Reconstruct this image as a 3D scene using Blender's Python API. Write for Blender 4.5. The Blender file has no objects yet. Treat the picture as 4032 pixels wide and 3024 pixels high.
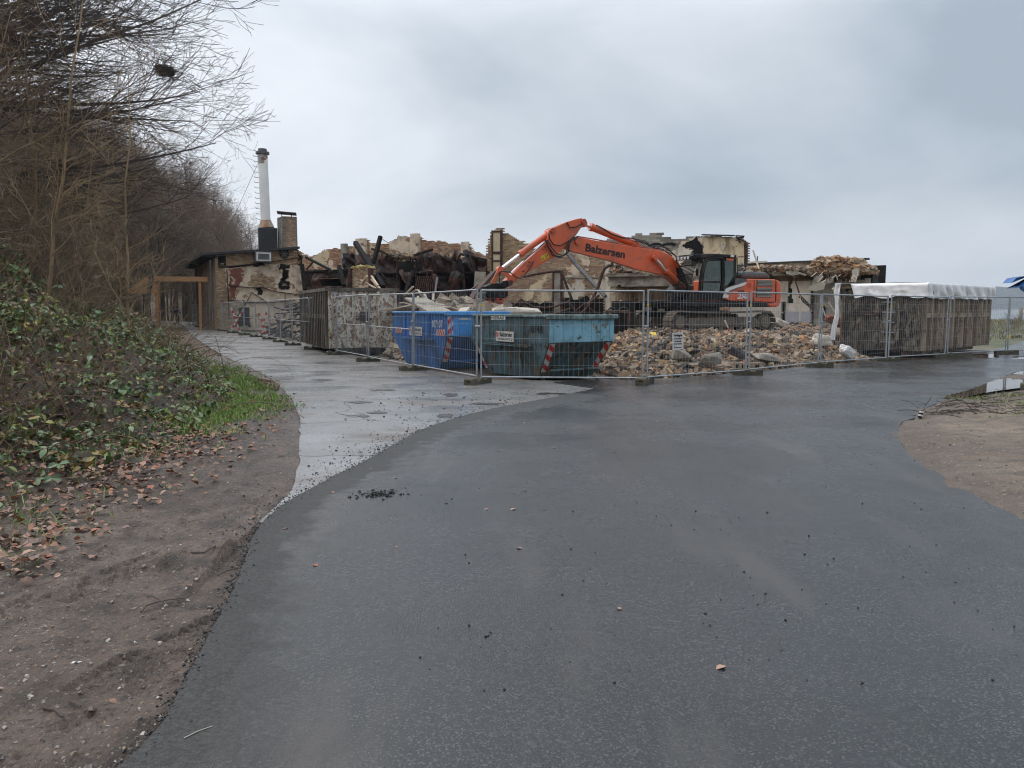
import bpy, bmesh, math, random
import numpy as np
from mathutils import Vector, Matrix, noise as mnoise

# ------------------------------------------------------------------ camera
scene = bpy.context.scene
PITCH = 5.6
CAMZ = 1.6
FPX = 3030.0
cam_data = bpy.data.cameras.new('camera')
cam_data.sensor_width = 36.0
cam_data.lens = FPX / 4032 * 36.0
cam_data.clip_start = 0.05
cam_data.clip_end = 20000
cam = bpy.data.objects.new('camera', cam_data)
cam.location = (0, 0, CAMZ)
cam.rotation_euler = (math.radians(90 - PITCH), 0, 0)
scene.collection.objects.link(cam)
scene.camera = cam

# ------------------------------------------------------------------ sky
SUN_EL, SUN_AZ = math.radians(38), math.radians(-60)   # azimuth from +Y, clockwise
world = bpy.data.worlds.new('World')
scene.world = world
world.use_nodes = True
wn = world.node_tree
wn.nodes.clear()
def wnode(t, **k):
    n = wn.nodes.new(t)
    for a, b in k.items(): setattr(n, a, b)
    return n
w_out = wnode('ShaderNodeOutputWorld')
w_bg = wnode('ShaderNodeBackground')
w_bg.inputs['Strength'].default_value = 0.10
sky = wnode('ShaderNodeTexSky', sky_type='NISHITA', sun_disc=False, sun_elevation=SUN_EL, sun_rotation=SUN_AZ)
sky.air_density = 1.0; sky.dust_density = 3.0
w_tc = wnode('ShaderNodeTexCoord')
w_map = wnode('ShaderNodeMapping')
w_map.inputs['Scale'].default_value = (1.0, 1.0, 2.6)
w_map.inputs['Rotation'].default_value = (0.15, 0.3, 0.4)
wn.links.new(w_tc.outputs['Generated'], w_map.inputs['Vector'])
w_sep = wnode('ShaderNodeSeparateXYZ')
wn.links.new(w_tc.outputs['Generated'], w_sep.inputs[0])
w_n1 = wnode('ShaderNodeTexNoise'); w_n1.inputs['Scale'].default_value = 1.7
w_n1.inputs['Detail'].default_value = 6; w_n1.inputs['Roughness'].default_value = 0.5
w_n1.inputs['Distortion'].default_value = 0.35
wn.links.new(w_map.outputs[0], w_n1.inputs['Vector'])
def wmath(op, a, b=None, clamp=False):
    n = wnode('ShaderNodeMath', operation=op, use_clamp=clamp)
    for i, v in enumerate((a, b)):
        if v is None: continue
        if isinstance(v, (int, float)): n.inputs[i].default_value = v
        else: wn.links.new(v, n.inputs[i])
    return n.outputs[0]
# darker, bluer cloud towards +X, brighter towards -X
fx = wmath('MULTIPLY_ADD', w_sep.outputs['X'], 0.72); fx.node.inputs[2].default_value = 0.34
nz = wmath('SUBTRACT', w_n1.outputs['Fac'], 0.5)
nz = wmath('MULTIPLY', nz, 2.3)
fac = wmath('ADD', fx, nz)
# thinner, brighter band of cloud close to the horizon
hz = wmath('SUBTRACT', 0.14, w_sep.outputs['Z'])
hz = wmath('MULTIPLY', hz, 3.6, True)
fac = wmath('SUBTRACT', fac, hz, True)
w_ramp = wnode('ShaderNodeValToRGB')
cr = w_ramp.color_ramp
cr.elements[0].position = 0.0; cr.elements[0].color = (0.77, 0.80, 0.85, 1)
cr.elements[1].position = 1.0; cr.elements[1].color = (0.33, 0.39, 0.455, 1)
e = cr.elements.new(0.42); e.color = (0.59, 0.635, 0.69, 1)
wn.links.new(fac, w_ramp.inputs[0])
w_sc = wnode('ShaderNodeVectorMath', operation='SCALE'); w_sc.inputs['Scale'].default_value = 9.8
wn.links.new(w_ramp.outputs[0], w_sc.inputs[0])
w_mix = wnode('ShaderNodeMixRGB'); w_mix.inputs[0].default_value = 0.93
wn.links.new(sky.outputs[0], w_mix.inputs[1]); wn.links.new(w_sc.outputs[0], w_mix.inputs[2])
# an overcast sky grows brighter towards the zenith
zf = wmath('SUBTRACT', w_sep.outputs['Z'], 0.30)
zf = wmath('MAXIMUM', zf, 0.0)
zf = wmath('MULTIPLY_ADD', zf, 1.6); zf.node.inputs[2].default_value = 1.0
w_zs = wnode('ShaderNodeVectorMath', operation='SCALE')
wn.links.new(w_mix.outputs[0], w_zs.inputs[0]); wn.links.new(zf, w_zs.inputs['Scale'])
wn.links.new(w_zs.outputs[0], w_bg.inputs['Color'])
wn.links.new(w_bg.outputs[0], w_out.inputs['Surface'])

sun_data = bpy.data.lights.new('sun', 'SUN')
sun_data.energy = 1.2
sun_data.angle = math.radians(60)
sun_data.color = (1.0, 0.96, 0.9)
sun = bpy.data.objects.new('sun', sun_data)
_sd = Vector((math.sin(SUN_AZ) * math.cos(SUN_EL), math.cos(SUN_AZ) * math.cos(SUN_EL), math.sin(SUN_EL)))
sun.rotation_euler = _sd.to_track_quat('Z', 'Y').to_euler()
sun.location = (0, 0, 50)
scene.collection.objects.link(sun)

scene.view_settings.view_transform = 'Standard'
scene.view_settings.look = 'None'
scene.view_settings.exposure = 0.38
scene.view_settings.gamma = 1.0
scene.view_settings.use_curve_mapping = False
scene.cycles.max_bounces = 6
scene.cycles.diffuse_bounces = 3
scene.cycles.glossy_bounces = 3
scene.cycles.transparent_max_bounces = 8
scene.cycles.use_adaptive_sampling = True
scene.cycles.adaptive_threshold = 0.015
scene.cycles.use_denoising = True
scene.cycles.caustics_reflective = False
scene.cycles.caustics_refractive = False
scene.render.use_persistent_data = False
scene.cycles.filter_width = 1.1

# ------------------------------------------------------------------ pixel -> place helpers (photo pixels, 4032 wide)
_p = math.radians(PITCH)
_F = np.array([0, math.cos(_p), -math.sin(_p)]); _U = np.array([0, math.sin(_p), math.cos(_p)]); _R = np.array([1.0, 0, 0])
CAM = np.array([0, 0, CAMZ])
def ray(u, v): return _F + (u - 2016) / FPX * _R - (v - 1512) / FPX * _U
def at(u, v, Y):
    d = ray(u, v); return Vector(CAM + d * (Y / d[1]))
def gr(u, v, z=0.0):
    d = ray(u, v); return Vector(CAM + d * ((z - CAMZ) / d[2]))
def onplane(u, v, p0, n):
    d = ray(u, v); n = np.array(n, float); p0 = np.array(p0, float)
    return Vector(CAM + d * (np.dot(p0 - CAM, n) / np.dot(d, n)))
def crop(x0, y0, s): return lambda x, y: (x0 + x * s, y0 + y * s)
C1 = crop(600, 500, .6029); C2 = crop(1150, 850, .4220); C3 = crop(1850, 800, .4521)
C4 = crop(2550, 800, .4521); C5 = crop(3200, 900, .4522); DD = crop(0, 0, 1.8228)
L2 = crop(0, 900, .7232); R2 = crop(2900, 980, .27125); Q1 = crop(2200, 1000, .27125); Q3 = crop(1850, 1000, .2034)

# ------------------------------------------------------------------ object helpers
COL = scene.collection
def tag(o, label=None, cat=None, group=None, kind=None):
    if label: o['label'] = label
    if cat: o['category'] = cat
    if group: o['group'] = group
    if kind: o['kind'] = kind
    return o
def thing(name, label, cat, loc=(0, 0, 0), rz=0.0, group=None):
    o = bpy.data.objects.new(name, None); COL.objects.link(o)
    o.location = loc; o.rotation_euler = (0, 0, rz); o.empty_display_size = 0.2
    return tag(o, label, cat, group)
def link_mesh(name, me, m=None, parent=None, kind=None):
    o = bpy.data.objects.new(name, me); COL.objects.link(o)
    if m is not None and not me.materials: me.materials.append(m)
    if parent is not None: o.parent = parent
    if kind: o['kind'] = kind
    return o
def copy_tree(o, parent=None):
    c = o.copy(); COL.objects.link(c)
    if parent is not None: c.parent = parent
    for ch in list(o.children): copy_tree(ch, c)
    return c

class MB:
    """collects shapes as verts, faces and a colour per face"""
    def __init__(s): s.v = []; s.f = []; s.c = []; s.col = (1, 1, 1)
    def add(s, vs, fs):
        n = len(s.v); s.v += [tuple(v) for v in vs]
        for f in fs: s.f.append(tuple(i + n for i in f)); s.c.append(s.col)
    def box(s, c, size, rot=None, taper=1.0, bev=0.0):
        hx, hy, hz = size[0] / 2, size[1] / 2, size[2] / 2
        vs = []
        if bev <= 0:
            for z, t in ((-hz, 1.0), (hz, taper)):
                for x, y in ((-hx, -hy), (hx, -hy), (hx, hy), (-hx, hy)): vs.append(Vector((x * t, y * t, z)))
            fs = [(3, 2, 1, 0), (4, 5, 6, 7), (0, 1, 5, 4), (1, 2, 6, 5), (2, 3, 7, 6), (3, 0, 4, 7)]
        else:
            b = bev
            for z, i in ((-hz, b), (-hz + b, 0), (hz - b, 0), (hz, b)):
                for x, y in ((-hx + b, -hy + i), (hx - b, -hy + i), (hx - i, -hy + b), (hx - i, hy - b), (hx - b, hy - i), (-hx + b, hy - i), (-hx + i, hy - b), (-hx + i, -hy + b)):
                    vs.append(Vector((x, y, z)))
            fs = [tuple(range(7, -1, -1)), tuple(range(24, 32))]
            for k in range(3):
                for j in range(8):
                    a, d = k * 8 + j, k * 8 + (j + 1) % 8
                    fs.append((a, d, d + 8, a + 8))
        M = Matrix.Identity(3) if rot is None else rot
        s.add([M @ v + Vector(c) for v in vs], fs)
    def beam(s, a, b, w, h=None, up=(0, 0, 1), bev=0.0):
        a, b = Vector(a), Vector(b); d = b - a; L = d.length
        if L < 1e-6: return
        d.normalize(); upv = Vector(up)
        if abs(d.dot(upv)) > .98: upv = Vector((0, 1, 0)) if abs(d.y) < .9 else Vector((1, 0, 0))
        y = upv.cross(d).normalized(); z = d.cross(y).normalized()
        R = Matrix((d, y, z)).transposed()
        s.box((a + b) / 2, (L, w, h or w), R, bev=bev)
    def tube(s, pts, r, n=8, cap=True, closed=False):
        pts = [Vector(p) for p in pts]; rs = r if hasattr(r, '__len__') else [r] * len(pts)
        base = len(s.v); ring = []
        prev = None
        for i, p in enumerate(pts):
            d = (pts[min(i + 1, len(pts) - 1)] - pts[max(i - 1, 0)])
            if d.length < 1e-9: d = Vector((0, 0, 1))
            d.normalize()
            if prev is None:
                x = d.orthogonal().normalized()
            else:
                x = (prev - d * prev.dot(d))
                x = x.normalized() if x.length > 1e-6 else d.orthogonal().normalized()
            prev = x; y = d.cross(x)
            ring.append([p + (x * math.cos(2 * math.pi * k / n) + y * math.sin(2 * math.pi * k / n)) * rs[i] for k in range(n)])
        vs = [v for rg in ring for v in rg]; fs = []
        for i in range(len(pts) - 1):
            for k in range(n):
                a, b = i * n + k, i * n + (k + 1) % n
                fs.append((a, b, b + n, a + n))
        s.add(vs, fs)
        if cap:      # caps keep vertices of their own so that smooth sides shade cleanly
            s.add(ring[0], [tuple(range(n - 1, -1, -1))]); s.add(ring[-1], [tuple(range(n))])
    def cyl(s, a, b, r, r2=None, n=16): s.tube([a, b], [r, r if r2 is None else r2], n)
    def prism(s, poly, fn, t0, t1):
        """poly: 2D points; fn(p, t) -> 3D"""
        n = len(poly)
        vs = [fn(p, t0) for p in poly] + [fn(p, t1) for p in poly]
        fs = [tuple(range(n - 1, -1, -1)), tuple(range(n, 2 * n))] + [(i, (i + 1) % n, (i + 1) % n + n, i + n) for i in range(n)]
        s.add(vs, fs)
    def quad(s, a, b, c, d): s.add([a, b, c, d], [(0, 1, 2, 3)])
    def mesh(s, name, smooth=False, fix=True):
        me = bpy.data.meshes.new(name)
        me.from_pydata(s.v, [], s.f)
        if any(c != (1, 1, 1) for c in s.c):
            at_ = me.attributes.new('Col', 'FLOAT_COLOR', 'CORNER')
            arr = np.empty((len(me.loops), 4), np.float32); arr[:, 3] = 1
            cs = np.array(s.c, np.float32); lt = np.array([p.loop_total for p in me.polygons])
            arr[:, :3] = np.repeat(cs, lt, axis=0)
            at_.data.foreach_set('color', arr.ravel())
        if fix:
            bm = bmesh.new(); bm.from_mesh(me); bmesh.ops.recalc_face_normals(bm, faces=bm.faces); bm.to_mesh(me); bm.free()
        if smooth: me.shade_smooth()
        me.update(); return me
    def obj(s, name, m, parent=None, smooth=False, kind=None, fix=True):
        return link_mesh(name, s.mesh(name, smooth, fix), m, parent, kind)

def np_mesh(name, V, F, cols=None, smooth=False):
    """V (n,3); F (m,k) all the same k; cols (m,3) per face"""
    me = bpy.data.meshes.new(name)
    V = np.asarray(V, np.float32); F = np.asarray(F, np.int32); k = F.shape[1]
    me.vertices.add(len(V)); me.vertices.foreach_set('co', V.ravel())
    me.loops.add(F.size); me.loops.foreach_set('vertex_index', F.ravel())
    me.polygons.add(len(F)); me.polygons.foreach_set('loop_start', np.arange(0, F.size, k, dtype=np.int32))
    if cols is not None:
        a = me.attributes.new('Col', 'FLOAT_COLOR', 'CORNER')
        arr = np.ones((len(F), k, 4), np.float32); arr[:, :, :3] = np.asarray(cols, np.float32)[:, None, :]
        a.data.foreach_set('color', arr.ravel())
    me.update(calc_edges=True); me.validate()
    if smooth: me.shade_smooth()
    else: me.shade_flat()
    return me
BOXF = np.array([(3, 2, 1, 0), (4, 5, 6, 7), (0, 1, 5, 4), (1, 2, 6, 5), (2, 3, 7, 6), (3, 0, 4, 7)])
def boxes_mesh(name, C, S, R, cols, jit=0.0, rng=None):
    """many boxes: centres (n,3), sizes (n,3), rotation (n,3,3)"""
    n = len(C)
    u = np.array([(-1, -1, -1), (1, -1, -1), (1, 1, -1), (-1, 1, -1), (-1, -1, 1), (1, -1, 1), (1, 1, 1), (-1, 1, 1)]) * .5
    P = u[None] * S[:, None, :]
    if jit: P = P + (rng.random((n, 8, 3)) - .5) * jit * S.min(axis=1)[:, None, None] * 2
    P = np.einsum('nij,nkj->nki', R, P) + C[:, None, :]
    F = (BOXF[None] + (np.arange(n) * 8)[:, None, None]).reshape(-1, 4)
    return np_mesh(name, P.reshape(-1, 3), F, np.repeat(cols, 6, axis=0))
def rotz_mats(a):
    c, s_ = np.cos(a), np.sin(a); z = np.zeros_like(a); o = np.ones_like(a)
    return np.stack([np.stack([c, -s_, z], -1), np.stack([s_, c, z], -1), np.stack([z, z, o], -1)], -2)
def rand_rots(n, rng, tilt=1.0):
    a = rng.random(n) * 2 * np.pi; R = rotz_mats(a)
    t = rng.normal(0, tilt, n); c, s_ = np.cos(t), np.sin(t); z = np.zeros(n); o = np.ones(n)
    Rx = np.stack([np.stack([o, z, z], -1), np.stack([z, c, -s_], -1), np.stack([z, s_, c], -1)], -2)
    t = rng.normal(0, tilt, n); c, s_ = np.cos(t), np.sin(t)
    Ry = np.stack([np.stack([c, z, s_], -1), np.stack([z, o, z], -1), np.stack([-s_, z, c], -1)], -2)
    return R @ Rx @ Ry

# value noise for numpy arrays
_rs = np.random.RandomState(7); _tab = _rs.rand(256, 256)
def vnoise(x, y, seed=0):
    x = np.asarray(x, float) + seed * 17.31; y = np.asarray(y, float) + seed * 9.77
    xi = np.floor(x).astype(int); yi = np.floor(y).astype(int); fx_ = x - xi; fy_ = y - yi
    fx_ = fx_ * fx_ * (3 - 2 * fx_); fy_ = fy_ * fy_ * (3 - 2 * fy_)
    a = _tab[xi % 256, yi % 256]; b = _tab[(xi + 1) % 256, yi % 256]; c = _tab[xi % 256, (yi + 1) % 256]; d = _tab[(xi + 1) % 256, (yi + 1) % 256]
    return (a * (1 - fx_) + b * fx_) * (1 - fy_) + (c * (1 - fx_) + d * fx_) * fy_
def fbm(x, y, seed=0, o=4):
    s_, a, t = 0, 1.0, 0
    for k in range(o):
        s_ = s_ + vnoise(x * 2 ** k, y * 2 ** k, seed + k * 3) * a; t += a; a *= .5
    return s_ / t

# ------------------------------------------------------------------ materials
def M(name, col, rough=.7, metal=0.0, var=.15, scale=3.0, bump=.3, bscale=25.0, bdist=.01, patches=(), attr=False, rvar=.1, stretch=(1, 1, 1), spec=.5, coat=0.0, detail=5, geo=False, alpha=None):
    m = bpy.data.materials.new(name); m.use_nodes = True; nt = m.node_tree; N = nt.nodes; Lk = nt.links
    b = N['Principled BSDF']; b.inputs['Metallic'].default_value = metal; b.inputs['Specular IOR Level'].default_value = spec
    if coat: b.inputs['Coat Weight'].default_value = coat; b.inputs['Coat Roughness'].default_value = .25
    tc = N.new('ShaderNodeNewGeometry') if geo else N.new('ShaderNodeTexCoord')
    vec = tc.outputs['Position'] if geo else tc.outputs['Object']
    mp = N.new('ShaderNodeMapping'); mp.inputs['Scale'].default_value = stretch; Lk.new(vec, mp.inputs['Vector'])
    def noise(s_, st=None, d=detail):
        n = N.new('ShaderNodeTexNoise'); n.inputs['Scale'].default_value = s_; n.inputs['Detail'].default_value = d; n.inputs['Roughness'].default_value = .6
        if st is None: Lk.new(mp.outputs[0], n.inputs['Vector'])
        else:
            m2 = N.new('ShaderNodeMapping'); m2.inputs['Scale'].default_value = st; Lk.new(vec, m2.inputs['Vector']); Lk.new(m2.outputs[0], n.inputs['Vector'])
        return n.outputs['Fac']
    def ramp(fac_, a, c, ca=(0, 0, 0, 1), cc=(1, 1, 1, 1)):
        r = N.new('ShaderNodeValToRGB'); r.color_ramp.elements[0].position = max(0, a); r.color_ramp.elements[1].position = min(1, c)
        r.color_ramp.elements[0].color = ca; r.color_ramp.elements[1].color = cc; Lk.new(fac_, r.inputs[0]); return r.outputs[0]
    def c4(c): return (c[0], c[1], c[2], 1)
    lo = tuple(max(0, x * (1 - var)) for x in col); hi = tuple(min(1, x * (1 + var)) for x in col)
    cur = ramp(noise(scale), .3, .7, c4(lo), c4(hi))
    if attr:
        an = N.new('ShaderNodeAttribute'); an.attribute_name = 'Col'
        mm = N.new('ShaderNodeMixRGB'); mm.blend_type = 'MULTIPLY'; mm.inputs[0].default_value = 1
        Lk.new(cur, mm.inputs[1]); Lk.new(an.outputs['Color'], mm.inputs[2]); cur = mm.outputs[0]
    rcur = ramp(noise(scale * 2.3), .3, .7, (max(.02, rough - rvar),) * 3 + (1,), (min(1, rough + rvar),) * 3 + (1,))
    for p in patches:     # (colour, scale, threshold, softness, roughness, stretch, metal)
        pc, ps, pt, pf = p[:4]; pr = p[4] if len(p) > 4 else None; st = p[5] if len(p) > 5 else None
        k = ramp(noise(ps, st, 7), pt - pf, pt + pf)
        mx = N.new('ShaderNodeMixRGB'); Lk.new(k, mx.inputs[0]); Lk.new(cur, mx.inputs[1]); mx.inputs[2].default_value = c4(pc); cur = mx.outputs[0]
        if pr is not None:
            mr = N.new('ShaderNodeMixRGB'); Lk.new(k, mr.inputs[0]); Lk.new(rcur, mr.inputs[1]); mr.inputs[2].default_value = (pr, pr, pr, 1); rcur = mr.outputs[0]
    Lk.new(cur, b.inputs['Base Color']); Lk.new(rcur, b.inputs['Roughness'])
    if bump:
        bp = N.new('ShaderNodeBump'); bp.inputs['Strength'].default_value = bump; bp.inputs['Distance'].default_value = bdist
        Lk.new(noise(bscale), bp.inputs['Height']); Lk.new(bp.outputs[0], b.inputs['Normal'])
    return m

MAT = {}
RUST = (.16, .065, .03)
MAT['galv'] = M('galvanised_steel', (.36, .38, .40), .45, .6, .2, 6, .1, 40)
MAT['orange'] = M('orange_paint', (.62, .10, .028), .38, 0, .08, 1.2, .05, 30, coat=.3, patches=[((.30, .10, .05), 2.2, .62, .14, .6), ((.16, .08, .05), 6, .67, .08, .7), ((.10, .06, .045), 14, .72, .04, .7)])
MAT['dark_orange'] = M('worn_orange_paint', (.42, .07, .03), .55, 0, .2, 3, .1, 30, patches=[((.12, .06, .04), 5, .6, .1, .8)])
MAT['red'] = M('red_paint', (.50, .07, .045), .5, 0, .2, 3, .1, 30, patches=[((.15, .06, .04), 5, .6, .1, .8)])
MAT['black'] = M('black_paint', (.008, .008, .009), .5, 0, .3, 3, .1, 30, spec=.25, patches=[((.10, .085, .07), 3, .66, .15, .8)])
MAT['rubber'] = M('hose_rubber', (.012, .012, .013), .45, 0, .3, 3, .05, 30)
MAT['chrome'] = M('polished_rod', (.78, .80, .83), .12, 1.0, .03, 2, 0)
MAT['grey_paint'] = M('grey_paint', (.065, .068, .075), .5, 0, .15, 2, .05, 30, patches=[((.17, .15, .13), 3, .6, .15, .8)])
MAT['white_paint'] = M('white_paint', (.62, .60, .56), .5, 0, .1, 3, .05, 30, patches=[((.25, .2, .15), 4, .65, .1, .8)])
MAT['track'] = M('muddy_track_steel', (.115, .098, .08), .75, .25, .35, 4, .4, 20, patches=[((.20, .17, .135), 3, .52, .12, .9), ((.16, .085, .05), 6, .62, .08, .8)])
MAT['blue'] = M('blue_skip_paint', (.028, .155, .46), .42, 0, .15, 1.5, .12, 12, patches=[((.02, .07, .17), 2.2, .57, .15, .6, (1, 1, .35)), ((.12, .09, .07), 5, .64, .05, .8, (1, 1, .3)), ((.05, .04, .04), 10, .67, .04, .8)])
MAT['light_blue'] = M('light_blue_skip_paint', (.06, .31, .72), .42, 0, .1, 1.5, .1, 12, patches=[((.05, .18, .38), 2.5, .62, .15, .6), ((.14, .10, .08), 7, .72, .04, .8)])
MAT['teal'] = M('dull_teal_skip_paint', (.080, .150, .180), .5, 0, .3, 1.6, .2, 9, bdist=.02, patches=[((.05, .075, .085), 2.0, .56, .12, .7, (1, 1, .3)), ((.03, .045, .03), 3.0, .62, .10, .8, (1, 1, .4)), ((.16, .10, .055), 5, .59, .04, .85, (1, 1, .35)), ((.045, .03, .022), 7, .60, .04, .9, (1, .6, .5)), ((.24, .20, .14), 16, .68, .03, .9)])
MAT['pale_teal'] = M('pale_blue_skip_paint', (.21, .43, .54), .5, 0, .15, 1.6, .15, 9, patches=[((.12, .21, .24), 2.5, .58, .12, .7), ((.17, .10, .05), 6, .62, .03, .85, (1, 1, .45)), ((.05, .05, .04), 9, .63, .03, .9, (.5, .5, 1)), ((.40, .36, .26), 14, .68, .03, .9)])
MAT['teal_rim'] = M('green_grey_rim', (.15, .215, .21), .6, 0, .25, 3, .2, 12, patches=[((.06, .07, .06), 4, .55, .1, .8), ((.17, .10, .06), 8, .66, .04, .9)])
MAT['rust_white'] = M('flaking_grey_paint', (.62, .57, .48), .65, 0, .15, 2, .35, 12, bdist=.015, patches=[((.27, .22, .15), 2.2, .56, .10, .8, (1, 1, .4)), ((.25, .15, .09), 7, .53, .06, .85, (1, 1, .6)), ((.12, .062, .036), 13, .575, .03, .9, (1, 1, .8))])
MAT['rust_dark'] = M('dirty_grey_container_paint', (.19, .16, .12), .65, 0, .3, 2, .35, 12, bdist=.015, patches=[((.055, .045, .036), 3.2, .47, .10, .8, (1, 1, .35)), ((.085, .048, .03), 9, .57, .04, .85, (1, 1, .5)), ((.020, .015, .012), 10, .53, .05, .9, (1, 1, .4))])
MAT['rust_side'] = M('beige_container_paint', (.33, .265, .19), .65, 0, .2, 2, .35, 12, bdist=.015, patches=[((.12, .088, .06), 2.4, .50, .10, .8, (1, 1, .22)), ((.20, .085, .035), 6, .60, .03, .85, (1, 1, .5)), ((.06, .04, .03), 8, .63, .04, .9, (1, 1, .4))])
MAT['rust_rib'] = M('dark_grimy_ribs', (.17, .155, .13), .7, 0, .3, 2, .3, 12, patches=[((.05, .04, .032), 2.2, .5, .12, .8, (1, 1, .25)), ((.10, .05, .03), 7, .6, .04, .85)])
MAT['steel_rust'] = M('rusty_steel', (.085, .038, .026), .75, .2, .4, 4, .3, 20, patches=[((.03, .022, .02), 5, .5, .1, .8), ((.17, .075, .04), 8, .62, .05, .9)])
MAT['sheet_rust'] = M('burnt_sheet_metal', (.06, .03, .024), .6, .25, .5, 1.6, .5, 3.0, bdist=.08, patches=[((.022, .018, .018), 1.1, .48, .08, .55), ((.14, .055, .032), 2.0, .60, .06, .8), ((.07, .068, .07), 3.0, .68, .05, .45)])
MAT['char'] = M('charred_wood', (.013, .012, .012), .8, 0, .5, 4, .8, 14, bdist=.03, spec=.15, patches=[((.030, .028, .027), 6, .66, .06, .7)])
MAT['concrete'] = M('weathered_concrete', (.33, .295, .24), .85, 0, .25, 1.2, .4, 14, bdist=.02, patches=[((.13, .11, .09), 1.5, .56, .12, .9), ((.38, .35, .30), 3.5, .63, .06, .9)])
MAT['foot'] = M('mossy_concrete_block', (.115, .10, .07), .85, 0, .3, 5, .5, 30, patches=[((.07, .08, .03), 4, .55, .12, .9), ((.045, .04, .035), 3, .56, .1, .8)])
MAT['plaster'] = M('pale_render', (.66, .53, .40), .85, 0, .12, 1.2, .3, 14, patches=[((.34, .27, .20), 1.4, .56, .1, .9), ((.20, .10, .07), 2.4, .645, .03, .9), ((.10, .085, .075), 1.6, .66, .06, .9)])
MAT['plaster_cream'] = M('cream_render', (.58, .47, .31), .85, 0, .12, 1.0, .3, 14, patches=[((.25, .19, .12), 1.5, .57, .08, .9, (1, 1, .35)), ((.11, .06, .04), 2.6, .67, .05, .9)])
MAT['plaster_white'] = M('whitewashed_render', (.64, .57, .47), .85, 0, .08, 1.0, .2, 14, patches=[((.36, .32, .26), 1.6, .58, .1, .9, (1, 1, .4)), ((.22, .13, .09), 3, .69, .04, .9)])
MAT['brick'] = M('fired_clay_bricks', (1.0, 1.0, 1.0), .85, 0, .10, 5, .35, 30, attr=True, patches=[((.10, .08, .065), .7, .66, .08, .9)])
MAT['mortar'] = M('lime_mortar', (.23, .20, .165), .9, 0, .2, 3, .3, 30)
MAT['rubble'] = M('broken_masonry', (1, 1, 1), .8, 0, .22, 6, .6, 22, bdist=.02, attr=True)
MAT['pebble'] = M('scattered_pebbles', (1, 1, 1), .6, 0, .15, 9, .3, 60, attr=True)
MAT['dark_hole'] = M('dark_hollow_shade', (.012, .010, .009), .9, 0, .4, 2, .3, 10)  # near-black colour puts the shade of holes and interiors into the surface
MAT['roofing'] = M('bitumen_roofing', (.022, .022, .024), .6, 0, .3, 2, .3, 20)
MAT['tarp'] = M('white_tarpaulin', (.78, .77, .77), .38, 0, .06, 2, .25, 5, bdist=.04, patches=[((.33, .33, .34), 2.0, .66, .1, .5)])
MAT['blue_tarp'] = M('blue_tarpaulin', (.02, .10, .28), .4, 0, .2, 3, .3, 8, bdist=.03)
MAT['wood'] = M('new_timber', (.42, .235, .115), .65, 0, .2, 3, .2, 20, stretch=(1, 1, 4), patches=[((.26, .13, .06), 4, .6, .1, .8)])
MAT['osb'] = M('strand_board', (.40, .215, .10), .7, 0, .25, 14, .3, 40, patches=[((.55, .33, .17), 18, .58, .04, .7), ((.2, .09, .04), 15, .62, .04, .7)])
MAT['sign_white'] = M('sign_board', (.62, .60, .56), .5, 0, .06, 4, 0, patches=[((.35, .32, .28), 9, .64, .06, .6)])
MAT['text_black'] = M('black_lettering', (.012, .012, .013), .5, 0, 0, 1, 0)
MAT['text_red'] = M('red_lettering', (.45, .03, .03), .5, 0, 0, 1, 0)
MAT['text_white'] = M('white_lettering', (.6, .62, .66), .5, 0, .1, 8, 0)
MAT['stripe_red'] = M('red_reflective_stripe', (.52, .035, .03), .4, 0, .12, 8, 0, patches=[((.16, .08, .06), 9, .66, .06, .7)])
MAT['stripe_white'] = M('white_reflective_stripe', (.55, .53, .50), .4, 0, .12, 8, 0, patches=[((.2, .18, .15), 7, .62, .08, .7)])
MAT['yellow'] = M('yellow_plastic', (.62, .42, .03), .5, 0, .15, 4, 0)
MAT['hose_pink'] = M('salmon_hose', (.52, .22, .16), .5, 0, .1, 4, 0)
MAT['insul'] = M('pale_insulation', (.50, .45, .38), .9, 0, .15, 4, .5, 20)
def glass_mat():
    m = bpy.data.materials.new('cab_glass'); m.use_nodes = True; b = m.node_tree.nodes['Principled BSDF']
    nt = m.node_tree; t_ = nt.nodes.new('ShaderNodeBsdfTransparent'); t_.inputs[0].default_value = (.50, .58, .55, 1); g_ = nt.nodes.new('ShaderNodeBsdfGlossy'); g_.inputs['Roughness'].default_value = .05
    f_ = nt.nodes.new('ShaderNodeFresnel'); f_.inputs['IOR'].default_value = 1.6; x_ = nt.nodes.new('ShaderNodeMixShader')
    nt.links.new(f_.outputs[0], x_.inputs[0]); nt.links.new(t_.outputs[0], x_.inputs[1]); nt.links.new(g_.outputs[0], x_.inputs[2]); nt.links.new(x_.outputs[0], nt.nodes['Material Output'].inputs[0]); nt.nodes.remove(b)
    return m
MAT['glass'] = glass_mat()

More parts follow.
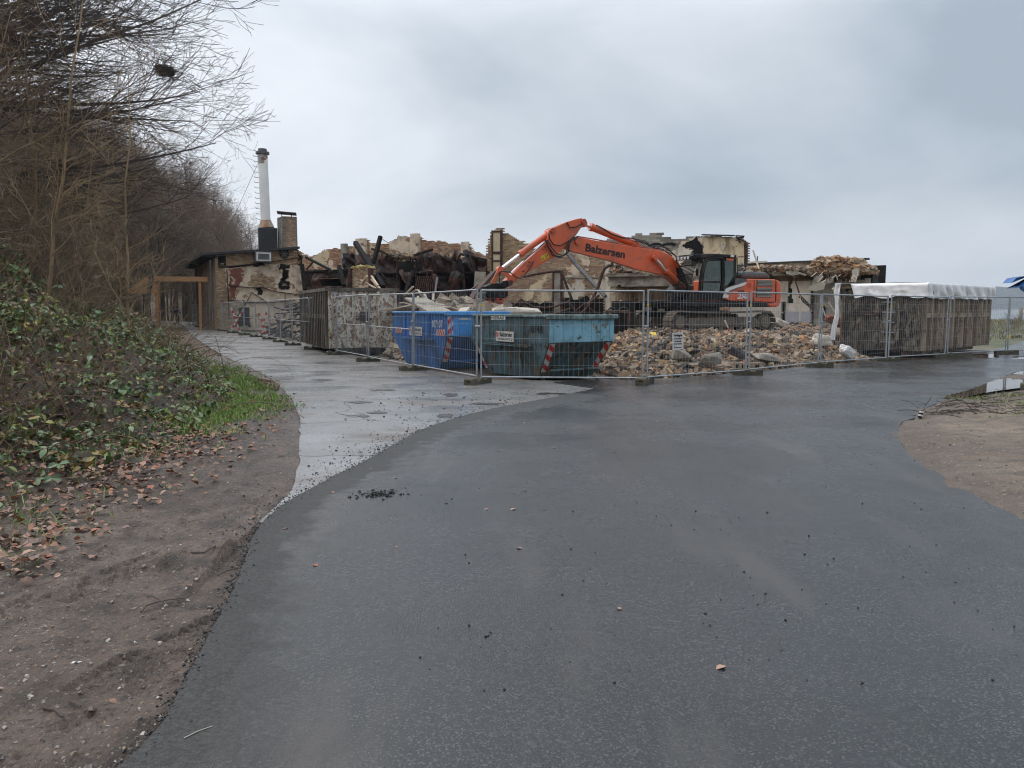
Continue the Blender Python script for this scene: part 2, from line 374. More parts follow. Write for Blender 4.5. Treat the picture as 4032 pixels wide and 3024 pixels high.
def text_mesh(s_, size, bold=0.0, spacing=1.0, shear=0.0):
    cu = bpy.data.curves.new('lettering', 'FONT'); cu.body = s_; cu.size = size; cu.offset = bold; cu.space_character = spacing; cu.shear = shear
    cu.align_x = 'CENTER'; cu.align_y = 'CENTER'; cu.resolution_u = 2; cu.extrude = .0015
    o = bpy.data.objects.new('lettering', cu); COL.objects.link(o)
    dg = bpy.context.evaluated_depsgraph_get(); me = bpy.data.meshes.new_from_object(o.evaluated_get(dg))
    bpy.data.objects.remove(o); bpy.data.curves.remove(cu); return me
def put_text(s_, size, origin, xdir, ydir, m, parent, bold=0.0, spacing=1.0, name='lettering', shear=0.0, lift=.004, width=None):
    """flat lettering lying in the plane of xdir (reading direction) and ydir (up)"""
    me = text_mesh(s_, size, bold, spacing, shear)
    x = Vector(xdir).normalized(); y = Vector(ydir); y = (y - x * y.dot(x)).normalized(); z = x.cross(y)
    if width:
        xs = [v.co.x for v in me.vertices]; k = width / max(1e-6, max(xs) - min(xs))
        for v in me.vertices: v.co.x *= k
    R = Matrix((x, y, z)).transposed().to_4x4(); R.translation = Vector(origin) + z * lift
    me.transform(R); return link_mesh(name, me, m, parent)
# ================================================================== GROUND
def seg_sd(px, py, line):
    """signed distance to a polyline, positive on its left side"""
    best = np.full(np.shape(px), 1e9); sg = np.ones(np.shape(px))
    for (x0, y0), (x1, y1) in zip(line[:-1], line[1:]):
        dx, dy = x1 - x0, y1 - y0; L = dx * dx + dy * dy
        t = np.clip(((px - x0) * dx + (py - y0) * dy) / L, 0, 1)
        qx, qy = px - (x0 + t * dx), py - (y0 + t * dy)
        d = np.hypot(qx, qy); c = dx * qy - dy * qx
        m = d < best - 1e-9
        best = np.where(m, d, best); sg = np.where(m, np.where(c >= 0, 1, -1), sg)
    return best * sg
FOOT = [(-3.4, -6), (-3.7, 0), (-3.9, 5.6), (-3.8, 7.5), (-3.9, 9), (-4.1, 12.4), (-5.3, 15.3), (-8.2, 21.4), (-11.6, 28), (-21.2, 49), (-34, 73), (-43, 89), (-58, 104), (-90, 120)]
def gp(f, x, y, z=0.0):
    u, v = f(x, y); p = gr(u, v, z); return (p.x, p.y)
LANE_L = [gp(DD, *q) for q in ((560, 1130), (620, 1075), (640, 1045), (650, 960), (645, 890), (622, 850), (575, 812), (520, 786), (478, 768), (430, 738), (398, 706))] + [(-37.5, 87), (-50, 99), (-80, 112)]
ASPH_L = [(-1.55, -3), (-1.62, 1.5)] + [gp(DD, *q) for q in ((318, 1650), (400, 1480), (472, 1350), (520, 1250), (545, 1165), (580, 1125), (620, 1092), (700, 1048), (800, 997), (900, 937), (1010, 900), (1100, 880), (1200, 862), (1290, 842))]
ASPH_R = [(9.0, -3), (6.5, 2), (5.0, 3.7), gp(DD, 2212, 1140), gp(R_ := crop(3000, 1300, .5426), 1902, 1400), gp(R_, 1660, 1300), gp(R_, 1380, 1120), gp(R_, 1220, 1030), gp(R_, 1060, 930), gp(R_, 1000, 830), gp(R_, 985, 740), gp(R_, 1005, 680), gp(R_, 1130, 650), gp(R_, 1180, 580), gp(R_, 1330, 525), gp(R_, 1480, 455), gp(R_, 1700, 375), gp(R_, 1902, 290), (21, 26), (45, 40)]
def H(x, y):
    s = seg_sd(x, y, FOOT)
    s = s + (fbm(x * .6, y * .6, 3) - .5) * 1.1 * np.clip(s + .5, 0, 1)
    sp = np.clip(s, 0, None)
    h = np.where(sp < 1, .28 * sp ** 1.6, .28 + (sp - 1) * .60)
    h = np.where(sp > 6.5, .28 + 5.5 * .60 + (sp - 6.5) * .42, h)
    h = np.minimum(h, 14 + (h - 14) * .15 * (h > 14))
    return h + (fbm(x * 1.3, y * 1.3, 5) - .5) * .35 * np.clip(sp, 0, 1), s

def grid_mesh(name, xs, ys, zf, m, colf=None, kind='structure', label=None):
    X, Y = np.meshgrid(xs, ys); Z = zf(X, Y)
    nx, ny = len(xs), len(ys)
    V = np.stack([X.ravel(), Y.ravel(), Z.ravel()], -1)
    idx = np.arange(nx * ny).reshape(ny, nx)
    F = np.stack([idx[:-1, :-1].ravel(), idx[:-1, 1:].ravel(), idx[1:, 1:].ravel(), idx[1:, :-1].ravel()], -1)
    cols = None
    if colf is not None:
        cx, cy = V[F].mean(axis=1)[:, 0], V[F].mean(axis=1)[:, 1]; cols = colf(cx, cy)
    me = np_mesh(name, V, F, cols, smooth=True)
    return link_mesh(name, me, m, None, kind)
def mixc(a, b, t): t = np.clip(t, 0, 1)[:, None]; return np.array(a)[None] * (1 - t) + np.array(b)[None] * t

MAT['dirt'] = M('wet_gravelly_mud', (1, 1, 1), .50, 0, .35, 5, 1.0, 45, bdist=.035, attr=True, geo=True, rvar=.15, detail=9, patches=[((.045, .030, .023), 3.1, .56, .10, .36), ((.30, .25, .19), 48, .63, .03, .5), ((.035, .025, .019), 30, .60, .05, .5), ((.04, .028, .022), 9, .62, .05, .45)])
MAT['sand'] = M('damp_sand', (1, 1, 1), .7, 0, .32, 4.0, 1.0, 40, bdist=.025, attr=True, geo=True, patches=[((.085, .062, .045), 2.4, .56, .10, .6, (1, 2.4, 1)), ((.36, .30, .23), 30, .64, .04, .7), ((.05, .038, .03), 17, .66, .04, .6)])
MAT['hill'] = M('leaf_litter_soil', (.12, .08, .052), .85, 0, .4, 1.4, .8, 9, bdist=.08, geo=True, patches=[((.13, .078, .045), 5, .56, .06, .8), ((.035, .045, .016), 1.2, .62, .08, .8), ((.02, .014, .01), 9, .6, .05, .8)])
MAT['ground'] = M('rough_ground', (.115, .10, .06), .8, 0, .3, .4, .6, 4, bdist=.05, geo=True, patches=[((.055, .075, .022), .22, .48, .08, .8), ((.16, .13, .085), 1.5, .6, .08, .8)])

# water-worn track marks in the mud
TRK = [([(-1.95, 2.45), (-1.72, 3.1), (-1.35, 4.0), (-1.05, 4.9)], .17, .052), ([(-1.5, 5.2), (-1.25, 6.3), (-1.15, 7.4)], .15, .06), ([(-3.0, 2.4), (-2.75, 3.6), (-2.2, 5.0)], .14, .055)]
def dirt_z(x, y):
    h, s = H(x, y)
    z = h + (fbm(x * 2.1, y * 2.1, 11) - .5) * .05 + (fbm(x * 9, y * 9, 12, 3) - .5) * .022 * np.clip(1.4 - s, .2, 1)
    clod = np.clip(fbm(x * 5, y * 5, 14, 3) - .58, 0, 1) * .22
    near = np.exp(-((seg_sd(x, y, LANE_L) - .9) / .7) ** 2) + np.exp(-((seg_sd(x, y, ASPH_L) - .25) / .25) ** 2) * .4
    z = z + clod * near
    for line, w, per in TRK:
        d = seg_sd(x, y, line); a = np.abs(d) < w
        al = (x * .35 + y * .93)
        cut = (np.sin(al * 2 * np.pi / per + np.abs(d) * 26) > .2)
        rag = vnoise(x * 6, y * 6, 9) > .38
        z = z - np.where(a & rag, .008 + .028 * cut, 0) + np.where((np.abs(d) >= w) & (np.abs(d) < w + .04), .008, 0)
    rut = seg_sd(x, y, [(-3.3, 3), (-2.3, 6), (-1.5, 9), (-1.0, 11.5)])
    z = z - .022 * np.exp(-(rut / .09) ** 2)
    dl = -seg_sd(x, y, LANE_L) + (fbm(x * 3, y * 3, 21) - .5) * .16
    z = np.where((dl > 0) & (y > 4), np.minimum(z, -.05 * np.clip(dl * 8, 0, 1) + .012), z)
    da = -seg_sd(x, y, ASPH_L)
    z = np.where(da > 0.0, np.minimum(z, -.03), z)
    return z
def dirt_c(x, y):
    s = seg_sd(x, y, FOOT)
    c = mixc((.155, .108, .083), (.29, .217, .172), (fbm(x * .8, y * .8, 31) - .35) * 2.4)
    t = np.clip((s + 1.0 + (fbm(x * 1.2, y * 1.2, 33) - .5) * 2.2) * .9, 0, 1)[:, None]
    c = c * (1 - t) + np.array((.115, .080, .052))[None] * t
    lane = np.exp(-((seg_sd(x, y, LANE_L) - .6) / .9) ** 2) * (y > 6)
    c = c * (1 - .45 * lane[:, None]) + np.array((.055, .036, .028))[None] * .45 * lane[:, None]
    return c
ys = [1.2]
while ys[-1] < 26: ys.append(ys[-1] + max(.012, .0062 * ys[-1]))
xs = np.concatenate([np.arange(-10, -3.6, .07), np.arange(-3.6, .6, .024)])
grid_mesh('dirt_verge', xs, np.array(ys), dirt_z, MAT['dirt'], dirt_c)

def sand_z(x, y):
    d = -seg_sd(x, y, ASPH_R) + (fbm(x * 1.5, y * 1.5, 41) - .5) * .5 + (fbm(x * 7, y * 7, 43, 3) - .5) * .45 + (fbm(x * 2.5, y * 2.5, 44) - .5) * .5
    z = np.clip(d * .10, -.05, .055) + .030 + (fbm(x * 4, y * 4, 45) - .5) * .035 * np.clip(d, 0, 1)
    z = z + np.clip(fbm(x * 3, y * 5, 47) - .56, 0, 1) * .4 * np.clip(d, 0, 1) * np.exp(-((y - 13.5) / 2.2) ** 2)
    z = z + (vnoise(x * 9, y * 9, 49) - .5) * .022 * np.clip(d * 2, 0, 1)
    for tr in ([(4.6, 5.0), (6.0, 8.0), (6.6, 12)], [(6.6, 5.5), (7.6, 9.0), (7.4, 12.5)]): q_ = seg_sd(x, y, tr); z = z - .035 * np.exp(-(q_ / .11) ** 2) * (.6 + .4 * np.sin(y * 55)) * np.clip(d * 2, 0, 1)
    for pl in PUDDLES:       # hollow under each puddle
        cx = sum(p[0] for p in pl) / len(pl); cy = sum(p[1] for p in pl) / len(pl)
        rx = max(abs(p[0] - cx) for p in pl); ry = max(abs(p[1] - cy) for p in pl)
        e = ((x - cx) / (rx * 1.1)) ** 2 + ((y - cy) / (ry * 1.25)) ** 2
        z = np.where(e < 1, np.minimum(z, .0), z)
    return z
def sand_c(x, y):
    d = -seg_sd(x, y, ASPH_R)
    c = mixc((.165, .118, .082), (.265, .20, .145), (fbm(x * .7, y * .7, 51) - .3) * 2)
    t = np.clip((x - 7.4 + (fbm(x * .8, y * .8, 53) - .5) * 3.4 + (y - 9) * .25) * .55, 0, 1)[:, None]
    c = c * (1 - t) + mixc((.115, .105, .055), (.17, .135, .095), (fbm(x * 2, y * 2, 55) - .4) * 4) * t
    w = np.exp(-(np.clip(d, 0, 9) / .5) ** 2)[:, None] * .75 + np.clip((y - 11.0) * .35, 0, .62)[:, None]
    w = np.clip(w, 0, .8)
    return c * (1 - w) + np.array((.115, .085, .066))[None] * w
PUD1 = [gp(C5, *q) for q in ((1140, 1497), (1180, 1470), (1350, 1432), (1480, 1378), (1600, 1330), (1720, 1320), (1900, 1328), (2050, 1345), (2050, 1400), (1840, 1404), (1700, 1420), (1560, 1440), (1400, 1472), (1250, 1507))]
PUD2 = [gp(C5, *q) for q in ((1735, 1284), (1790, 1262), (1860, 1250), (1980, 1250), (1980, 1272), (1850, 1290))]
PUD3 = [gp(C5, *q) for q in ((1390, 1106), (1470, 1098), (1560, 1104), (1630, 1120), (1620, 1136), (1500, 1140), (1410, 1128))]
PUD4 = [gp(C5, *q) for q in ((1660, 1132), (1800, 1122), (1960, 1126), (1960, 1150), (1780, 1148))]
PUD5 = [gp(L3_ := crop(0, 1900, .6774), *q) for q in ((610, 1440), (680, 1385), (760, 1372), (830, 1400), (840, 1470), (770, 1530), (650, 1560), (590, 1510))]
PUD6 = [gp(L2, *q) for q in ((1300, 830), (1370, 815), (1480, 830), (1521, 850), (1521, 885), (1440, 885), (1350, 860))]
PUDDLES = [PUD1, PUD2]
ys = [3.0]
while ys[-1] < 30: ys.append(ys[-1] + .0085 * ys[-1])
grid_mesh('sand_verge', np.arange(2.0, 26, .055), np.array(ys), sand_z, MAT['sand'], sand_c)

def hill_z(x, y):
    h, s = H(x, y)
    z = np.where(s > -1, h, -.05) + (fbm(x * .5, y * .5, 61) - .5) * .5 * np.clip(s - 1, 0, 1) - .03
    inn = (x > -9.7) & (y < 25.5)
    return np.where(inn, z - .25, z)
grid_mesh('hillside', np.concatenate([np.arange(-150, -40, 2.0), np.arange(-40, -2.5, .35)]), np.concatenate([np.arange(-10, 60, .4), np.arange(60, 190, 1.6)]), hill_z, MAT['hill'])

def far_z(x, y):
    return np.clip((y - 104) * .17 + (-x - 52) * .12, -.3, 6.5) * np.clip((-24 - x) / 10, 0, 1) * np.clip((y - 100) / 6, 0, 1) + (fbm(x * .3, y * .3, 65) - .5) * .6 - .25
grid_mesh('far_slope', np.arange(-110, -20, 1.0), np.arange(98, 175, 1.2), far_z, MAT['hill'])
b = MB(); b.quad((-9000, -300, -.07), (9000, -300, -.07), (9000, 9000, -.07), (-9000, 9000, -.07))
b.obj('ground', MAT['ground'], kind='structure')

# ---- road sheets with ragged edges and a real thickness
def densify(line, step=.18, amp=.03, seed=0, closed=False):
    out = []
    for (x0, y0), (x1, y1) in zip(line[:-1], line[1:]):
        L = math.hypot(x1 - x0, y1 - y0); st = step * max(1, math.hypot((x0 + x1) / 2, (y0 + y1) / 2) / 8)
        n = max(1, int(L / st))
        for k in range(n):
            t = k / n; x, y = x0 + (x1 - x0) * t, y0 + (y1 - y0) * t
            a = amp * min(1, L)
            out.append((x + (vnoise(x * 4, y * 4, seed) - .5) * 2 * a + (vnoise(x * 17, y * 17, seed + 2) - .5) * a, y + (vnoise(x * 4, y * 4, seed + 5) - .5) * 2 * a + (vnoise(x * 15, y * 15, seed + 7) - .5) * a))
    out.append(line[-1]); return out
def chaikin(line, k=2):
    for _ in range(k):
        o = [line[0]]
        for (x0, y0), (x1, y1) in zip(line[:-1], line[1:]):
            o += [(x0 * .75 + x1 * .25, y0 * .75 + y1 * .25), (x0 * .25 + x1 * .75, y0 * .25 + y1 * .75)]
        o.append(line[-1]); line = o
    return line
def sheet(name, outline, z, thick, m, kind='structure', skirt=0.0):
    bm = bmesh.new()
    top = [bm.verts.new((x, y, z)) for x, y in outline]
    f = bm.faces.new(top); f.normal_update()
    if f.normal.z < 0: f.normal_flip()
    n = len(top)
    if thick:
        cx = sum(p[0] for p in outline) / n; cy = sum(p[1] for p in outline) / n
        bot = []
        for i, (x, y) in enumerate(outline):
            ax, ay = outline[i - 1]; bx, by = outline[(i + 1) % n]
            tx, ty = bx - ax, by - ay; L = math.hypot(tx, ty) or 1
            nx, ny = ty / L, -tx / L
            if f.normal.z > 0 and AREA(outline) < 0: nx, ny = -nx, -ny
            bot.append(bm.verts.new((x + nx * skirt, y + ny * skirt, z - thick)))
        for i in range(n):
            j = (i + 1) % n
            try: bm.faces.new((top[i], top[j], bot[j], bot[i]))
            except ValueError: pass
    bmesh.ops.triangulate(bm, faces=[f])
    bmesh.ops.recalc_face_normals(bm, faces=bm.faces)
    me = bpy.data.meshes.new(name); bm.to_mesh(me); bm.free()
    up = sum(p.normal.z * p.area for p in me.polygons)
    if up < 0: me.flip_normals()
    return link_mesh(name, me, m, None, kind)
def AREA(o): return sum(o[i - 1][0] * o[i][1] - o[i][0] * o[i - 1][1] for i in range(len(o))) / 2

def road_mat(name, base, lo, hi, grain, wetscale, wet_r, dry_r, bumpd, cracks=False, stain=None, gscale=90):
    m = bpy.data.materials.new(name); m.use_nodes = True; nt = m.node_tree; N = nt.nodes; Lk = nt.links
    b = N['Principled BSDF']
    g = N.new('ShaderNodeNewGeometry'); pos = g.outputs['Position']
    def noise(s_, d=5, st=None, r=.6):
        n = N.new('ShaderNodeTexNoise'); n.inputs['Scale'].default_value = s_; n.inputs['Detail'].default_value = d; n.inputs['Roughness'].default_value = r
        if st:
            mp = N.new('ShaderNodeMapping'); mp.inputs['Scale'].default_value = st; Lk.new(pos, mp.inputs[0]); Lk.new(mp.outputs[0], n.inputs[0])
        else: Lk.new(pos, n.inputs[0])
        return n.outputs['Fac']
    def ramp(f, els):
        r = N.new('ShaderNodeValToRGB'); r.color_ramp.elements[0].position = els[0][0]; r.color_ramp.elements[0].color = (*els[0][1], 1)
        r.color_ramp.elements[1].position = els[-1][0]; r.color_ramp.elements[1].color = (*els[-1][1], 1)
        for p, c in els[1:-1]: e = r.color_ramp.elements.new(p); e.color = (*c, 1)
        Lk.new(f, r.inputs[0]); return r.outputs[0]
    def mix(f, a, c, bt='MIX'):
        x = N.new('ShaderNodeMixRGB'); x.blend_type = bt
        if isinstance(f, float): x.inputs[0].default_value = f
        else: Lk.new(f, x.inputs[0])
        Lk.new(a, x.inputs[1])
        if isinstance(c, tuple): x.inputs[2].default_value = (*c, 1)
        else: Lk.new(c, x.inputs[2])
        return x.outputs[0]
    vo = N.new('ShaderNodeTexVoronoi'); vo.inputs['Scale'].default_value = gscale; Lk.new(pos, vo.inputs['Vector'])
    cellc = N.new('ShaderNodeSeparateColor'); Lk.new(vo.outputs['Color'], cellc.inputs[0])
    col = ramp(cellc.outputs[0], [(0, lo), (.7, base), (1, hi)])
    big = noise(.55, 4, (1, 1.6, 1)); col = mix(ramp(big, [(.35, (.72,) * 3), (.65, (1.15,) * 3)]), col, col, 'MIX')
    mm = N.new('ShaderNodeMixRGB'); mm.blend_type = 'MULTIPLY'; mm.inputs[0].default_value = 1; Lk.new(col, mm.inputs[1]); Lk.new(ramp(big, [(.35, (.75,) * 3), (.65, (1.2,) * 3)]), mm.inputs[2]); col = mm.outputs[0]
    if stain: col = mix(ramp(noise(stain[1], 7, stain[3] if len(stain) > 3 else None), [(stain[2] - .05, (0,) * 3), (stain[2] + .06, (1,) * 3)]), col, stain[0])
    wet = noise(wetscale, 6, (1, 1.35, 1))
    rr = ramp(wet, [(.38, (wet_r,) * 3), (.62, (dry_r,) * 3)])
    bp = N.new('ShaderNodeBump'); bp.inputs['Strength'].default_value = grain; bp.inputs['Distance'].default_value = bumpd
    Lk.new(vo.outputs['Distance'], bp.inputs['Height']); bp.invert = True
    bp2 = N.new('ShaderNodeBump'); bp2.inputs['Strength'].default_value = .35; bp2.inputs['Distance'].default_value = .008
    Lk.new(noise(2.6, 5), bp2.inputs['Height']); Lk.new(bp2.outputs[0], bp.inputs['Normal'])
    nrm = bp.outputs[0]
    if cracks:
        bp2.inputs['Strength'].default_value = .2
        vc = N.new('ShaderNodeTexVoronoi'); vc.feature = 'DISTANCE_TO_EDGE'; vc.inputs['Scale'].default_value = .42
        mp = N.new('ShaderNodeMapping'); Lk.new(pos, mp.inputs[0])
        nd = N.new('ShaderNodeTexNoise'); nd.inputs['Scale'].default_value = 1.5; Lk.new(pos, nd.inputs[0])
        ad = N.new('ShaderNodeVectorMath'); ad.operation = 'ADD'; sc = N.new('ShaderNodeVectorMath'); sc.operation = 'SCALE'; sc.inputs['Scale'].default_value = .9
        Lk.new(nd.outputs['Color'], sc.inputs[0]); Lk.new(pos, ad.inputs[0]); Lk.new(sc.outputs[0], ad.inputs[1]); Lk.new(ad.outputs[0], vc.inputs['Vector'])
        ck = ramp(vc.outputs['Distance'], [(0, (1,) * 3), (.012, (0,) * 3)])
        col = mix(ck, col, (.02, .017, .015)); rr = mix(ck, rr, (.8, .8, .8))
        pit = ramp(noise(3.4, 4, (1, 2.2, 1)), [(.69, (0,) * 3), (.71, (1,) * 3)])
        col = mix(pit, col, (.022, .018, .017)); rr = mix(pit, rr, (.75, .75, .75))
        mud = ramp(noise(.6, 8, (.7, 1.2, 1)), [(.50, (0,) * 3), (.64, (.8,) * 3)])
        col = mix(mud, col, (.105, .078, .062)); rr = mix(mud, rr, (.55, .55, .55))
    if not cracks:       # loose, matt surface where the edge strip says so
        an = N.new('ShaderNodeAttribute'); an.attribute_name = 'Col'
        ad = N.new('ShaderNodeMath'); ad.operation = 'MULTIPLY_ADD'; Lk.new(noise(5.0, 6), ad.inputs[0]); ad.inputs[1].default_value = 1.5; Lk.new(an.outputs['Fac'], ad.inputs[2])
        sb = N.new('ShaderNodeMath'); sb.operation = 'SUBTRACT'; sb.inputs[1].default_value = 1.0; sb.use_clamp = True; Lk.new(ad.outputs[0], sb.inputs[0])
        gt_ = N.new('ShaderNodeMath'); gt_.operation = 'MULTIPLY'; gt_.use_clamp = True; Lk.new(sb.outputs[0], gt_.inputs[0]); Lk.new(an.outputs['Fac'], gt_.inputs[1])
        g2 = N.new('ShaderNodeMath'); g2.operation = 'MULTIPLY'; g2.inputs[1].default_value = 3.5; g2.use_clamp = True; Lk.new(gt_.outputs[0], g2.inputs[0])
        dk = ramp(noise(60, 4), [(.42, (.003, .003, .003)), (.62, (.040, .039, .038))]); g3 = N.new('ShaderNodeMath'); g3.operation = 'MULTIPLY'; g3.inputs[1].default_value = .8; Lk.new(g2.outputs[0], g3.inputs[0])
        col = mix(g3.outputs[0], col, dk); rr = mix(g3.outputs[0], rr, (.75, .75, .75))
    Lk.new(col, b.inputs['Base Color']); Lk.new(rr, b.inputs['Roughness']); Lk.new(nrm, b.inputs['Normal'])
    b.inputs['Specular IOR Level'].default_value = .66 if not cracks else .9
    return m
MAT['asphalt'] = road_mat('fresh_wet_asphalt', (.015, .015, .015), (.002, .002, .002), (.066, .064, .061), 1.0, .35, .10, .40, .0016, stain=((.040, .034, .030), .9, .58, (1.7, .35, 1)), gscale=125)
MAT['lane'] = road_mat('old_wet_lane_surface', (.21, .205, .20), (.15, .145, .14), (.28, .27, .26), .25, .7, .18, .34, .002, cracks=True, gscale=70)

la = chaikin(LANE_L, 2)
lane_r = [(-79, 117), (-49, 105), (-34.5, 88), (-29.2, 73.5), (-22.2, 59.3), (-17.8, 50.4), (-12.2, 40.2), (-9.0, 33.8), (-7.2, 29.7), (-5.6, 26.9), (-4.0, 23.3), (-2.3, 20.0), (-.5, 17.2), (2.9, 16.9), (3.4, 15.2), (1.0, 11), (-1.2, 4.9)]
sheet('old_lane', densify(la, .2, .03, 4) + densify(lane_r, .6, .06, 9), .012, .06, MAT['lane'])
al, ar = chaikin(ASPH_L, 2), chaikin(ASPH_R, 2)
back = [(44, 44), (30, 44), (19, 30), (15.0, 25.9), (11.6, 23.9), (8.0, 21.0), (5.6, 18.8), (3.0, 17.0), (1.6, 16.9), (.9, 16.4)]
outl = densify(ar, .3, .03, 14) + densify(back, .5, .03, 17) + densify(al[::-1], .07, .035, 19)
sheet('asphalt_road', outl, .036, .06, MAT['asphalt'], skirt=.02)

MAT['mudpatch'] = M('dark_wet_mud', (.030, .022, .018), .3, 0, .4, 6, .6, 30, geo=True)
L4 = crop(1100, 1300, .5425)
for (x_, y_, rx, ry) in ((1210, 628, 62, 16), (1250, 476, 60, 13), (590, 529, 95, 9), (310, 365, 85, 7), (715, 605, 80, 8), (615, 632, 50, 8), (1500, 540, 130, 8), (1980, 466, 130, 8), (60, 262, 130, 3), (760, 440, 110, 6)):
    o_ = [gp(L4, x_ + rx * math.cos(a) * (.35 + 1.1 * float(fbm(math.cos(a) * 2.2 + x_, math.sin(a) * 2.2, 3))), y_ + ry * math.sin(a) * (.15 + 1.5 * float(fbm(math.cos(a) * 2.6, x_ + math.sin(a) * 2.6, 5)))) for a in np.linspace(0, 2 * math.pi, 28)[:-1]]
    sheet('mud_patch', densify(o_ + [o_[0]], .1, .04, 29)[:-1], .017, 0, MAT['mudpatch'])
# darker, coarser strip where the new asphalt was raked out along its left edge
_i = [k for k, p in enumerate(al) if p[1] < 14.5 and p[1] > 1.0]
_o = densify([al[k] for k in _i], .07, .035, 19); V = []; n_ = len(_o); NR = 7; val = []
for k, (x, y) in enumerate(_o):
    a_, b_ = _o[max(0, k - 8)], _o[min(n_ - 1, k + 8)]; tx, ty = b_[0] - a_[0], b_[1] - a_[1]; L_ = math.hypot(tx, ty) or 1
    for r in range(NR):
        w_ = r / (NR - 1) * (.42 + y * .055); V.append((x + ty / L_ * w_ + (.004 if r == 0 else 0), y - tx / L_ * w_, .0405 - .0040 * r / (NR - 1))); val.append(1 - r / (NR - 1))
F = [(k * NR + r + 1, (k + 1) * NR + r + 1, (k + 1) * NR + r, k * NR + r) for k in range(n_ - 1) for r in range(NR - 1)]
me = np_mesh('asphalt_edge', np.array(V), np.array(F)); at_ = me.attributes.new('Col', 'FLOAT_COLOR', 'POINT')
at_.data.foreach_set('color', np.array([(v, v, v, 1) for v in val], np.float32).ravel()); me.flip_normals()
if sum(p.normal.z for p in me.polygons) < 0: me.flip_normals()
link_mesh('asphalt_edge', me, MAT['asphalt'], None, 'structure')
# water standing on the ground
def water_mat(name, col=(.03, .03, .03), r=.02, bump=.0, bs=3.0):
    m = bpy.data.materials.new(name); m.use_nodes = True; b = m.node_tree.nodes['Principled BSDF']
    b.inputs['Base Color'].default_value = (*col, 1); b.inputs['Roughness'].default_value = r; b.inputs['IOR'].default_value = 1.33
    if bump:
        n = m.node_tree.nodes.new('ShaderNodeTexNoise'); n.inputs['Scale'].default_value = bs; bp = m.node_tree.nodes.new('ShaderNodeBump'); bp.inputs['Strength'].default_value = bump
        g = m.node_tree.nodes.new('ShaderNodeNewGeometry'); m.node_tree.links.new(g.outputs['Position'], n.inputs[0])
        m.node_tree.links.new(n.outputs['Fac'], bp.inputs['Height']); m.node_tree.links.new(bp.outputs[0], b.inputs['Normal'])
    return m
MAT['puddle'] = water_mat('puddle_water', (.035, .027, .022), .015)
MAT['sea'] = water_mat('fjord_water', (.05, .08, .10), .15, .3, .5)
for pl, z in ((PUD1, .046), (PUD2, .046), (PUD3, .041), (PUD4, .041), (PUD5, .004), (PUD6, .020)):
    c = chaikin(pl + [pl[0]], 2)[:-1]
    ob = sheet('puddle', densify(c + [c[0]], .12, .03, 23)[:-1], z, 0, MAT['puddle'])
b = MB(); b.quad((14, 112, -.05), (8000, 112, -.05), (8000, 8500, -.05), (-900, 8500, -.05))
b.obj('fjord_water', MAT['sea'], kind='structure')
MAT['far_wood'] = M('far_wooded_shore', (.030, .038, .034), .9, 0, .35, .01, 0, geo=True)
# far shore: a wooded ridge
V = []; F = []; n = 140
for i in range(n):
    x = 300 + i * 28
    h = 72 + 9 * (float(fbm(i * .13, 3.0, 71)) - .5) * 2 + 5 * (float(vnoise(i * .9, 0, 73)) - .5) + (3.0 * float(vnoise(i * 2.7, 1, 75)))
    h *= min(1, i / 10 + .1)
    V += [(x, 2380, -.06), (x, 2440, h * .55), (x, 2520, h), (x, 2900, h * .9), (x, 2960, -.06)]
for i in range(n - 1):
    for k in range(4):
        a = i * 5 + k; F.append((a, a + 5, a + 6, a + 1))
link_mesh('far_hills', np_mesh('far_hills', np.array(V), np.array(F)), MAT['far_wood'], None, 'structure')
# ================================================================== FENCE
FP = [(-30.2, 73.0), (-27.0, 66.6), (-24.4, 62.1), (-22.6, 59.0), (-20.5, 54.6), (-18.2, 50.3), (-16.2, 46.7), (-14.4, 43.4), (-12.6, 40.0), (-11.0, 36.6), (-9.5, 33.4), (-7.75, 30.0), (-6.05, 26.6), (-4.35, 23.2), (-2.55, 19.8), (-.72, 16.25), (2.80, 16.15), (5.60, 18.25), (8.30, 20.75), (11.20, 22.95), (14.05, 24.9), (17.1, 26.6), (20.4, 27.8)]
def build_panel(L, old, mid=True):
    t = thing('construction_fence', 'x', 'fence')
    r = .021
    for x in (.02, L - .02):
        q = MB(); q.tube([(x, 0, .06), (x, 0, 2.0 if not old else 1.92)], r, 8); q.obj('frame_post', MAT['galv'], t, True)
    q = MB()
    if old:
        k = [(0.02, 0, 1.92), (.03, 0, 1.97), (.08, 0, 2.0), (L - .08, 0, 2.0), (L - .03, 0, 1.97), (L - .02, 0, 1.92)]
        q.tube(k, r * .85, 8)
    else: q.tube([(.02, 0, 1.98), (L - .02, 0, 1.98)], r * .85, 8)
    q.obj('top_rail', MAT['galv'], t, True)
    q = MB(); q.tube([(.02, 0, .16), (L - .02, 0, .16)], r * .8, 8); q.obj('bottom_rail', MAT['galv'], t, True)
    if old: q = MB(); q.tube([(.02, 0, 1.08), (L - .02, 0, 1.08)], r * .7, 8); q.obj('middle_rail', MAT['galv'], t, True)
    q = MB(); n = int(L / .102)
    rng = random.Random(int(L * 100))
    for i in range(1, n):
        x = L * i / n + rng.uniform(-.004, .004)
        q.tube([(x, .003, .16), (x + rng.uniform(-.006, .006), .003, 1.1), (x, .003, 1.98)], .0024, 3, cap=False)
    for z in ((.42, .70, .98, 1.26, 1.54, 1.74) if not old else (.5, .85, 1.4, 1.7)):
        q.tube([(.02, -.003, z), (L / 2, -.003 + rng.uniform(-.01, .01), z - .006), (L - .02, -.003, z)], .0026, 3, cap=False)
    q.obj('wire_mesh', MAT['galv'], t)
    return t
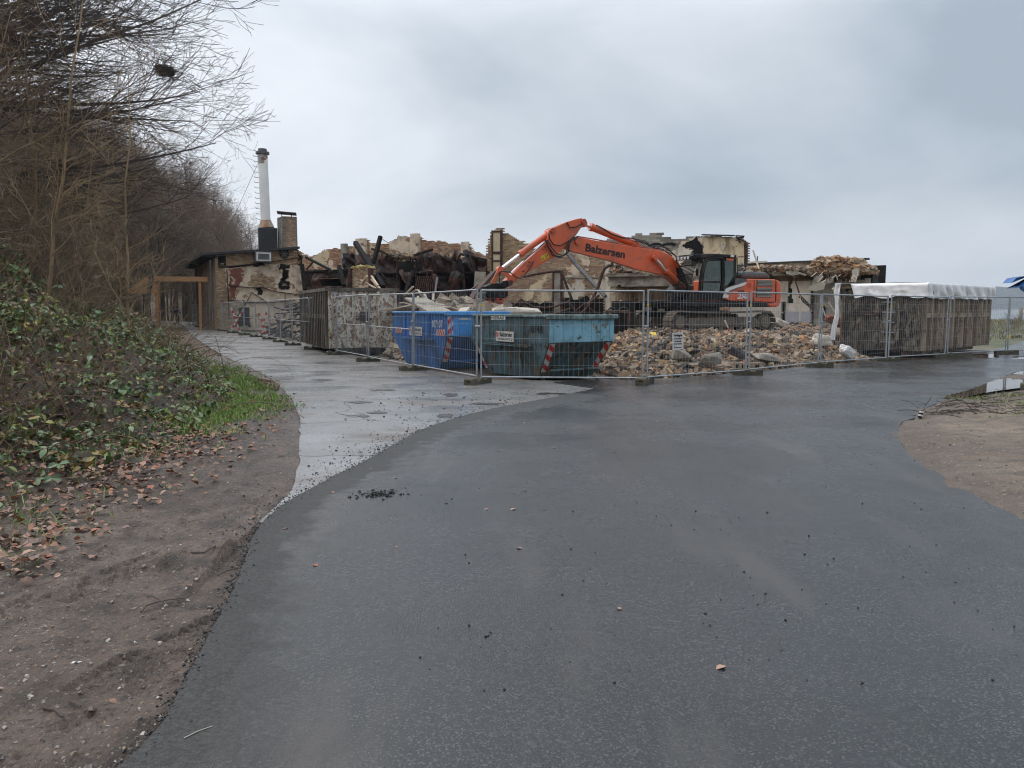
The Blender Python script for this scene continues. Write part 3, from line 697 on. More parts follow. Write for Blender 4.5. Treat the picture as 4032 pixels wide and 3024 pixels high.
panel_labels = {
    0: 'farthest mesh fence panel, at the lane bend by the dark brick side wall', 1: 'mesh fence panel beside the dark brick side wall, second from the far end', 2: 'mesh fence panel standing before the middle of the shed side wall',
    3: 'mesh fence panel at the near corner of the brick shed', 4: 'fence panel just before the first crossed red and white tape', 5: 'mesh fence panel carrying the first cross of tape, nearer the shed',
    6: 'fence panel standing between the two crosses of tape', 7: 'mesh fence panel carrying the second cross of red and white tape', 8: 'fence panel before the heap of charred timbers',
    9: 'fence panel left of the rusty grey container, before charred debris', 10: 'fence panel before the ribbed long side of the rusty grey container', 11: 'slightly leaning fence panel at the near corner of the rusty grey container',
    12: 'fence panel across the rusty container end with faded number', 13: 'fence panel between the rusty container and the bright blue skip', 14: 'galvanised fence panel directly before the bright blue skip',
    15: 'galvanised fence panel with small maker plate before the dull teal skip', 16: 'fence panel with white warning notice before the rubble heap', 17: 'fence panel before the rubble under the orange machine rear',
    18: 'fence panel before the rubble next to the tarp covered container', 19: 'fence panel before the dark end of the tarp covered container', 20: 'fence panel before the beige ribbed side of the tarp covered container',
    21: 'fence panel beside the far end of the tarp covered container, water behind'}
rf = random.Random(5)
for i in range(len(FP) - 1):
    (x0, y0), (x1, y1) = FP[i], FP[i + 1]
    L = math.hypot(x1 - x0, y1 - y0) - .09; a = math.atan2(y1 - y0, x1 - x0)
    t = build_panel(L, i < 14)
    t['label'] = panel_labels[i]; t['group'] = 'mesh fence panels round the demolition site'
    t.location = (x0 + .045 * math.cos(a), y0 + .045 * math.sin(a), .0)
    t.rotation_euler = (rf.uniform(-.02, .02) + (.05 if i in (10, 11) else 0), rf.uniform(-.006, .006), a)
    if i == 15:      # maker plate
        q = MB(); q.box((.38, -.022, 1.405), (.30, .004, .075)); pl = q.obj('maker_plate', MAT['sign_white'], t)
        put_text('HERAS', .085, (.37, -.026, 1.405), (1, 0, 0), (0, 0, 1), MAT['text_black'], pl, bold=.002, width=.26, lift=.0)
    if i == 16:      # warning notice
        q = MB(); q.box((.93, -.035, .90), (.35, .006, .37), Matrix.Rotation(-.06, 3, 'Y')); pl = q.obj('warning_notice', MAT['sign_white'], t)
        for s_, z, w, sz in (('Unbefugten', 1.03, .28, .07), ('ist das Betreten', .955, .25, .04), ('der Baustelle', .90, .22, .04), ('streng verboten', .845, .25, .04), ('Eltern haften für ihre Kinder', .765, .25, .02)):
            put_text(s_, sz, (.925, -.042, z), (1, 0, 0), (0, 0, 1), MAT['text_black'], pl, bold=.0015, width=w, lift=0)
    if i in (14, 15, 16, 17, 18, 19):   # yellow marker band and clamp
        q = MB(); q.tube([(.02, 0, 1.66), (.02, 0, 1.70)], .024, 8); q.obj('marker_band', MAT['yellow'], t)
# clamps join neighbouring panels
for i in range(9, 22):
    x, y = FP[i]
    q = MB(); q.box((0, 0, 0), (.13, .055, .04), bev=.008); q.cyl((0, -.05, 0), (0, .05, 0), .012)
    o = q.obj('fence_clamp', MAT['galv']); o.location = (x, y, 1.25 + rf.uniform(-.05, .05))
    o.rotation_euler = (0, 0, math.atan2(FP[min(i + 1, 22)][1] - y, FP[min(i + 1, 22)][0] - x))
    tag(o, 'steel clamp joining two neighbouring mesh fence panels at mid height', 'fence clamp', 'clamps between fence panels')
# feet
foot_lab = {0: 'farthest mossy fence foot at the lane bend', 15: 'mossy concrete fence foot between the blue skip and the teal skip', 16: 'mossy concrete fence foot at the right end of the teal skip', 17: 'dark fence foot on the asphalt before the middle of the rubble',
    18: 'dark fence foot below the rear of the orange machine', 19: 'mossy fence foot at the front corner of the tarp covered container', 20: 'fence foot before the beige ribbed side of the covered container', 21: 'fence foot beside the puddle at the far end of the covered container', 14: 'long mossy fence foot before the left end of the blue skip', 13: 'fence foot in the mud right of the rusty container',
    12: 'fence foot below the middle of the rusty container end', 11: 'fence foot at the near corner of the rusty container'}
def build_foot():
    q = MB()
    # profile along x: three raised heads with two hollows between
    pr = [(-.35, 0), (.35, 0), (.35, .11), (.33, .135), (.20, .135), (.17, .085), (.07, .085), (.05, .12), (-.05, .12), (-.07, .085), (-.17, .085), (-.20, .135), (-.33, .135), (-.35, .11)]
    for yy0, yy1 in ((-.115, .115),):
        # split in quads to keep the concave face clean
        cols_ = [(-.35, .11), (-.33, .135), (-.20, .135), (-.17, .085), (-.07, .085), (-.05, .12), (.05, .12), (.07, .085), (.17, .085), (.20, .135), (.33, .135), (.35, .11)]
        for (a, za), (b_, zb) in zip(cols_[:-1], cols_[1:]):
            q.add([(a, yy0, 0), (b_, yy0, 0), (b_, yy0, zb), (a, yy0, za), (a, yy1, 0), (b_, yy1, 0), (b_, yy1, zb), (a, yy1, za)], [(0, 1, 2, 3), (7, 6, 5, 4), (3, 2, 6, 7), (1, 0, 4, 5)])
        for x in (-.35, .35): q.add([(x, yy0, 0), (x, yy1, 0), (x, yy1, .11), (x, yy0, .11)], [(0, 1, 2, 3)])
    me = q.mesh('concrete_block')
    bm = bmesh.new(); bm.from_mesh(me); bmesh.ops.remove_doubles(bm, verts=bm.verts, dist=.0005); bmesh.ops.recalc_face_normals(bm, faces=bm.faces); bm.to_mesh(me); bm.free()
    h = MB(); h.box((-.352, 0, .07), (.006, .09, .035))
    me2 = h.mesh('grip_hole')
    return me, me2
fme, hme = build_foot()
for i in range(0, 23):
    x, y = FP[i]
    t = thing('ballast_block', foot_lab.get(i, 'mossy concrete fence foot along the lane before ' + ['', 'the dark shed side wall, second in line', 'the shed side wall, third in line', 'the near corner of the shed', 'the shed front, left of both tape crosses', 'the first tape cross', 'the gap between the tape crosses', 'the second tape cross', 'the left end of the charred heap', 'the middle of the charred heap', 'the right end of the charred heap', '', ''][i] if i < 13 else 'outermost fence foot by the puddle at the right edge'), 'fence foot', group='concrete feet under the fence panels')
    link_mesh('concrete_block', fme, MAT['foot'], t); link_mesh('grip_hole', hme, MAT['dark_hole'], t, None)
    t.location = (x, y, .036 if i > 15 else .012 if i < 16 else .02)
    if i <= 14: th = .35 + rf.uniform(-.1, .1)
    elif i == 15: th = 1.0
    elif i == 16: th = 1.15
    elif i in (17, 18): th = -.25
    else: th = -.1 + rf.uniform(-.08, .08)
    t.rotation_euler = (0, 0, th)

# ================================================================== SKIPS
def hazard(parent, p0, p1, wdir, w, n, nrm):
    """striped reflective strip from p0 to p1, wdir across; each stripe flat on the steel"""
    p0, p1 = Vector(p0), Vector(p1); d = p1 - p0; L = d.length; d.normalize(); wd = Vector(wdir).normalized() * w; nn = Vector(nrm).normalized() * .006
    q = MB(); q.add([p0 + nn, p1 + nn, p1 + wd + nn, p0 + wd + nn], [(0, 1, 2, 3)])
    s = q.obj('hazard_strip', MAT['stripe_white'], parent, fix=False)
    q = MB(); st = L / n; nn2 = nn * 1.6; sk = w * .8
    for k in range(n):
        a = k * st; b_ = a + st * .5
        pts = [(a, 0), (b_, 0), (b_ + sk, 1), (a + sk, 1)]
        pts = [(min(max(x, 0), L), y) for x, y in pts]
        q.add([p0 + d * x + wd * y + nn2 for x, y in pts], [(0, 1, 2, 3)])
    q.obj('stripe', MAT['stripe_red'], s, kind='stuff', fix=False)
def skip_container(label, loc, ang, main, flap, rimm, L=3.35, W=1.8, Hh=1.42, seed=0, number='', logo=True, nm_col='text_black', bright_end=True):
    """local x runs along the long side away from the near end, y across, near end at x=0"""
    t = thing('skip', label, 'skip', loc, ang, 'tapered waste skips behind the fence')
    prof = [(0, Hh), (0, Hh * .60), (.62, 0), (L - .62, 0), (L + .16, Hh * .58), (L, Hh)]
    y0, y1 = 0.0, W; thk = .02
    def P(p, y): return Vector((p[0], y, p[1]))
    # side walls (slightly inset at the bottom)
    def inset(p): return .0 if p[1] > .2 else .12
    for side, (ya, s) in (('near', (y0, 1)), ('far', (y1, -1))):
        q = MB()
        o_ = [Vector((p[0], ya + s * inset(p), p[1])) for p in prof]; i_ = [v + Vector((0, s * thk, 0)) for v in o_]
        # split convex
        fs = [(0, 1, 4, 5), (1, 2, 3, 4)]
        for f in fs: q.add([o_[k] for k in f] + [i_[k] for k in f], [(0, 1, 2, 3), (7, 6, 5, 4), (0, 4, 5, 1), (1, 5, 6, 2), (2, 6, 7, 3), (3, 7, 4, 0)])
        q.obj('side_wall', main, t)
    q = MB()
    for a, c in ((1, 2), (2, 3), (3, 4)):
        A, B = prof[a], prof[c]
        va = [Vector((A[0], y0 + inset(A), A[1])), Vector((B[0], y0 + inset(B), B[1])), Vector((B[0], y1 - inset(B), B[1])), Vector((A[0], y1 - inset(A), A[1]))]
        off = Vector((0, 0, .02)); q.add(va + [v + off for v in va], [(0, 1, 2, 3), (7, 6, 5, 4), (0, 4, 5, 1), (1, 5, 6, 2), (2, 6, 7, 3), (3, 7, 4, 0)])
    q.obj('sloping_hull', main, t)
    q = MB(); q.add([P(prof[4], y0), P(prof[5], y0), P(prof[5], y1), P(prof[4], y1)], [(0, 1, 2, 3)]); q.obj('rear_end_plate', main, t)
    # bright upper end plate with ribs
    q = MB(); q.box((-.012, W / 2, Hh * .80), (.03, W - .02, Hh * .40)); fl = q.obj('end_flap', flap, t)
    q = MB()
    for k in range(7): q.box((-.034, .12 + k * (W - .24) / 6, Hh * .79), (.012, .03, Hh * .34))
    q.obj('flap_rib', flap, fl, kind='stuff')
    # rim
    q = MB()
    q.box((L / 2, -.02, Hh + .01), (L + .04, .07, .055), bev=.01); q.box((L / 2, W + .02, Hh + .01), (L + .04, .07, .055), bev=.01)
    q.box((L, W / 2, Hh + .01), (.07, W, .055), bev=.01)
    q.obj('rim', rimm, t)
    q = MB(); q.box((-.04, W / 2, Hh - .005), (.14, W + .14, .11), bev=.02); q.obj('end_rim', rimm, t)
    # horizontal rail on the side at 60 percent height, small brackets and lifting pins
    for ya, s in ((y0, -1), (y1, 1)):
        q = MB(); q.box((L * .5, ya + s * .07, Hh * .535), (L * .62, .13, .018)); q.box((L * .5, ya + s * .128, Hh * .525), (L * .62, .014, .05)); q.obj('side_ledge', main, t)
        for x in (L * .30, L * .76):
            q = MB(); q.box((x, ya + s * .018, Hh * .77), (.07, .036, Hh * .40)); q.obj('stiffener', main, t)
        for x in (L * .34, L * .66):
            q = MB(); q.cyl((x, ya, Hh * .52), (x, ya + s * .12, Hh * .52), .035, n=12); q.cyl((x, ya + s * .10, Hh * .52), (x, ya + s * .12, Hh * .52), .055, n=12); q.obj('lifting_pin', main, t)
    # bottom pipe at the near end and skids
    q = MB(); q.tube([(.30, .25, .20), (.30, W - .25, .20)], .03, 10); q.obj('end_pipe', main, t)
    for y in (.3, W - .3):
        q = MB(); q.box((L / 2, y, -.012), (L - 1.3, .1, .05)); q.obj('skid', main, t)
    # lettering plate
    if logo:
        q = MB(); q.box((L * .53, -.042, Hh * .66), (.80, .008, .24)); pl = q.obj('name_plate', MAT['sign_white'], t)
        put_text('Balzersen', .15, (L * .53 - .06, -.047, Hh * .66 + .045), (-1, 0, 0), (0, 0, 1), MAT['text_black'], pl, bold=.004, width=.56, lift=0)
        put_text('Tel. 0461-70717 21', .07, (L * .53 - .03, -.047, Hh * .66 - .065), (-1, 0, 0), (0, 0, 1), MAT['text_black'], pl, bold=.001, width=.64, lift=0)
        q = MB(); q.tube([(L * .53 + .33 + .055 * math.cos(a), -.049, Hh * .66 + .045 + .055 * math.sin(a)) for a in np.linspace(0, 2 * math.pi, 17)], .008, 5); q.beam((L * .53 + .33, -.049, Hh * .66 + .01), (L * .53 + .33, -.049, Hh * .66 + .08), .02, .006, up=(0, 1, 0)); q.obj('emblem', MAT['text_red'], pl)
    if number: put_text(number, .27, (L * .155, -.010, Hh * .80), (-1, 0, 0), (0, 0, 1), MAT[nm_col], t, bold=.003, width=.10 * len(number), name='number', lift=0)
    return t, prof, W, L, Hh
ang = math.atan2(.85, -.53)     # direction of the long side, away from the near end
# local y must point right (+.85,.53): mirror by using a negative-y build => rotate so x=(-.53,.85), y=(-.85,-.53); shift origin to the far long side
def place_skip(label, N, number, main, flap, rimm, nm_col, Hh, z=0.02):
    x = Vector((-.53, .85, 0)).normalized(); W = 1.8
    t, prof, W, L, Hh = skip_container(label, (0, 0, 0), 0, main, flap, rimm, number=number, nm_col=nm_col, Hh=Hh, W=W)
    # build is right handed with y to the left of x; the photo side must lie at smaller y seen from the camera, so mirror meshes in y
    for ch in list(t.children):
        for o in [ch] + list(ch.children_recursive):
            me = o.data; me.transform(Matrix.Diagonal((1, -1, 1, 1))); me.flip_normals()
    t.location = (N[0], N[1], z); t.rotation_euler = (0, 0, math.atan2(x.y, x.x))
    return t, prof, W, L, Hh
tl, prof, W, L, Hh = place_skip('dull teal skip with scraped paint, rust and a pale blue end flap', (.80, 16.75), '10748', MAT['teal'], MAT['pale_teal'], MAT['teal_rim'], 'text_black', 1.40)
bl, *_ = place_skip('bright blue skip with white number and light blue end flap, left of the teal one', (-1.68, 19.75), '107107', MAT['blue'], MAT['light_blue'], MAT['light_blue'], 'text_white', 1.46)
for t, Hh_ in ((tl, 1.40), (bl, 1.46)):
    A = Vector((0, 0, Hh_ * .60)); Bm = Vector((.62, 0, 0)); d = (Bm - A).normalized(); nr = Vector((-d.z, 0, d.x)); nr = nr if nr.x < 0 else -nr
    hazard(t, A + Vector((0, -.04, 0)) + d * .03, A + Vector((0, -.13, 0)) + d * .85, (0, -1, 0), .15, 3, nr)
    hazard(t, A + Vector((0, -1.60, 0)) + d * .03, A + Vector((0, -1.52, 0)) + d * .85, (0, -1, 0), .15, 3, nr)
    if t is bl:
        hazard(t, (.05, .005, Hh_ * .60), (.55, .005, Hh_ * .60), (0, 0, 1), .17, 4, (0, 1, 0)); hazard(t, (2.75, .005, Hh_ * .60), (3.25, .005, Hh_ * .60), (0, 0, 1), .17, 4, (0, 1, 0))
        hazard(t, (-.03, -.02, Hh_ * .62), (-.03, -.02, Hh_ * .96), (0, -1, 0), .16, 2, (-1, 0, 0))
        q = MB(); q.box((-.035, -.52, Hh_ * .9), (.01, .36, .05)); q.obj('sticker', MAT['sign_white'], t)
    else:
        hazard(t, (3.15, .01, .72), (2.78, -.09, .10), (1, 0, 0), .11, 3, (0, 1, 0))
# contents sticking out of the skips
def chunk_mesh(rng, s, n=2, jag=.25):
    bm = bmesh.new(); bmesh.ops.create_icosphere(bm, subdivisions=n, radius=.5)
    sd = rng.random() * 100
    for v in bm.verts:
        k = 1 + jag * mnoise.noise(v.co * 3.1 + Vector((sd, 0, 0))) * 1.6
        q = v.co * k; m_ = max(abs(q.x), abs(q.y), abs(q.z)); q = q * (.5 / m_ * .55 + .45)
        v.co = Vector((q.x * s[0], q.y * s[1], q.z * s[2]))
    me = bpy.data.meshes.new('chunk'); bm.to_mesh(me); bm.free(); return me
# ================================================================== ROLL-OFF CONTAINERS
def rolloff(label, A, B, Lside, side_dir, Hh, mat_end, mat_side, mat_rib, nrib, tall_rim=True, z=0.04, ground=.18, logo=None):
    """A = near corner shared by the end and the long side, B = the other corner of the end"""
    A = Vector((A[0], A[1], 0)); B = Vector((B[0], B[1], 0)); e = (B - A); W = e.length; e.normalize(); s = Vector((side_dir[0], side_dir[1], 0)).normalized()
    t = thing('rolloff_container', label, 'waste container', (A.x, A.y, z))
    up = Vector((0, 0, 1)); en = -s; sn = -e       # outward normals of the end and the seen side
    def bx(q, o, u, lu, v, lv, w, lw): # oriented box from corner o
        u, v, w = u * lu, v * lv, w * lw; c = [o, o + u, o + u + v, o + v]; q.add(c + [p + w for p in c], [(0, 3, 2, 1), (4, 5, 6, 7), (0, 1, 5, 4), (1, 2, 6, 5), (2, 3, 7, 6), (3, 0, 4, 7)])
    g = ground; ob = []
    q = MB(); bx(q, e * 0 + up * g, e, W, up, Hh - g, s, .05); q.obj('end_wall', mat_end, t)
    q = MB(); bx(q, s * (Lside - .05) + up * g, e, W, up, Hh - g, s, .05); q.obj('far_end_wall', mat_end, t)
    for o_ in (0, W - .05):
        q = MB(); bx(q, e * o_ + up * g + s * .05, e, .05, up, Hh - g, s, Lside - .1); q.obj('side_wall', mat_side, t)
    q = MB(); bx(q, up * g + e * .05 + s * .05, e, W - .1, up, .05, s, Lside - .1); q.obj('floor', mat_side, t)
    for k in range(nrib):      # ribs along both sides
        o_ = s * (.12 + (Lside - .34) * k / (nrib - 1))
        q = MB(); bx(q, o_ + up * g - e * .10, s, .10, up, Hh - g - .14, e, .10)
        q.obj('side_rib', mat_rib, t)
        q = MB(); bx(q, o_ + up * g + e * W, s, .10, up, Hh - g - .14, e, .10); q.obj('side_rib', mat_rib, t)
    q = MB(); step = (Lside - .34) / (nrib - 1)
    for k in range(nrib - 1):
        bx(q, s * (.22 + step * k) + up * (Hh * .53) - e * .08, s, step - .10, up, .16, e, .08)
    q.obj('side_belt', mat_rib, t, kind='stuff')
    q = MB()
    bx(q, up * (Hh - .12) - e * .11, s, Lside, up, .12, e, .12); bx(q, up * (Hh - .12) + e * (W - .01), s, Lside, up, .12, e, .12)
    bx(q, up * (Hh - .12) - s * .06 - e * .11, e, W + .22, up, .12, s, .06); bx(q, up * (Hh - .12) + s * Lside - e * .11, e, W + .22, up, .12, s, .06); q.obj('top_rim', mat_rib, t)
    q = MB()
    for o_ in (.45, W - .60): bx(q, e * o_ + s * .2, e, .16, up, g, s, Lside - .3)
    q.obj('runner', mat_rib, t)
    for o_ in (.5, W - .72):
        for k in (.35, Lside - .5):
            q = MB(); c = e * o_ + s * k + up * .12; q.cyl(c, c + e * .2, .12, n=14); q.obj('roller', MAT['steel_rust'], t)
    return t, A, e, s, W, bx, up
t, A, e, s, W, bx, up = rolloff('tall rusty pale grey container with faded number, seen end-on, left of the blue skip', (-6.37, 26.8), (-4.15, 27.75), 6.1, (-.40, .916), 2.28, MAT['rust_white'], MAT['rust_rib'], MAT['rust_rib'], 17)
# the end doors: two leaves with frames and bars
for o_ in (0.0, .82, 1.72, W - .10):
    q = MB(); bx(q, e * o_ + up * .18 - s * .055, e, .10, up, 2.0, s, .055); q.obj('door_post', MAT['rust_white'], t)
for o_ in (1.80,):
    for z in (.45, .8, 1.15, 1.5):
        q = MB(); q.tube([e * o_ + up * z - s * .12, e * (o_ + .45) + up * z - s * .12], .016, 6); q.obj('ladder_rung', MAT['rust_white'], t)
q = MB(); q.box(e * 1.2 + up * .95 - s * .03, (.0001, .0001, .0001)); 
q = MB(); bx(q, e * .95 + up * 1.16 - s * .09, e, .55, up, .07, s, .09); bx(q, e * 1.10 + up * 1.23 - s * .10, e, .25, up, .22, s, .10); q.obj('hook_bracket', MAT['steel_rust'], t)
q = MB(); bx(q, e * 0.04 - s * .02 + up * .02, e, W - .1, up, .16, s, .04); q.obj('door_sill', MAT['dark_hole'], t)
put_text('73 A 30', .26, e * .42 + up * 2.02 - s * .004, e, up, MAT['text_white'], t, width=.70, name='number', lift=.004)
put_text('80', .2, e * 2.05 + up * 2.02 - s * .004, e, up, MAT['text_white'], t, name='number', lift=.004)
t2, A, e, s, W, bx, up = rolloff('long beige and black container under a white tarpaulin, ribs down its side', (13.25, 25.0), (11.35, 26.55), 6.9, (.735, .678), 2.36, MAT['rust_dark'], MAT['rust_side'], MAT['rust_side'], 14)
for k in range(6):
    q = MB(); z = .45 + k * .33; q.tube([e * .75 + up * z - s * .10, e * 1.15 + up * z - s * .10], .016, 6); q.obj('ladder_rung', MAT['galv'], t2)
for o_ in (0.0, .62, 1.28, W - .10):
    q = MB(); bx(q, e * o_ + up * .18 - s * .05, e, .09, up, 2.05, s, .05); q.obj('end_post', MAT['rust_dark'], t2)
q = MB(); q.tube([e * 1.75 + up * (1.35 + .22 * math.sin(a)) + e * (.38 * math.cos(a)) - s * .06 for a in np.linspace(0, math.pi, 9)], .02, 6); q.tube([e * 1.37 + up * 1.35 - s * .06, e * 2.13 + up * 1.35 - s * .06], .02, 6); q.obj('lifting_bow', MAT['steel_rust'], t2)
# tarpaulin draped over it
EL, ES = W, 6.9
def tarp_pt(u, v):
    """u along the long side (-.1..1.1), v across: 0 hem on the seen side, .25 edge, .75 far edge, 1 far hem"""
    x = u * ES
    hem = .42 + .16 * float(fbm(u * 3.1, 1.0, 91)) + (.06 * math.sin(u * 40)) * .3
    fold = .03 * math.sin(u * 60 + v * 14 + 9 * float(vnoise(u * 6, 2, 92))) + .05 * (float(fbm(u * 16 + v * 7, v * 5, 93)) - .5) * 2
    if v < .25:
        k = 1 - v / .25; return (x, -.13 - .02 - fold * k * 1.8, 2.40 - hem * k)
    if v > .75:
        k = (v - .75) / .25; return (x, EL + .13 + fold * k, 2.40 - hem * k)
    k = (v - .25) / .5; return (x, -.13 + (EL + .26) * k, 2.40 + .01 * math.sin(k * math.pi) + .02 * (float(fbm(u * 9, v * 9, 94)) - .5))
V = []; F = []; nu, nv = 150, 36
for i in range(nu + 1):
    for j in range(nv + 1):
        x, y, z = tarp_pt(-.005 + 1.015 * i / nu, j / nv); p = A + s * x + e * y; V.append((p.x, p.y, z + .04))
for i in range(nu):
    for j in range(nv): a = i * (nv + 1) + j; F.append((a, a + nv + 1, a + nv + 2, a + 1))
tp = thing('tarpaulin', 'wrinkled white tarpaulin over the long container, one strip hanging down', 'tarpaulin')
link_mesh('cover', np_mesh('cover', np.array(V), np.array(F), smooth=True), MAT['tarp'], tp)
# end flap over the container end (short, raised at the middle) and the hanging strip at the far corner
V = []; F = []; nu, nv = 60, 12
for i in range(nu + 1):
    k = i / nu; hem = .46 + .05 * math.sin(k * 17) if k < .80 else .46 * max(0.03, 1 - (k - .80) / .05)
    hem += .03 * (float(fbm(k * 9, 0, 95)) - .5)
    for j in range(nv + 1):
        w = j / nv; fold = .03 * math.sin(k * 45 + w * 5 + 6 * float(vnoise(k * 5, 3, 96))) * w + .11 * (float(fbm(k * 12 + w * 3, w * 4, 97)) - .5) * w
        p = A + e * (-.19 + k * (EL + .31)) - s * (.02 + .13 * min(1, w * 9) + fold * .8); V.append((p.x, p.y, 2.44 - hem * w))
for i in range(nu):
    for j in range(nv): a = i * (nv + 1) + j; F.append((a, a + nv + 1, a + nv + 2, a + 1))
link_mesh('end_flap', np_mesh('end_flap', np.array(V), np.array(F), smooth=True), MAT['tarp'], tp)
V = []; F = []; n = 26
for i in range(n + 1):
    k = i / n; w = .20 * (1 - .35 * k) * (1 + .3 * (float(vnoise(k * 9, 4, 98)) - .5)); sway = .05 * math.sin(k * 9)
    for j in range(5):
        c = A + e * (EL + .10 + .10 * k + (j / 4 - .5) * w + sway * .6) - s * (.14 + .05 * math.sin(j * 2.1 + k * 6)); V.append((c.x, c.y, 2.44 - 1.95 * k + .03))
for i in range(n):
    for j in range(4): a = i * 5 + j; F.append((a, a + 5, a + 6, a + 1))
link_mesh('hanging_strip', np_mesh('hanging_strip', np.array(V), np.array(F), smooth=True), MAT['tarp'], tp)
# ================================================================== EXCAVATOR
XO = Vector((7.6, 31.3, .78)); _f = Vector((-.92, -.38, 0)).normalized(); _l = Vector((-_f.y, _f.x, 0))
def E(c, x, y, b):
    u, v = c(x, y); p0 = XO + _l * b; w = onplane(u, v, p0, _l) - XO
    return Vector((w.dot(_f), b, w.z))
ex = thing('excavator', 'orange crawler excavator with black cab and grapple, lettered Balzersen', 'excavator', XO, math.atan2(_f.y, _f.x))
def eprism(name, c, pts, b0, b1, m, parent=ex, bev=.0):
    q = MB(); P = [E(c, x, y, (b0 + b1) / 2 if False else b1) for x, y in pts]
    q.prism([(p.x, p.z) for p in P], lambda p, t: Vector((p[0], t, p[1])), b0, b1)
    o = q.obj(name, m, parent)
    if bev:
        md = o.modifiers.new('bevel', 'BEVEL'); md.width = bev; md.segments = 2; md.limit_method = 'ANGLE'; md.angle_limit = .6
    return o
def etube(name, c, pts, b, r, m, parent=ex, n=10):
    q = MB(); q.tube([E(c, x, y, b) for x, y in pts], r, n); return q.obj(name, m, parent, True)
# tracks
def belt_path(a0, a1, zt, zb, r, n=10):
    pts = []
    zc = (zt + zb) / 2; R_ = (zt - zb) / 2
    for k in range(n + 1): t = math.pi / 2 + math.pi * k / n; pts.append((a0 + R_ * math.cos(t), zc + R_ * math.sin(t)))
    for k in range(n + 1): t = -math.pi / 2 + math.pi * k / n; pts.append((a1 + R_ * math.cos(t), zc + R_ * math.sin(t)))
    return pts
ZB = -.10
pts = belt_path(-2.08, 2.0, ZB + .80, ZB, 0)
# sag of the upper run
pl = pts + [pts[0]]
seg = [math.dist(pl[i], pl[i + 1]) for i in range(len(pl) - 1)]; tot = sum(seg); NS = 48
shoe = MB(); shoe.box((0, 0, 0), (tot / NS * .88, .60, .03)); shoe.box((-.03, 0, .03), (.02, .60, .035)); shoe.box((.05, 0, .025), (.02, .60, .022))
shoe_me = shoe.mesh('track_shoe'); shoe_me.materials.append(MAT['track'])
def along(d):
    d %= tot
    for i, s_ in enumerate(seg):
        if d <= s_: k = d / s_; return (pl[i][0] + (pl[i + 1][0] - pl[i][0]) * k, pl[i][1] + (pl[i + 1][1] - pl[i][1]) * k), math.atan2(pl[i + 1][1] - pl[i][1], pl[i + 1][0] - pl[i][0])
        d -= s_
    return pl[0], 0
for yc in (1.3, -1.3):
    for k in range(NS):
        (a, z), th = along(tot * (k + .5) / NS)
        sag = -.05 * math.sin(math.pi * min(max((a + 2) / 4, 0), 1)) if z > ZB + .6 else 0
        o = bpy.data.objects.new('track_shoe', shoe_me); COL.objects.link(o); o.parent = ex
        o.location = (a, yc, z + sag); o.rotation_euler = (0, -th + math.pi, 0)
    q = MB(); q.prism([(-1.75, ZB + .2), (1.55, ZB + .2), (1.62, ZB + .36), (1.5, ZB + .56), (-1.5, ZB + .60), (-1.8, ZB + .40)], lambda p, t: Vector((p[0], t, p[1])), yc - .19, yc + .19); q.obj('track_frame', MAT['track'], ex)
    q = MB(); q.box((.2, yc + .20 * (1 if yc > 0 else -1), ZB + .32), (2.9, .03, .12)); q.box((-1.2, yc + .2 * (1 if yc > 0 else -1), ZB + .47), (.5, .04, .2)); q.obj('frame_plate', MAT['track'], ex)
    for a, r in ((1.98, .30), (-2.05, .32)):
        q = MB(); q.cyl((a, yc - .15, ZB + .40), (a, yc + .15, ZB + .40), r, n=24); q.cyl((a, yc - .22, ZB + .40), (a, yc + .22, ZB + .40), r * .72, n=20); q.obj('idler' if a > 0 else 'sprocket', MAT['track'], ex)
    for k in range(7):
        a = -1.35 + k * .47; q = MB(); q.cyl((a, yc - .2, ZB + .12), (a, yc + .2, ZB + .12), .085, n=12); q.obj('track_roller', MAT['track'], ex)
    for a in (-.7, .6):
        q = MB(); q.cyl((a, yc - .12, ZB + .66), (a, yc + .12, ZB + .66), .06, n=10); q.obj('carrier_roller', MAT['track'], ex)
q = MB(); q.box((0, 0, ZB + .52), (2.0, 2.5, .34), bev=.08); q.obj('undercarriage', MAT['track'], ex)
q = MB(); q.cyl((0, 0, ZB + .66), (0, 0, ZB + .98), .78, n=28); q.obj('slew_ring', MAT['grey_paint'], ex)
# upper structure
eprism('deck_skirt', C4, [(262, 846), (760, 852), (1038, 868), (1052, 902), (640, 905), (285, 898)], -1.38, 1.38, MAT['black'], bev=.03)
q = MB(); p = E(C4, 225, 830, 1.2); q.box((p.x, 1.15, p.z), (.30, .35, .35), bev=.03); q.box((p.x - .1, 1.3, p.z + .12), (.5, .2, .1)); q.obj('deck_lamp_box', MAT['black'], ex)
hood = eprism('engine_hood', C4, [(766, 656), (1118, 664), (1118, 866), (766, 852)], -1.36, 1.40, MAT['orange'], bev=.04)
eprism('side_panel', C4, [(655, 826), (700, 770), (766, 735), (766, 852), (700, 846)], .9, 1.405, MAT['orange'], bev=.015)
eprism('dark_trim', C4, [(765, 652), (864, 657), (864, 686), (765, 722)], 1.0, 1.412, MAT['grey_paint'])
sw = eprism('pale_stripe', C4, [(655, 822), (683, 745), (765, 716), (862, 684), (850, 712), (775, 744), (725, 758), (700, 826)], 1.2, 1.42, MAT['white_paint'])
eprism('stripe_gap', C4, [(690, 790), (712, 762), (772, 738), (845, 716), (775, 748), (728, 768), (706, 800)], 1.3, 1.424, MAT['grey_paint'])
eprism('counterweight', C4, [(1121, 664), (1146, 674), (1165, 706), (1169, 780), (1162, 860), (1143, 897), (1122, 906), (1064, 904), (1040, 870), (1121, 868)], -1.36, 1.37, MAT['orange'], bev=.06)
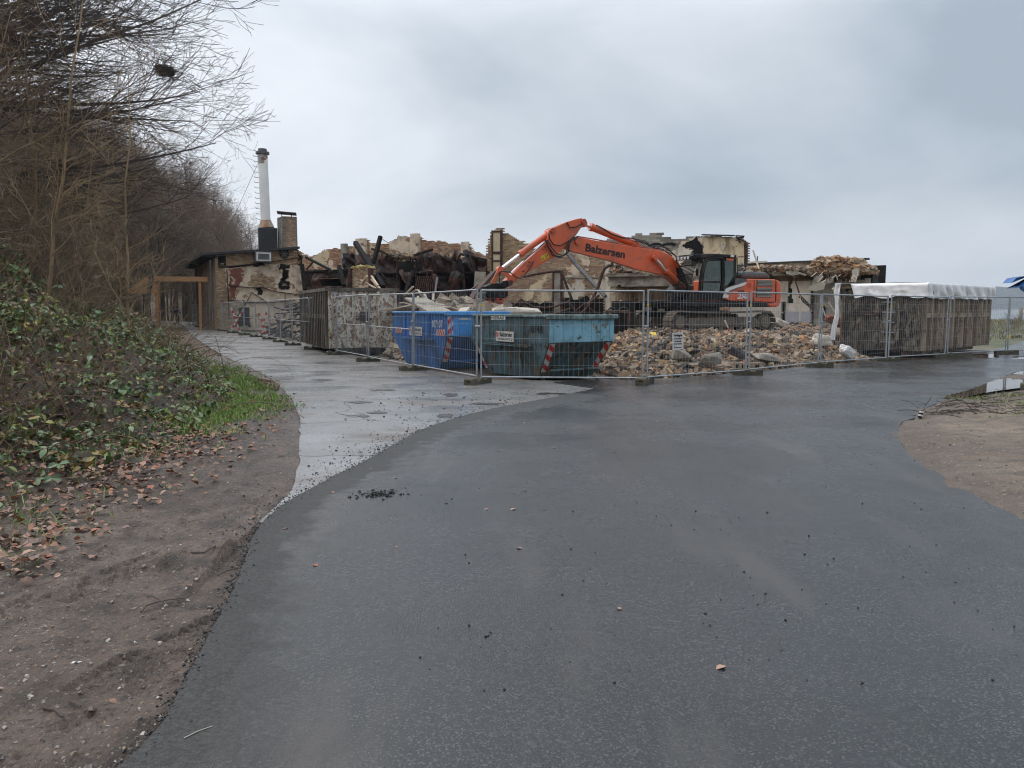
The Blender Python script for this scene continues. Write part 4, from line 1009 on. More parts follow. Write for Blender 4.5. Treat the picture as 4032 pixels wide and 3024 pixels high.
eprism('top_cowl', C4, [(815, 655), (815, 602), (850, 590), (1030, 600), (1062, 618), (1078, 660)], .0, 1.05, MAT['grey_paint'], bev=.10)
q = MB(); p = E(C4, 800, 560, .3); q.tube([(p.x, .3, p.z - .5), (p.x, .3, p.z + .05)], .09, 12); q.tube([(p.x, .3, p.z + .05), (p.x - .12, .3, p.z + .12)], .085, 12); q.obj('exhaust', MAT['grey_paint'], ex)
MAT['vent'] = M('vent_grey', (.22, .20, .17), .6, 0, .1, 3, 0)
# louvres
a0, a1 = E(C4, 952, 668, 1.41), E(C4, 1080, 820, 1.41)
q = MB(); q.box(((a0.x + a1.x) / 2, 1.40, (a0.z + a1.z) / 2), (abs(a1.x - a0.x), .02, abs(a0.z - a1.z))); gr_ = q.obj('vent_recess', MAT['dark_hole'], hood)
for k in range(13):
    q = MB(); zz = a1.z + (a0.z - a1.z) * (k + .5) / 13; big = k in (3, 7)
    if k == 12 or k == 11: q.box(((a0.x + a1.x) / 2, 1.42, zz), (abs(a1.x - a0.x) * .96, .02, .04))
    else: q.box(((a0.x + a1.x) / 2, 1.415, zz), (abs(a1.x - a0.x) * (1.0 if big else .94), .03, .055 if big else .028), Matrix.Rotation(.4, 3, 'X') if not big else None)
    q.obj('vent_slat', MAT['orange'] if big else MAT['vent'], hood)
for a in (930, 1120):
    p0, p1 = E(C4, a, 666, 1.41), E(C4, a, 864, 1.41); q = MB(); q.box((p0.x, 1.40, (p0.z + p1.z) / 2), (.014, .024, p0.z - p1.z)); q.obj('door_gap', MAT['dark_hole'], hood)
p = E(C4, 888, 720, 1.42); q = MB(); q.tube([(p.x + .09 * math.cos(t), 1.41, p.z + .09 * math.sin(t)) for t in np.linspace(0, 2 * math.pi, 17)], .008, 5); q.beam((p.x - .04, 1.41, p.z - .05), (p.x + .03, 1.41, p.z + .06), .02, .006, up=(0, 1, 0)); q.obj('emblem', MAT['text_red'], hood)
p = E(C4, 813, 770, 1.43); put_text('ZAXIS', .13, p, (-1, 0, 0), (0, 0, 1), MAT['text_black'], hood, bold=.004, width=.30, lift=0)
p = E(C4, 822, 812, 1.43); put_text('250', .28, p, (-1, 0, 0), (0, 0, 1), MAT['text_white'], hood, bold=.010, width=.52, shear=.35, lift=0)
# cab
cabx0 = E(C4, 460, 600, 1.4).x; cabx1 = E(C4, 768, 600, 1.4).x
cz0 = E(C4, 600, 835, 1.4).z; cz1 = E(C4, 600, 470, 1.4).z
eprism('cab_base', C4, [(448, 772), (668, 772), (655, 845), (440, 845)], .40, 1.40, MAT['black'], bev=.02)
eprism('cab_roof', C4, [(405, 442), (560, 438), (776, 450), (778, 476), (560, 470), (505, 478), (420, 482)], .36, 1.42, MAT['black'], bev=.03)
eprism('cab_rear_panel', C4, [(756, 474), (776, 474), (772, 655), (690, 735), (668, 740), (755, 645)], .40, 1.40, MAT['black'], bev=.01)
eprism('cab_inner_wall', C4, [(490, 480), (770, 480), (770, 650), (700, 770), (450, 770), (465, 600)], .40, .42, MAT['glass'])
cf = [(452, 775), (458, 680), (470, 590), (490, 520), (512, 487), (545, 478), (652, 480)]
for b in (1.38, .42):
    etube('cab_pillar', C4, cf, b, .055, MAT['black']); etube('cab_pillar', C4, [(660, 478), (664, 600), (660, 772)], b, .045, MAT['black'])
    etube('cab_pillar', C4, [(752, 478), (754, 640), (692, 722), (666, 725)], b, .035, MAT['black'])
etube('door_frame', C4, [(480, 770), (480, 690), (492, 600), (508, 535), (528, 503), (560, 498), (648, 500), (650, 690), (640, 770)], 1.42, .022, MAT['black'])
etube('door_bar', C4, [(478, 684), (648, 686)], 1.42, .028, MAT['black'])
eprism('door_glass', C4, [(484, 766), (482, 690), (496, 600), (512, 535), (530, 506), (560, 502), (645, 504), (647, 690), (638, 766)], 1.385, 1.392, MAT['glass'])
eprism('rear_side_glass', C4, [(670, 502), (748, 504), (748, 636), (690, 716), (670, 718)], 1.385, 1.392, MAT['glass'])
etube('grab_rail', C4, [(505, 500), (520, 560), (512, 640), (560, 700)], 1.36, .015, MAT['black'])
eprism('driver_seat', C4, [(590, 770), (595, 690), (620, 640), (628, 560), (650, 560), (650, 690), (655, 770)], .7, 1.15, MAT['black'], bev=.04)
eprism('console', C4, [(500, 772), (505, 705), (560, 700), (575, 772)], .75, 1.1, MAT['grey_paint'], bev=.03)
q = MB(); p0, p1 = E(C4, 684, 491, 1.43), E(C4, 750, 492, 1.43); q.box(((p0.x + p1.x) / 2, 1.42, p0.z), (abs(p1.x - p0.x), .03, .085), bev=.01); q.obj('orange_marker_lamp', MAT['orange'], ex)
q = MB(); p = E(C4, 738, 462, 1.43); q.box((p.x, 1.43, p.z), (.16, .03, .08), bev=.008); q.obj('roof_work_lamp', MAT['white_paint'], ex)
# front guard: curved bars
gp_ = [(455, 482), (414, 540), (390, 620), (377, 700), (366, 778)]
Gp = [E(C4, x, y, 1.4) for x, y in gp_]
for k in range(14):
    b = 1.42 - k * .077; q = MB(); q.tube([Vector((p.x, b, p.z)) for p in Gp], .015, 6); q.obj('guard_bar', MAT['black'], ex, True)
for k in (1, 2, 3, 4):
    q = MB(); q.tube([Vector((Gp[k].x + .01, .38, Gp[k].z)), Vector((Gp[k].x + .01, 1.46, Gp[k].z))], .02, 6); q.obj('guard_crossbar', MAT['black'], ex)
Vz = [E(C4, x, y, 1.4) for x, y in ((420, 446), (372, 462), (376, 490), (424, 480))]
q = MB(); q.prism([(p.x, p.z) for p in Vz], lambda p, t: Vector((p[0], t, p[1])), .36, 1.42); vis = q.obj('roof_visor', MAT['black'], ex)
for k in range(5):
    q = MB(); q.box((Vz[1].x + .03, .46 + k * .21, (Vz[1].z + Vz[2].z) / 2), (.05, .09, .10), bev=.01); q.obj('visor_lamp', MAT['white_paint'], vis)
for pts_, b in (([(782, 655), (780, 480), (790, 467), (845, 467), (858, 480), (856, 560), (835, 600)], 1.25), ([(782, 545), (856, 545)], 1.25)):
    etube('handrail', C4, pts_, b, .018, MAT['black'])
etube('mirror_arm', C4, [(465, 520), (440, 560), (438, 600)], 1.45, .012, MAT['black'])
q = MB(); p = E(C4, 432, 600, 1.48); q.box(p, (.04, .16, .28), bev=.02); q.obj('wing_mirror', MAT['black'], ex)
# boom
boom = eprism('boom', C3, [(845, 338), (880, 292), (962, 298), (1180, 340), (1400, 374), (1640, 409), (1745, 450), (1815, 510), (1850, 570), (1862, 660), (1858, 730), (1845, 735), (1830, 712), (1745, 640), (1640, 602), (1480, 572), (1240, 492), (920, 414), (866, 388)], -.27, .27, MAT['orange'], bev=.02)
for b in (-.28, .28):
    q = MB(); P = [E(C3, x, y, b) for x, y in ((860, 395), (920, 418), (1240, 497), (1480, 577), (1640, 606), (1745, 645), (1838, 722))]; P = [Vector((p.x, b * 1.03, p.z)) for p in P]
    for a, c_ in zip(P[:-1], P[1:]): q.beam(a, c_, .03, .05)
    q.obj('boom_flange', MAT['orange'], boom)
p0, p1 = E(C3, 1008, 388, .285), E(C3, 1352, 450, .285); cc = (p0 + p1) / 2
put_text('Balzersen', .40, cc, p1 - p0, (0, 0, 1), MAT['text_black'], boom, bold=.012, width=(p1 - p0).length, lift=0, name='company_lettering')
for x, y, r in ((905, 343, .11), (1605, 467, .12)):
    q = MB(); p = E(C3, x, y, 0); q.cyl((p.x, -.36, p.z), (p.x, .36, p.z), r, n=18); q.cyl((p.x, -.38, p.z), (p.x, .38, p.z), r * .55, n=14); q.obj('pin', MAT['orange'], boom)
eprism('boom_foot', C3, [(1800, 560), (1850, 575), (1900, 700), (1900, 860), (1800, 860), (1790, 760), (1840, 700)], -.34, .34, MAT['black'])
# stick
stick = eprism('stick', C3, [(690, 232), (760, 200), (842, 164), (942, 134), (975, 129), (992, 150), (990, 185), (925, 282), (862, 350), (790, 420), (715, 482), (640, 520), (470, 622), (348, 712), (312, 716), (318, 672), (420, 565), (560, 442), (668, 340)], -.20, .20, MAT['orange'], bev=.02)
for x, y, r in ((967, 165, .10), (700, 243, .10), (333, 693, .10)):
    q = MB(); p = E(C3, x, y, 0); q.cyl((p.x, -.27, p.z), (p.x, .27, p.z), r, n=16); q.obj('pin', MAT['dark_orange'], stick)
q = MB(); q.prism([(lambda p: (p.x, p.z))(E(C3, x, y, .21)) for x, y in ((615, 465), (678, 432), (691, 472), (628, 506))], lambda p, t: Vector((p[0], t, p[1])), .2, .215); yl = q.obj('warning_sticker', MAT['yellow'], stick)
q = MB(); T = [E(C3, x, y, .22) for x, y in ((652, 452), (680, 448), (668, 476))]
for i in range(3): q.tube([T[i], T[(i + 1) % 3]], .010, 4)
q.tube([E(C3, 632, 490, .22), E(C3, 648, 482, .22)], .012, 4); q.tube([E(C3, 636, 474, .22), E(C3, 638, 484, .22)], .012, 4); q.obj('warning_symbol', MAT['text_black'], yl)
for x, y in ((508, 540), (525, 512), (468, 590), (655, 375), (640, 400)):
    q = MB(); p = E(C3, x, y, .22); q.box(p, (.10, .05, .05), bev=.01); q.obj('hose_clip', MAT['dark_orange'], stick)
def cylr(c, a, j, b_, bb, R1, R2, name='hydraulic_cylinder'):
    P0, P1, P2 = E(c, *a, bb), E(c, *j, bb), E(c, *b_, bb)
    q = MB(); q.tube([P0, P1], R1, 14); d = (P1 - P0).normalized(); q.tube([P1 - d * .10, P1 + d * .03], R1 * 1.15, 14); q.tube([P0 - d * .05, P0 + d * .14], R1 * 1.15, 14)
    o = q.obj(name, MAT['orange'], ex, False); q = MB(); q.tube([P1, P2], R2, 14); r_ = q.obj('piston_rod', MAT['chrome'], o, True)
    q = MB(); q.cyl(P2 - Vector((0, .1, 0)), P2 + Vector((0, .1, 0)), R2 * 2.0, n=14); q.obj('rod_eye', MAT['orange'], o)
cylr(C3, (698, 255), (438, 445), (262, 580), 0, .115, .062, 'bucket_cylinder')
cylr(C3, (1425, 355), (1050, 205), (985, 178), 0, .135, .07, 'arm_cylinder')
cylr(C3, (1860, 735), (1712, 592), (1612, 475), .42, .10, .052, 'boom_cylinder')
cylr(C3, (1860, 735), (1712, 592), (1612, 475), -.42, .10, .052, 'boom_cylinder')
eprism('cylinder_bracket', C3, [(1400, 375), (1420, 335), (1455, 330), (1500, 372), (1505, 388)], -.09, .09, MAT['orange'], bev=.01)
for a, b_, bb in (((255, 585), (195, 700), .20), ((255, 585), (195, 700), -.20), ((262, 590), (350, 640), .22), ((262, 590), (350, 640), -.22)):
    q = MB(); q.beam(E(C3, *a, bb), E(C3, *b_, bb), .13, .05, up=(0, 1, 0), bev=.01); q.obj('link_arm', MAT['orange'], ex)
# quick coupler, rotator and grapple
cp = eprism('quick_coupler', Q3, [(310, 620), (430, 575), (520, 560), (590, 575), (650, 520), (740, 510), (790, 560), (780, 610), (700, 660), (340, 665), (310, 650)], -.22, .22, MAT['black'], bev=.03)
eprism('coupler_frame', Q3, [(330, 668), (740, 668), (745, 800), (690, 860), (350, 860), (330, 800)], -.30, .30, MAT['black'], bev=.03)
eprism('rotator_motor', Q3, [(215, 750), (340, 735), (345, 870), (215, 850)], -.22, .22, MAT['grey_paint'], bev=.03)
q = MB(); p = E(Q3, 737, 565, 0); q.cyl((p.x, -.27, p.z), (p.x, .27, p.z), .10, n=18); q.obj('pin', MAT['grey_paint'], cp)
eprism('grapple_head', Q3, [(365, 868), (620, 868), (655, 935), (610, 1010), (380, 1010), (335, 950)], -.24, .24, MAT['red'], bev=.03)
for x in (445, 600):
    q = MB(); p = E(Q3, x, 905, .24); q.cyl((p.x, .20, p.z), (p.x, .255, p.z), .07, n=14); q.obj('port_hole', MAT['dark_hole'], ex)
eprism('grapple_jaw', Q3, [(370, 1020), (640, 1020), (690, 1160), (660, 1215), (360, 1215), (345, 1160)], -.30, .30, MAT['red'], bev=.03)
eprism('jaw_slot', Q3, [(480, 1040), (535, 1040), (528, 1095), (507, 1105), (486, 1095)], .25, .305, MAT['dark_hole'])
for k, (x0_, y0_, x1_, y1_) in enumerate(((515, 860, 640, 960), (530, 850, 680, 930), (540, 845, 700, 900))):
    etube('red_hose', Q3, [(x0_, y0_), (x0_ + 20, y0_ + 60), (x1_ - 50, y1_), (x1_, y1_ - 40), (x1_ + 10, y0_ + 10)], .30, .018, MAT['red'])
# hoses along the boom and stick
for k, off in enumerate((-.15, -.05, .05, .15)):
    etube('hydraulic_line', C3, [(930, 290 - k), (1100, 318 - k), (1250, 344), (1450, 376), (1600, 396), (1700, 415), (1780, 450), (1850, 505)], off, .017, MAT['dark_orange'] if k % 2 else MAT['orange'])
for i, (pts_, b) in enumerate((([(940, 292), (880, 305), (850, 370), (855, 430), (800, 468), (740, 455), (690, 385), (665, 325)], .30), ([(950, 290), (895, 300), (865, 360), (862, 420), (810, 455), (755, 440), (705, 375), (675, 320)], .32), ([(905, 290), (850, 335), (790, 372), (730, 360), (695, 310), (688, 262)], .28), ([(845, 165), (862, 195), (870, 215), (930, 205), (985, 175)], .26), ([(935, 295), (875, 320), (842, 400), (840, 440), (790, 475), (720, 455), (680, 375), (660, 318)], .34))):
    etube('hydraulic_hose', C3, pts_, b, .022, MAT['rubber'])
for i, (pts_, b) in enumerate((([(1380, 300), (1480, 320), (1560, 370), (1620, 392), (1680, 400), (1760, 460)], .12), ([(1440, 330), (1520, 325), (1580, 380), (1650, 372), (1700, 385), (1790, 455)], .2), ([(1600, 398), (1660, 378), (1720, 390), (1800, 470)], 0), ([(1100, 190), (1150, 215), (1240, 270), (1330, 300), (1420, 305), (1500, 345)], .15))):
    etube('hydraulic_hose', C3, pts_, b, .022, MAT['rubber'])
for i, (pts_, b) in enumerate((([(560, 500), (520, 575), (450, 660), (400, 640), (350, 600), (270, 590), (245, 620)], .25), ([(270, 590), (255, 640), (262, 700)], .24), ([(668, 330), (590, 400), (500, 470), (470, 500)], .22))):
    etube('hydraulic_hose', C3, pts_, b, .018, MAT['rubber'])
etube('stick_line', C3, [(640, 345), (560, 420), (470, 500), (355, 610)], .1, .02, MAT['chrome'])
etube('stick_line', C3, [(650, 350), (570, 430), (480, 512), (370, 615)], -.1, .02, MAT['dark_orange'])

# ================================================================== RUINS
def hpt(u, D): p = at(u, 1213, D); return Vector((p.x, p.y, 0))
class Plane:
    def __init__(s, P0, P1):
        s.o = Vector((P0[0], P0[1], 0)); d = Vector((P1[0], P1[1], 0)) - s.o; s.L = d.length; s.d = d.normalized(); s.n = Vector((s.d.y, -s.d.x, 0))
        if s.n.dot(Vector((0, 0, 0)) - s.o) < 0: s.n = -s.n
    def tz(s, c, pts):
        out = []
        for x, y in pts:
            p = onplane(*c(x, y), s.o, s.n) - s.o; out.append((p.dot(s.d), p.z))
        return out
    def w(s, t, z, off=0): return s.o + s.d * t + s.n * off + Vector((0, 0, z))
def prof_f(tz):
    tz = sorted(tz); T = np.array([p[0] for p in tz]) + np.arange(len(tz)) * 1e-6; Z = np.array([p[1] for p in tz]); return lambda t: np.interp(t, T, Z)
def cellslab(name, pl, t0, t1, z0, z1, cell, thick, keep, m, parent, off=0.0, bulge=None, cellz=None, smooth=False):
    cz = cellz or cell; nt, nz = max(1, int(round((t1 - t0) / cell))), max(1, int(round((z1 - z0) / cz)))
    T = np.linspace(t0, t1, nt + 1); Z = np.linspace(z0, z1, nz + 1)
    tc, zc = (T[:-1] + T[1:]) / 2, (Z[:-1] + Z[1:]) / 2; TT, ZZ = np.meshgrid(tc, zc, indexing='ij')
    K = keep(TT, ZZ)
    if not K.any(): return None
    NT, NZ = np.meshgrid(T, Z, indexing='ij'); bl = np.zeros_like(NT) if bulge is None else bulge(NT, NZ)
    o, d, n = np.array(pl.o), np.array(pl.d), np.array(pl.n)
    def layer(f): return (o[None, None] + NT[..., None] * d + (bl + f)[..., None] * n + NZ[..., None] * np.array([0, 0, 1.0])).reshape(-1, 3)
    V = np.concatenate([layer(off), layer(off - thick)]); B = (nt + 1) * (nz + 1)
    I = lambda i, j: i * (nz + 1) + j
    i, j = np.nonzero(K); F = [np.stack([I(i, j), I(i + 1, j), I(i + 1, j + 1), I(i, j + 1)], -1), np.stack([I(i, j), I(i, j + 1), I(i + 1, j + 1), I(i + 1, j)], -1) + B]
    Kp = np.pad(K, 1)
    for (di, dj, a, b_) in ((-1, 0, (0, 0), (0, 1)), (1, 0, (1, 1), (1, 0)), (0, -1, (1, 0), (0, 0)), (0, 1, (0, 1), (1, 1))):
        mk = K & ~Kp[1 + di:1 + di + nt, 1 + dj:1 + dj + nz]; ii, jj = np.nonzero(mk)
        p, q_ = I(ii + a[0], jj + a[1]), I(ii + b_[0], jj + b_[1]); F.append(np.stack([p, q_, q_ + B, p + B], -1))
    F = np.concatenate(F); used, inv = np.unique(F, return_inverse=True)
    return link_mesh(name, np_mesh(name, V[used], inv.reshape(F.shape), smooth=smooth), m, parent)
PAL = {'yellow': [(.46, .33, .18), (.40, .28, .15), (.50, .38, .23), (.34, .23, .13), (.43, .27, .16), (.24, .17, .115)],
       'red': [(.40, .19, .11), (.45, .25, .14), (.33, .15, .09), (.50, .33, .19), (.40, .25, .16), (.26, .15, .105)],
       'brown': [(.40, .27, .165), (.34, .22, .14), (.45, .31, .20), (.29, .20, .135), (.48, .36, .24), (.40, .22, .15)],
       'grey': [(.27, .24, .20), (.32, .285, .235), (.22, .195, .165), (.37, .325, .265), (.18, .165, .145)]}
def brick_wall(parent, pl, t0, t1, top, z0=0, hole=None, pal='yellow', thick=.24, seed=0, ragged=.12, second=None, secf=None, big=1.0, part='brickwork'):
    rng = np.random.default_rng(seed); ch, bw = .077 * big, .25 * big
    zmax = float(np.max(top(np.linspace(t0, t1, 200)))) + .1; nk = int((zmax - z0) / ch) + 1; nj = int((t1 - t0) / bw) + 2
    K, J = np.meshgrid(np.arange(nk), np.arange(nj), indexing='ij')
    T = t0 + J * bw + (K % 2) * bw / 2; Z = z0 + K * ch + ch / 2; T, Z = T.ravel(), Z.ravel()
    keep = (Z < top(T) + (fbm(T * 1.3, Z * 1.3, seed + 3) - .5) * ragged * 2 + (rng.random(T.shape) - .5) * ragged * .8) & (T > t0) & (T < t1)
    if hole is not None: keep &= ~hole(T, Z)
    T, Z = T[keep], Z[keep]; n = len(T)
    prot = rng.normal(0, .004, n) + np.where(rng.random(n) < .04, .02, 0)
    o, d, nn = np.array(pl.o), np.array(pl.d), np.array(pl.n)
    C = o[None] + T[:, None] * d + Z[:, None] * np.array([0, 0, 1.0]) + (prot - thick / 2)[:, None] * nn
    S = np.stack([np.full(n, bw - .012) * rng.uniform(.96, 1.0, n), np.full(n, thick), np.full(n, ch - .012)], -1)
    R = rotz_mats(np.full(n, math.atan2(d[1], d[0])) + rng.normal(0, .004, n))
    cols = np.array(PAL[pal])[rng.integers(0, len(PAL[pal]), n)]
    if second:
        w = secf(T, Z) > rng.random(n); cols = np.where(w[:, None], np.array(PAL[second])[rng.integers(0, len(PAL[second]), n)], cols)
    cols = cols * rng.uniform(.85, 1.12, n)[:, None]
    me = boxes_mesh(part, C, S, R, cols); ob = link_mesh(part, me, MAT['brick'], parent, 'stuff')
    def kp(TT, ZZ):
        k = (ZZ < top(TT) - ragged * 1.3 - .08)
        if hole is not None:
            k &= ~hole(TT, ZZ)
            for a in (-.13, .13):
                k &= ~hole(TT + a, ZZ) & ~hole(TT, ZZ + a)
        return k
    cellslab('mortar_core', pl, t0 + .02, t1 - .02, z0, zmax, .125, thick - .03, kp, MAT['mortar'], parent, off=-.012)
    return ob
def inpoly(T, Z, poly):
    r = np.zeros(np.shape(T), bool); n = len(poly)
    for i in range(n):
        (x0, y0), (x1, y1) = poly[i - 1], poly[i]
        c = ((y0 > Z) != (y1 > Z)) & (T < (x1 - x0) * (Z - y0) / ((y1 - y0) or 1e-9) + x0); r ^= c
    return r
def plaster(parent, pl, poly, m, seed, thr=.42, cell=.055, rag=.35, off=.018, fs=1.1, hole=None, name='render_coat', thick=.03):
    ts = [p[0] for p in poly]; zs = [p[1] for p in poly]
    def kp(TT, ZZ):
        a = (fbm(TT * 2.2, ZZ * 2.2, seed + 1) - .5) * rag * 2; b_ = (fbm(TT * 2.2, ZZ * 2.2, seed + 2) - .5) * rag * 2
        k = inpoly(TT + a, ZZ + b_, poly) & (fbm(TT * fs, ZZ * fs, seed, 5) > thr)
        if hole is not None: k &= ~hole(TT, ZZ)
        return k
    return cellslab(name, pl, min(ts) - .3, max(ts) + .3, max(0, min(zs) - .3), max(zs) + .3, cell, thick, kp, m, parent, off=off)
def boxP(pl, t0, t1, z0, z1, o0, o1, q=None):
    q = q or MB(); v = [pl.w(t, z, o) for z in (z0, z1) for t, o in ((t0, o0), (t1, o0), (t1, o1), (t0, o1))]
    q.add(v, [(3, 2, 1, 0), (4, 5, 6, 7), (0, 1, 5, 4), (1, 2, 6, 5), (2, 3, 7, 6), (3, 0, 4, 7)]); return q

# ---- A: brick shed at the left
A0 = Vector((-21.4, 56.0, 0)); dA = Vector((.893, .45, 0)).normalized(); bA = Vector((-.45, .893, 0)).normalized()
shed = thing('brick_shed', 'fire damaged flat roofed brick shed with patchy render at the lane', 'building', (0, 0, 0))
pa = Plane(A0, A0 + dA * 6.3)
tzA = pa.tz(C1, [(430, 838), (700, 815), (955, 800), (1000, 835), (1010, 900)])
topA = prof_f([(0, tzA[0][1]), (tzA[1][0], tzA[1][1]), (tzA[2][0], tzA[2][1]), (tzA[3][0], tzA[3][1] - .1), (tzA[4][0] + .3, tzA[4][1])])
h1 = pa.tz(C1, [(855, 930), (895, 935), (893, 985), (870, 1000), (880, 1022), (838, 1022), (834, 995), (845, 985)]); h2 = pa.tz(C1, [(910, 810), (946, 812), (946, 846), (910, 845)]); h3 = pa.tz(C1, [(455, 1190), (520, 1190), (600, 1210), (610, 1260), (480, 1262)])
def holeA(T, Z): return inpoly(T + (vnoise(T * 7, Z * 7, 2) - .5) * .15, Z, h1) | inpoly(T, Z, h2)
tA1 = pa.tz(C1, [(992, 1000)])[0][0]
brick_wall(shed, pa, 0, tA1 + .25, topA, 0, holeA, 'yellow', seed=1, ragged=.03, second='red', secf=lambda T, Z: (T > tA1 - .9) * .7 + .08)
pl_ = pa.tz(C1, [(480, 925), (640, 905), (780, 900), (975, 905), (985, 1330), (520, 1330), (500, 1200), (490, 1000)])
plaster(shed, pa, pl_, MAT['plaster'], 3, .36, hole=holeA, rag=.2)
red_ = pa.tz(C1, [(500, 930), (600, 915), (590, 1000), (545, 1050), (540, 1120), (510, 1110)])
MAT['red_stain'] = M('bare_red_render', (.19, .065, .045), .85, 0, .3, 2, .3, 14)
plaster(shed, pa, red_, MAT['red_stain'], 8, .40, off=.024, rag=.2, name='red_render_patch', thick=.02)
pb = Plane(A0 + bA * .25, A0 + bA * 17.0)
topB = lambda t: np.full(np.shape(t), tzA[0][1] - .12)
brick_wall(shed, pb, 0, 16.7, topB, 0, None, 'brown', seed=2, ragged=.0)
for t in (1.2, 5.5, 10.0, 14.5): boxP(pb, t, t + .5, 0, tzA[0][1] - .25, 0, .14).obj('pilaster', MAT['mortar'], shed)
boxP(pb, 7.0, 7.8, 1.7, 3.2, -.02, .012).obj('dark_window', MAT['dark_hole'], shed)
# back and right walls so that the shed is closed
pc = Plane(A0 + dA * 6.2, A0 + dA * 6.2 + bA * 17); boxP(pc, .3, 16.7, 0, 5.4, -.1, .1).obj('right_wall', MAT['mortar'], shed)
pd_ = Plane(A0 + bA * 16.9, A0 + bA * 16.9 + dA * 6.2); boxP(pd_, 0, 6.2, 0, 5.2, -.1, .1).obj('rear_wall', MAT['mortar'], shed)
# roof
zl, zr = tzA[0][1] + .02, tzA[2][1] + .03
q = MB(); oA = A0 - dA * .85 - bA * .55
c4_ = [A0 - dA * .9 - bA * .5, A0 + dA * 5.95 - bA * .5, A0 + dA * 5.95 + bA * 17.3, A0 - dA * .9 + bA * 17.3]; zz = [zl - .10, zr, zr, zl - .10]
v = [p + Vector((0, 0, z)) for p, z in zip(c4_, zz)]; q.add(v + [p + Vector((0, 0, .16)) for p in v], [(3, 2, 1, 0), (4, 5, 6, 7), (0, 1, 5, 4), (1, 2, 6, 5), (2, 3, 7, 6), (3, 0, 4, 7)]); q.obj('roof', MAT['roofing'], shed)
for k in range(15):
    q = MB(); p = A0 + bA * (.3 + k * 1.15) + Vector((0, 0, zl - .14)); q.beam(p - dA * .85 - Vector((0, 0, .06)), p + dA * .3, .08, .14); q.obj('rafter_end', MAT['char'], shed)
q = MB(); p = A0 + dA * 1.9 + bA * .5; p.z = zl + .26; q.cyl(p, p + Vector((0, 0, .08)), .5, n=16); q.obj('roof_light', MAT['white_paint'], shed)
# fascia, window unit, fan, pipes
q = MB(); u0 = pa.tz(C1, [(660, 815), (772, 888)]); boxP(pa, u0[0][0], u0[1][0], u0[1][1], u0[0][1], 0, .75, q); u = q.obj('window_box', MAT['grey_paint'], shed)
boxP(pa, u0[0][0] + .08, u0[1][0] - .08, u0[1][1] + .10, u0[0][1] - .08, .75, .765).obj('box_front', MAT['white_paint'], u)
for k in range(9): zk = u0[1][1] + .2 + k * (u0[0][1] - u0[1][1] - .4) / 8; boxP(pa, u0[0][0] + .2, u0[1][0] - .2, zk, zk + .035, .765, .79).obj('louvre', MAT['grey_paint'], u)
f0 = pa.tz(C1, [(860, 826)])[0]; q = MB(); cN = pa.w(f0[0], f0[1], .02); q.tube([cN, cN + pa.n * .08], .36, 20); fan = q.obj('fan_ring', MAT['dark_hole'], shed)
for k in range(6):
    a = k * math.pi / 3; q = MB(); c = cN + pa.n * .10; q.beam(c, c + pa.d * math.cos(a) * .3 + Vector((0, 0, math.sin(a) * .3)), .09, .02, up=tuple(pa.n)); q.obj('fan_blade', MAT['grey_paint'], fan)
def pipeP(name, pl, c, pts, off, r, m, parent, n=6):
    q = MB(); q.tube([pl.w(t, z, off) for t, z in pl.tz(c, pts)], r, n); return q.obj(name, m, parent)
pipeP('downpipe', pa, C1, [(375, 870), (378, 1000), (380, 1300)], .25, .07, MAT['grey_paint'], shed, 8)
for pts_ in ([(430, 915), (560, 905), (700, 888), (860, 868), (960, 850)], [(485, 930), (495, 1100), (500, 1250)], [(497, 1035), (640, 1050), (720, 1048), (800, 1075), (975, 1098)], [(500, 1130), (640, 1145), (760, 1148), (930, 1132)], [(600, 1170), (648, 1080), (745, 1142)], [(865, 1080), (865, 1170)], [(945, 860), (975, 900), (985, 1070)]):
    pipeP('service_pipe', pa, C1, pts_, .10, .035, MAT['steel_rust'], shed)
for sp in ([(820, 1010), (900, 1010), (890, 1060), (840, 1055)], [(835, 905), (900, 905), (905, 935), (830, 940)], [(670, 1050), (715, 1045), (705, 1095), (680, 1090)], [(940, 830), (985, 850), (985, 930), (950, 900)], [(650, 885), (780, 885), (760, 915), (670, 915)], [(560, 1190), (620, 1180), (640, 1300), (540, 1310)]):
    plaster(shed, pa, pa.tz(C1, sp), MAT['char'], 55, .30, off=.045, rag=.25, name='soot_patch', thick=.02)
pipeP('wall_soot', pa, C1, [(430, 912), (520, 915), (650, 900)], .06, .05, MAT['char'], shed)
boxP(pa, *[pa.tz(C1, [(x, 900)])[0][0] for x in (430, 480)], pa.tz(C1, [(450, 905)])[0][1], topA(0.3) - .05, .008, .02).obj('soot_patch', MAT['char'], shed)
# chimneys stand on the roof
bx0, bx1 = at(*C1(680, 790), 61), at(*C1(810, 790), 61); zt = at(*C1(745, 660), 61).z
q = MB(); q.box(((bx0.x + bx1.x) / 2, 61.4, (zl + zt) / 2), ((bx1.x - bx0.x) * .9, 1.4, zt - zl), Matrix.Rotation(.35, 3, 'Z'), bev=.04); sb = q.obj('chimney_base', MAT['roofing'], shed)
fl_ = thing('steel_flue', 'tall pale steel chimney with climbing rungs and a guy wire', 'chimney', (0, 0, 0))
cb = at(*C1(745, 660), 61.4); cm_ = at(*C1(740, 610), 61.4); ct = at(*C1(719, 165), 61.4)
q = MB(); q.tube([cb, cm_], [.62, .40], 16); q.obj('flue_cone', M('rust_stained_paint', (.44, .38, .30), .7, 0, .2, 2, .2, 10, patches=[((.33, .14, .05), .8, .5, .1, .8)]), fl_)
MAT['flue'] = M('pale_flue_steel', (.78, .77, .73), .6, 0, .1, 1.5, .15, 8, patches=[((.45, .30, .20), 3, .72, .06, .8)])
q = MB(); q.tube([cm_, ct], .37, 18); q.obj('flue_pipe', MAT['flue'], fl_, True)
